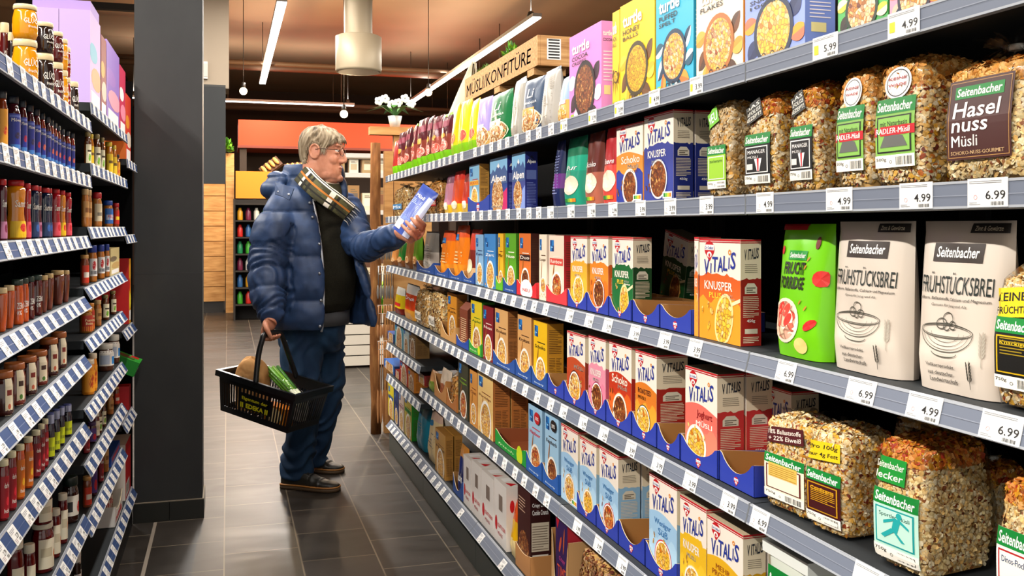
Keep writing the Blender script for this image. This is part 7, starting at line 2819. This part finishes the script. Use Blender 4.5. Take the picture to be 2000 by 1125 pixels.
# leeks
leek = thing('leek_bunch', 'bunch of green spring onions in clear wrap lying in the shopping basket', 'vegetables')
b = MB()
for k in range(9):
    y, z = (k % 3 - 1) * .016, (k // 3) * .014
    c = ['#6aa82c', '#8cc43c', '#4a8a24'][k % 3]
    b.tube([(-.14, y * 1.6, z + .012), (-.04, y * 1.2, z + .006), (.04, y, z)], [.0075, .0085, .008], M(c, .4), 7)
b.build('green_leaves', leek)
b = MB()
for k in range(9):
    y, z = (k % 3 - 1) * .016, (k // 3) * .014
    b.tube([(.041, y, z), (.10, y * .9, z - .002), (.13, y * .8, z)], [.008, .0085, .011], M('#e6ead0', .4), 7)
b.build('white_stalks', leek)
b = MB()
b.grid(lambda u, v: (-.15 + .29 * v, (.040 + .004 * math.sin(9 * v)) * math.cos(2 * PI * u), .014 + (.034 + .003 * math.sin(14 * v + 5 * u)) * math.sin(2 * PI * u)), 18, 10, film_mat(), True, True)
b.build('clear_wrap', leek)
inbasket(leek, .076, .0, -.035, Matrix.Rotation(-.22, 4, 'Z') @ Matrix.Rotation(.30, 4, 'Y'))
b = Box(.13, .085, .06, M('#e0922c'), M('#d8841c'))
b.disc(.5, .5, .35, .4, M('#f0d8a0'), 14)
o = tag(b.build('food_carton'), 'orange food carton seen through the slots of the shopping basket', 'carton')
inbasket(o, .09, -.085, -BH + .006)
b = Box(.10, .10, .05, M('#e6e2da'), M('#d8d4cc'))
o = tag(b.build('food_carton'), 'white food carton seen through the slots of the shopping basket', 'carton')
inbasket(o, .095, .045, -BH + .006)

# ================================================================ the shop beyond
PINE = NT('pine_boards', .65, .3)
nz = PINE.n('ShaderNodeTexNoise')
nz.inputs['Scale'].default_value = 3
nz.inputs['Detail'].default_value = 5
PINE.l(PINE.coord((1.5, 1.5, 9)), nz.inputs['Vector'])
PINE.col(PINE.ramp(nz.outputs[0], [(.3, '#b88650'), (.6, '#d4a46a'), (.8, '#dfb57e')]))
PINE = PINE.m
Yd = lambda X, d: (d - X * SN) / CS

# market stall with orange canopy
t = thing('market_stall', 'bakery stall with a wide orange canopy at the back of the shop', 'market stall', (1.6, 15.2, 0))
b = MB()
b.box(-1.45, 1.9, -.5, .5, 2.50, 2.88, M('#d2440e', .7))
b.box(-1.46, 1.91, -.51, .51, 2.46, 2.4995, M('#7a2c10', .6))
b.build('canopy', t)
for x in (-1.38, 1.84):
    b = MB()
    b.box(x - .05, x + .05, -.45, -.35, 0, 2.459, M('#3a2a1c', .7))
    b.build('post', t)
b = MB()
b.box(-1.34, 1.8, .42, .47, 0, 2.459, M('#2e2018', .8))
b.build('rear_panel', t)
b = MB()
b.box(-1.33, 1.78, -.3, .40, 0, .95, M('#5a3a22', .7))
b.box(-1.335, 1.8, -.33, .41, .951, .99, PINE)
b.build('counter', t)
t = thing('price_board', 'yellow orange board under the canopy of the market stall', 'board', (.38, 14.5, 0))
b = MB()
b.box(-.27, .27, 0, .03, 1.70, 2.10, M('#dc8a18', .7))
b.build('board_panel', t)
b = MB()
b.box(-.02, .02, .031, .06, 0, 2.05, M('#3a2a1c'))
b.build('stand', t)
# bread trays leaning under the canopy
for k, (x, z) in enumerate(((.62, 2.18), (.98, 2.16), (1.5, 2.17))):
    b = MB()
    b.box(-.16, .16, -.10, .10, -.02, .02, M('#5a3a20', .7))
    for q in range(4):
        b.ball((-.11 + q * .073, 0, .045), (.030, .085, .026), M('#d29a56', .7), 10, 7)
    o = tag(b.build('bread_tray'), ORD[k] + ' tilted bread tray hanging under the orange canopy', 'bread tray', 'bread trays under the canopy')
    o.location = (x, 14.62, z)
    o.rotation_euler = (math.radians(50), math.radians(-38 + 30 * k), 0)

# dark goods shelf beside the stall
t = thing('goods_shelf', 'tall dark shelf of small colourful goods behind the back of the shopper', 'shelf', (.60, 13.6, 0))
b = MB()
b.box(-.52, .52, .16, .18, 0, 1.66, M('#1c1612', .8))
b.build('shelf_back', t)
for k in range(7):
    b = MB()
    b.box(-.5, .5, -.16, .159, .20 + k * .23, .22 + k * .23, M('#2c241c', .7))
    b.build('shelf_board', t)
for x in (-.515, .515):
    b = MB()
    b.box(x - .013, x + .013, -.16, .159, 0, 1.66, M('#2c241c', .7))
    b.build('side_panel', t)
cols = ['#4aa838', '#c8342c', '#3a6a9c', '#d8a02c', '#7a2c4a', '#e0dcd0', '#2c8a5a']
rr = random.Random(9)
protos = {}
for lv in range(6):
    for q in range(9):
        c = cols[(q + lv * 2) % 7]
        if c not in protos:
            b = MB()
            b.lathe([(.036, 0), (.038, .01), (.038, .12), (.020, .15), (.018, .17)], M(c, .3), 10)
            protos[c] = b.mesh('small_bottle')
        o = bpy.data.objects.new('small_bottle', protos[c])
        COL.objects.link(o)
        tag(o, 'small colourful bottle on the dark shelf behind the back of the shopper', 'bottle', 'bottles on the dark shelf')
        o.location = (.60 - .44 + q * .11, 13.56, .2206 + lv * .23)

# wooden display unit beyond the pillar
X0_, X1_ = -.62, .10
t = thing('wooden_display', 'pale wooden slatted display unit seen past the grey pillar', 'display unit', (-.26, Yd(-.26, 14.1), 0))
for k in range(8):
    b = MB()
    z0 = .17 + k * .225
    b.box(-.36, .22, -.02, .0, z0, z0 + .215, PINE)
    b.build('front_board', t)
for x in (-.36, .23):
    b = MB()
    b.box(x, x + .12, -.05, -.021, 0, 2.38 if x > 0 else 2.0, PINE)
    b.build('post', t)
b = MB()
b.box(-.36, .22, .001, .5, .17, 2.0, PINE)
b.build('cabinet', t)
b = MB()
b.box(-.34, .20, .03, .45, 0, .169, M('#2c2620'))
b.build('base', t)
bush('potted_herb', 'small green herb on top of the pale wooden display unit', (-.02, Yd(0, 14.0), 2.39), (.08, .08, .16), 160, GR, 11, L=.07, W=.02)

# hanging dark sign and bulkhead
b = MB()
b.box(-.235, .010, 9.3, 9.7, 2.58, 4.4, M('#a89a88', .8))
struct('trim_2', b)
t = thing('hanging_sign', 'dark blank sign board hanging beyond the grey pillar', 'sign', (-.12, 9.25, 2.58))
b = MB()
b.box(-.10, .10, -.03, .03, -.90, .0, M('#1d2123', .6))
b.build('sign_panel', t)
b = MB()
b.box(-.10, .10, -.031, .04, -.0005 + .001, .02, M('#3a3a38', .6))
b.build('hanger', t)
b = MB()
b.box(-.025, .025, -.03, .0, 0, .16, M('#d8d4cc', .5))
b.box(-.020, .020, -.036, -.0301, .02, .14, M('#c4c0b8', .5))
o = tag(b.build('alarm_box'), 'small white box mounted beside the grey pillar', 'alarm box')
o.location = (-.205, 9.299, 2.66)

# white rack with packages
rx, ry = 1.38, Yd(1.38, 9.9)
t = thing('wire_rack', 'white display rack with pale packages behind the shoulder of the shopper', 'display rack', (rx, ry, 0))
WM = M('#d4cfc6', .4)
for sx in (-.36, .36):
    for sy in (-.2, .2):
        b = MB()
        b.tube([(sx, sy, 0), (sx, sy, 2.02)], .012, WM, 8)
        b.build('upright', t)
for z in (.62, 1.02, 1.42, 1.80, 2.0):
    b = MB()
    b.box(-.37, .37, -.21, .21, z, z + .018, WM)
    b.box(-.37, .37, -.222, -.2105, z - .015, z + .03, WM)
    b.build('shelf', t)
rr = random.Random(4)
pc = ['#d9c8a8', '#e8e0cc', '#a8804c', '#8a5a34', '#c8b490', '#b89a6a', '#e0d4b8', '#7a6a58']
k = 0
for z in (.62, 1.02, 1.42, 1.80):
    for q in range(5):
        w_, h_ = rr.uniform(.09, .12), rr.uniform(.18, .28) if z < 1.7 else .15
        b = Box(w_, h_, .12, M(pc[(k * 3 + q) % 8]), M('#c4b090'))
        b.rect(.15, .3, .85, .7, M(pc[(k + q + 3) % 8]))
        b.lines(.2, .75, .8, .9, 2, M('#7a6a50'))
        o = tag(b.build('paper_packet'), 'beige paper packet on the white display rack behind the shoulder of the shopper', 'packet', 'packets on the white rack')
        o.location = (rx - .29 + q * .145, ry - .17, z + .0186)
        k += 1

# white slatted planter with salad plants
t = thing('slatted_planter', 'white slatted wooden planter on the floor behind the shopper', 'planter', (1.20, Yd(1.2, 8.8), 0))
for k in range(5):
    for y in (-.18, .16):
        b = MB()
        b.box(-.30, .30, y, y + .02, .02 + k * .095, .02 + k * .095 + .085, M('#c4bcae', .7))
        b.build('board', t)
    for x in (-.3005, .2805):
        b = MB()
        b.box(x, x + .02, -.159, .159, .02 + k * .095, .02 + k * .095 + .085, M('#c4bcae', .7))
        b.build('board', t)
b = MB()
b.box(-.279, .279, -.159, .159, .40, .44, M('#4a3a28', .9))
b.build('soil', t)
for k, x in enumerate((-.16, .12)):
    bush('salad_plant', ['bright green leafy plant in the white planter, half hidden by the jacket', 'bright green leafy plant in the white planter, next to the wooden posts'][k], (1.20 + x, Yd(1.2, 8.8), .441), (.11, .11, .28), 220, ['#a4c83c', '#7ab030', '#c4d860', '#5a9a2c'], 21 + k, L=.09, W=.025)

# rough wooden posts with hanging utensils at the end of the muesli rack
py_ = 5.86
ROUGH = NT('rough_bark', .85, .2)
nz = ROUGH.n('ShaderNodeTexNoise')
nz.inputs['Scale'].default_value = 10
nz.inputs['Detail'].default_value = 7
ROUGH.l(ROUGH.coord((3, 3, .6)), nz.inputs['Vector'])
ROUGH.col(ROUGH.ramp(nz.outputs[0], [(.3, '#6a4426'), (.55, '#94663c'), (.75, '#b58652')]))
ROUGH.bump(nz.outputs[0], .8, .02)
t = thing('utensil_stand', 'rough wooden post stand at the far end of the muesli rack', 'utensil stand', (.93, py_, 0))
b = MB()
rr = random.Random(2)
for x, r_ in ((-.055, .032),):
    b.tube([(x + rr.uniform(-.004, .004), 0, z * .2) for z in range(10)], [r_ * rr.uniform(.92, 1.1) for _ in range(10)], ROUGH.m, 10)
b.build('bark_post', t)
b = MB()
b.box(.0, .055, -.01, .04, 0, 1.75, PINE)
b.build('plank_post', t)
b = MB()
b.box(.06, .30, .0, .05, 0, 1.85, PINE)
b.build('side_board', t)
b = MB()
b.box(-.09, .31, -.02, .06, 1.8505, 1.90, PINE)
b.build('top_rail', t)
STEEL, WOODU = M('#c8c2b8', .3, .7), M('#c08a58', .6)
for k, z in enumerate((1.28, 1.04, .80, .58)):
    u = thing('utensil_bundle', ORD[k] + ' bundle of forks and spoons from the top, hanging on the wooden post stand', 'utensils', (.925, py_ - .05, z), 0, 'utensil bundles on the wooden stand')
    for q in range(6):
        x = (q - 2.5) * .015
        y = -.012 - .012 * (q % 2)
        mt = STEEL if k < 2 else WOODU
        L_ = .20 if k < 3 else .50
        b = MB()
        b.tube([(x, y, 0), (x * 1.1, y, -L_ * .6)], .003, mt, 6)
        b.ball((x * 1.15, y, -L_ * .8), (.0085, .004, L_ * .22), mt, 8, 6)
        b.build('utensil', u)
    b = MB()
    b.tube([(-.046, -.028, -.05), (.046, -.028, -.05)], .002, STEEL, 5)
    b.tube([(-.046, -.028, -.05), (-.046, -.024, .0), (.046, -.024, .0), (.046, -.028, -.05)], .002, STEEL, 5)
    b.build('wire', u)
t = thing('potted_orchid', 'white orchid with broad green leaves on top of the wooden post stand', 'plant', (1.0, py_ + .02, 1.901))
b = MB()
b.lathe([(.03, 0), (.045, .07), (.04, .07), (.03, .06)], M('#e8e4dc', .4), 14)
b.build('pot', t)
b = MB()
for k in range(7):
    a = k * .9
    d = Vector((math.cos(a), math.sin(a), 0))
    s_ = Vector((-d.y, d.x, 0)) * .022
    pts = [Vector((0, 0, .07)), d * .08 + ZU * .13, d * .19 + ZU * .10]
    b.add([pts[0] - s_ * .4, pts[0] + s_ * .4, pts[1] + s_, pts[1] - s_, pts[2]], [(0, 1, 2, 3), (3, 2, 4)], M('#3a7a28', .4))
b.build('leaves', t)
b = MB()
for k in range(6):
    c = Vector((-.10 + .04 * k, .02 * math.sin(k), .16 + .02 * math.sin(k * 2)))
    for q in range(5):
        a = q * 1.257
        b.ball(c + Vector((math.cos(a) * .016, -.004, math.sin(a) * .016)), (.014, .004, .014), M('#f2eee8', .5), 8, 5)
b.build('blossoms', t)

# ventilation drum on the ceiling
dx_, dy_ = 1.15, Yd(1.15, 8.7)
t = thing('vent_drum', 'pale round ventilation drum hanging from the ceiling beyond the shopper', 'ventilation duct', (dx_, dy_, 0))
VT = M('#b5a78e', .5, .2)
b = MB()
b.lathe([(.18, 2.70), (.205, 2.70), (.21, 2.72), (.21, 3.02), (.19, 3.03), (.12, 3.04)], VT, 28)
b.build('drum', t)
b = MB()
P_, Q_ = smoothpath([Vector((0, 0, 2.9)), Vector((0, 0, 3.4)), Vector((.06, .1, 3.9)), Vector((.3, .6, 4.15)), Vector((1.2, 2.2, 4.2))], [.13] * 5, 6)
b.tube(P_, Q_, VT, 18)
b.build('pipe', t)
# ceiling pipes and track
for k, (y, z, r_) in enumerate(((14.0, 3.62, .035), (15.2, 3.75, .05), (17.6, 3.5, .04), (19.0, 3.6, .07))):
    t = thing('ceiling_pipe', ORD[k] + ' of the pipes running across under the dark rear ceiling, nearest first', 'pipe', (2, y, z), 0, 'pipes under the rear ceiling')
    b = MB()
    b.tube([(-5, 0, 0), (5, 0, 0)], r_, M('#6a5240', .6), 10)
    b.build('pipe_run', t)
    for x in range(-4, 5, 2):
        b = MB()
        b.tube([(x, 0, r_), (x, 0, 4.4 - z)], .008, M('#6a5240', .6), 6)
        b.build('pipe_hanger', t)
t = thing('cable_track', 'black cable track under the ceiling above the jam rack', 'cable track', (-1.85, 14, 4.0))
b = MB()
b.box(-.06, .06, -4, 5, 0, .05, M('#1c1a18', .6))
b.build('track', t)
b = MB()
b.box(-.55, 1.3, -1.6, -1.5, -.08, -.001, M('#1c1a18', .6))
b.build('cross_bar', t)
b = MB()
b.tube([(0, -1, .05), (0, -1, .4)], .01, M('#1c1a18'), 6)
b.build('track_hanger', t)

# warm bulb above the shopper; the other two are added to warm the background
for k, (x, y, z, lb) in enumerate(((1.42, 12.2, 2.72, 'glowing warm bulb above the head of the shopper'), (.2, 13.2, 3.1, 'added warm fill bulb before the orange canopy'), (2.6, 12.6, 3.1, 'added warm fill bulb behind the crate sign'))):
    t = thing('pendant_lamp', lb, 'lamp', (x, y, z), 0)
    b = MB()
    b.ball((0, 0, 0), .05, M('#ffe0b0', .5, 0, .5, 0, 14.0), 14, 10)
    b.build('bulb', t)
    b = MB()
    b.lathe([(.02, .045), (.03, .05), (.025, .11), (.006, .12)], M('#2a2420'), 12)
    b.tube([(0, 0, .11), (0, 0, 4.4 - z)], .005, M('#2a2420'), 6)
    b.build('cord_and_socket', t)
    l = bpy.data.lights.new('bulb_light', 'POINT')
    l.energy, l.color, l.shadow_soft_size = 110, (1, .72, .42), .06
    o = bpy.data.objects.new('bulb_light', l)
    o.parent = t
    o.location = (0, -.02, -.08)
    COL.objects.link(o)
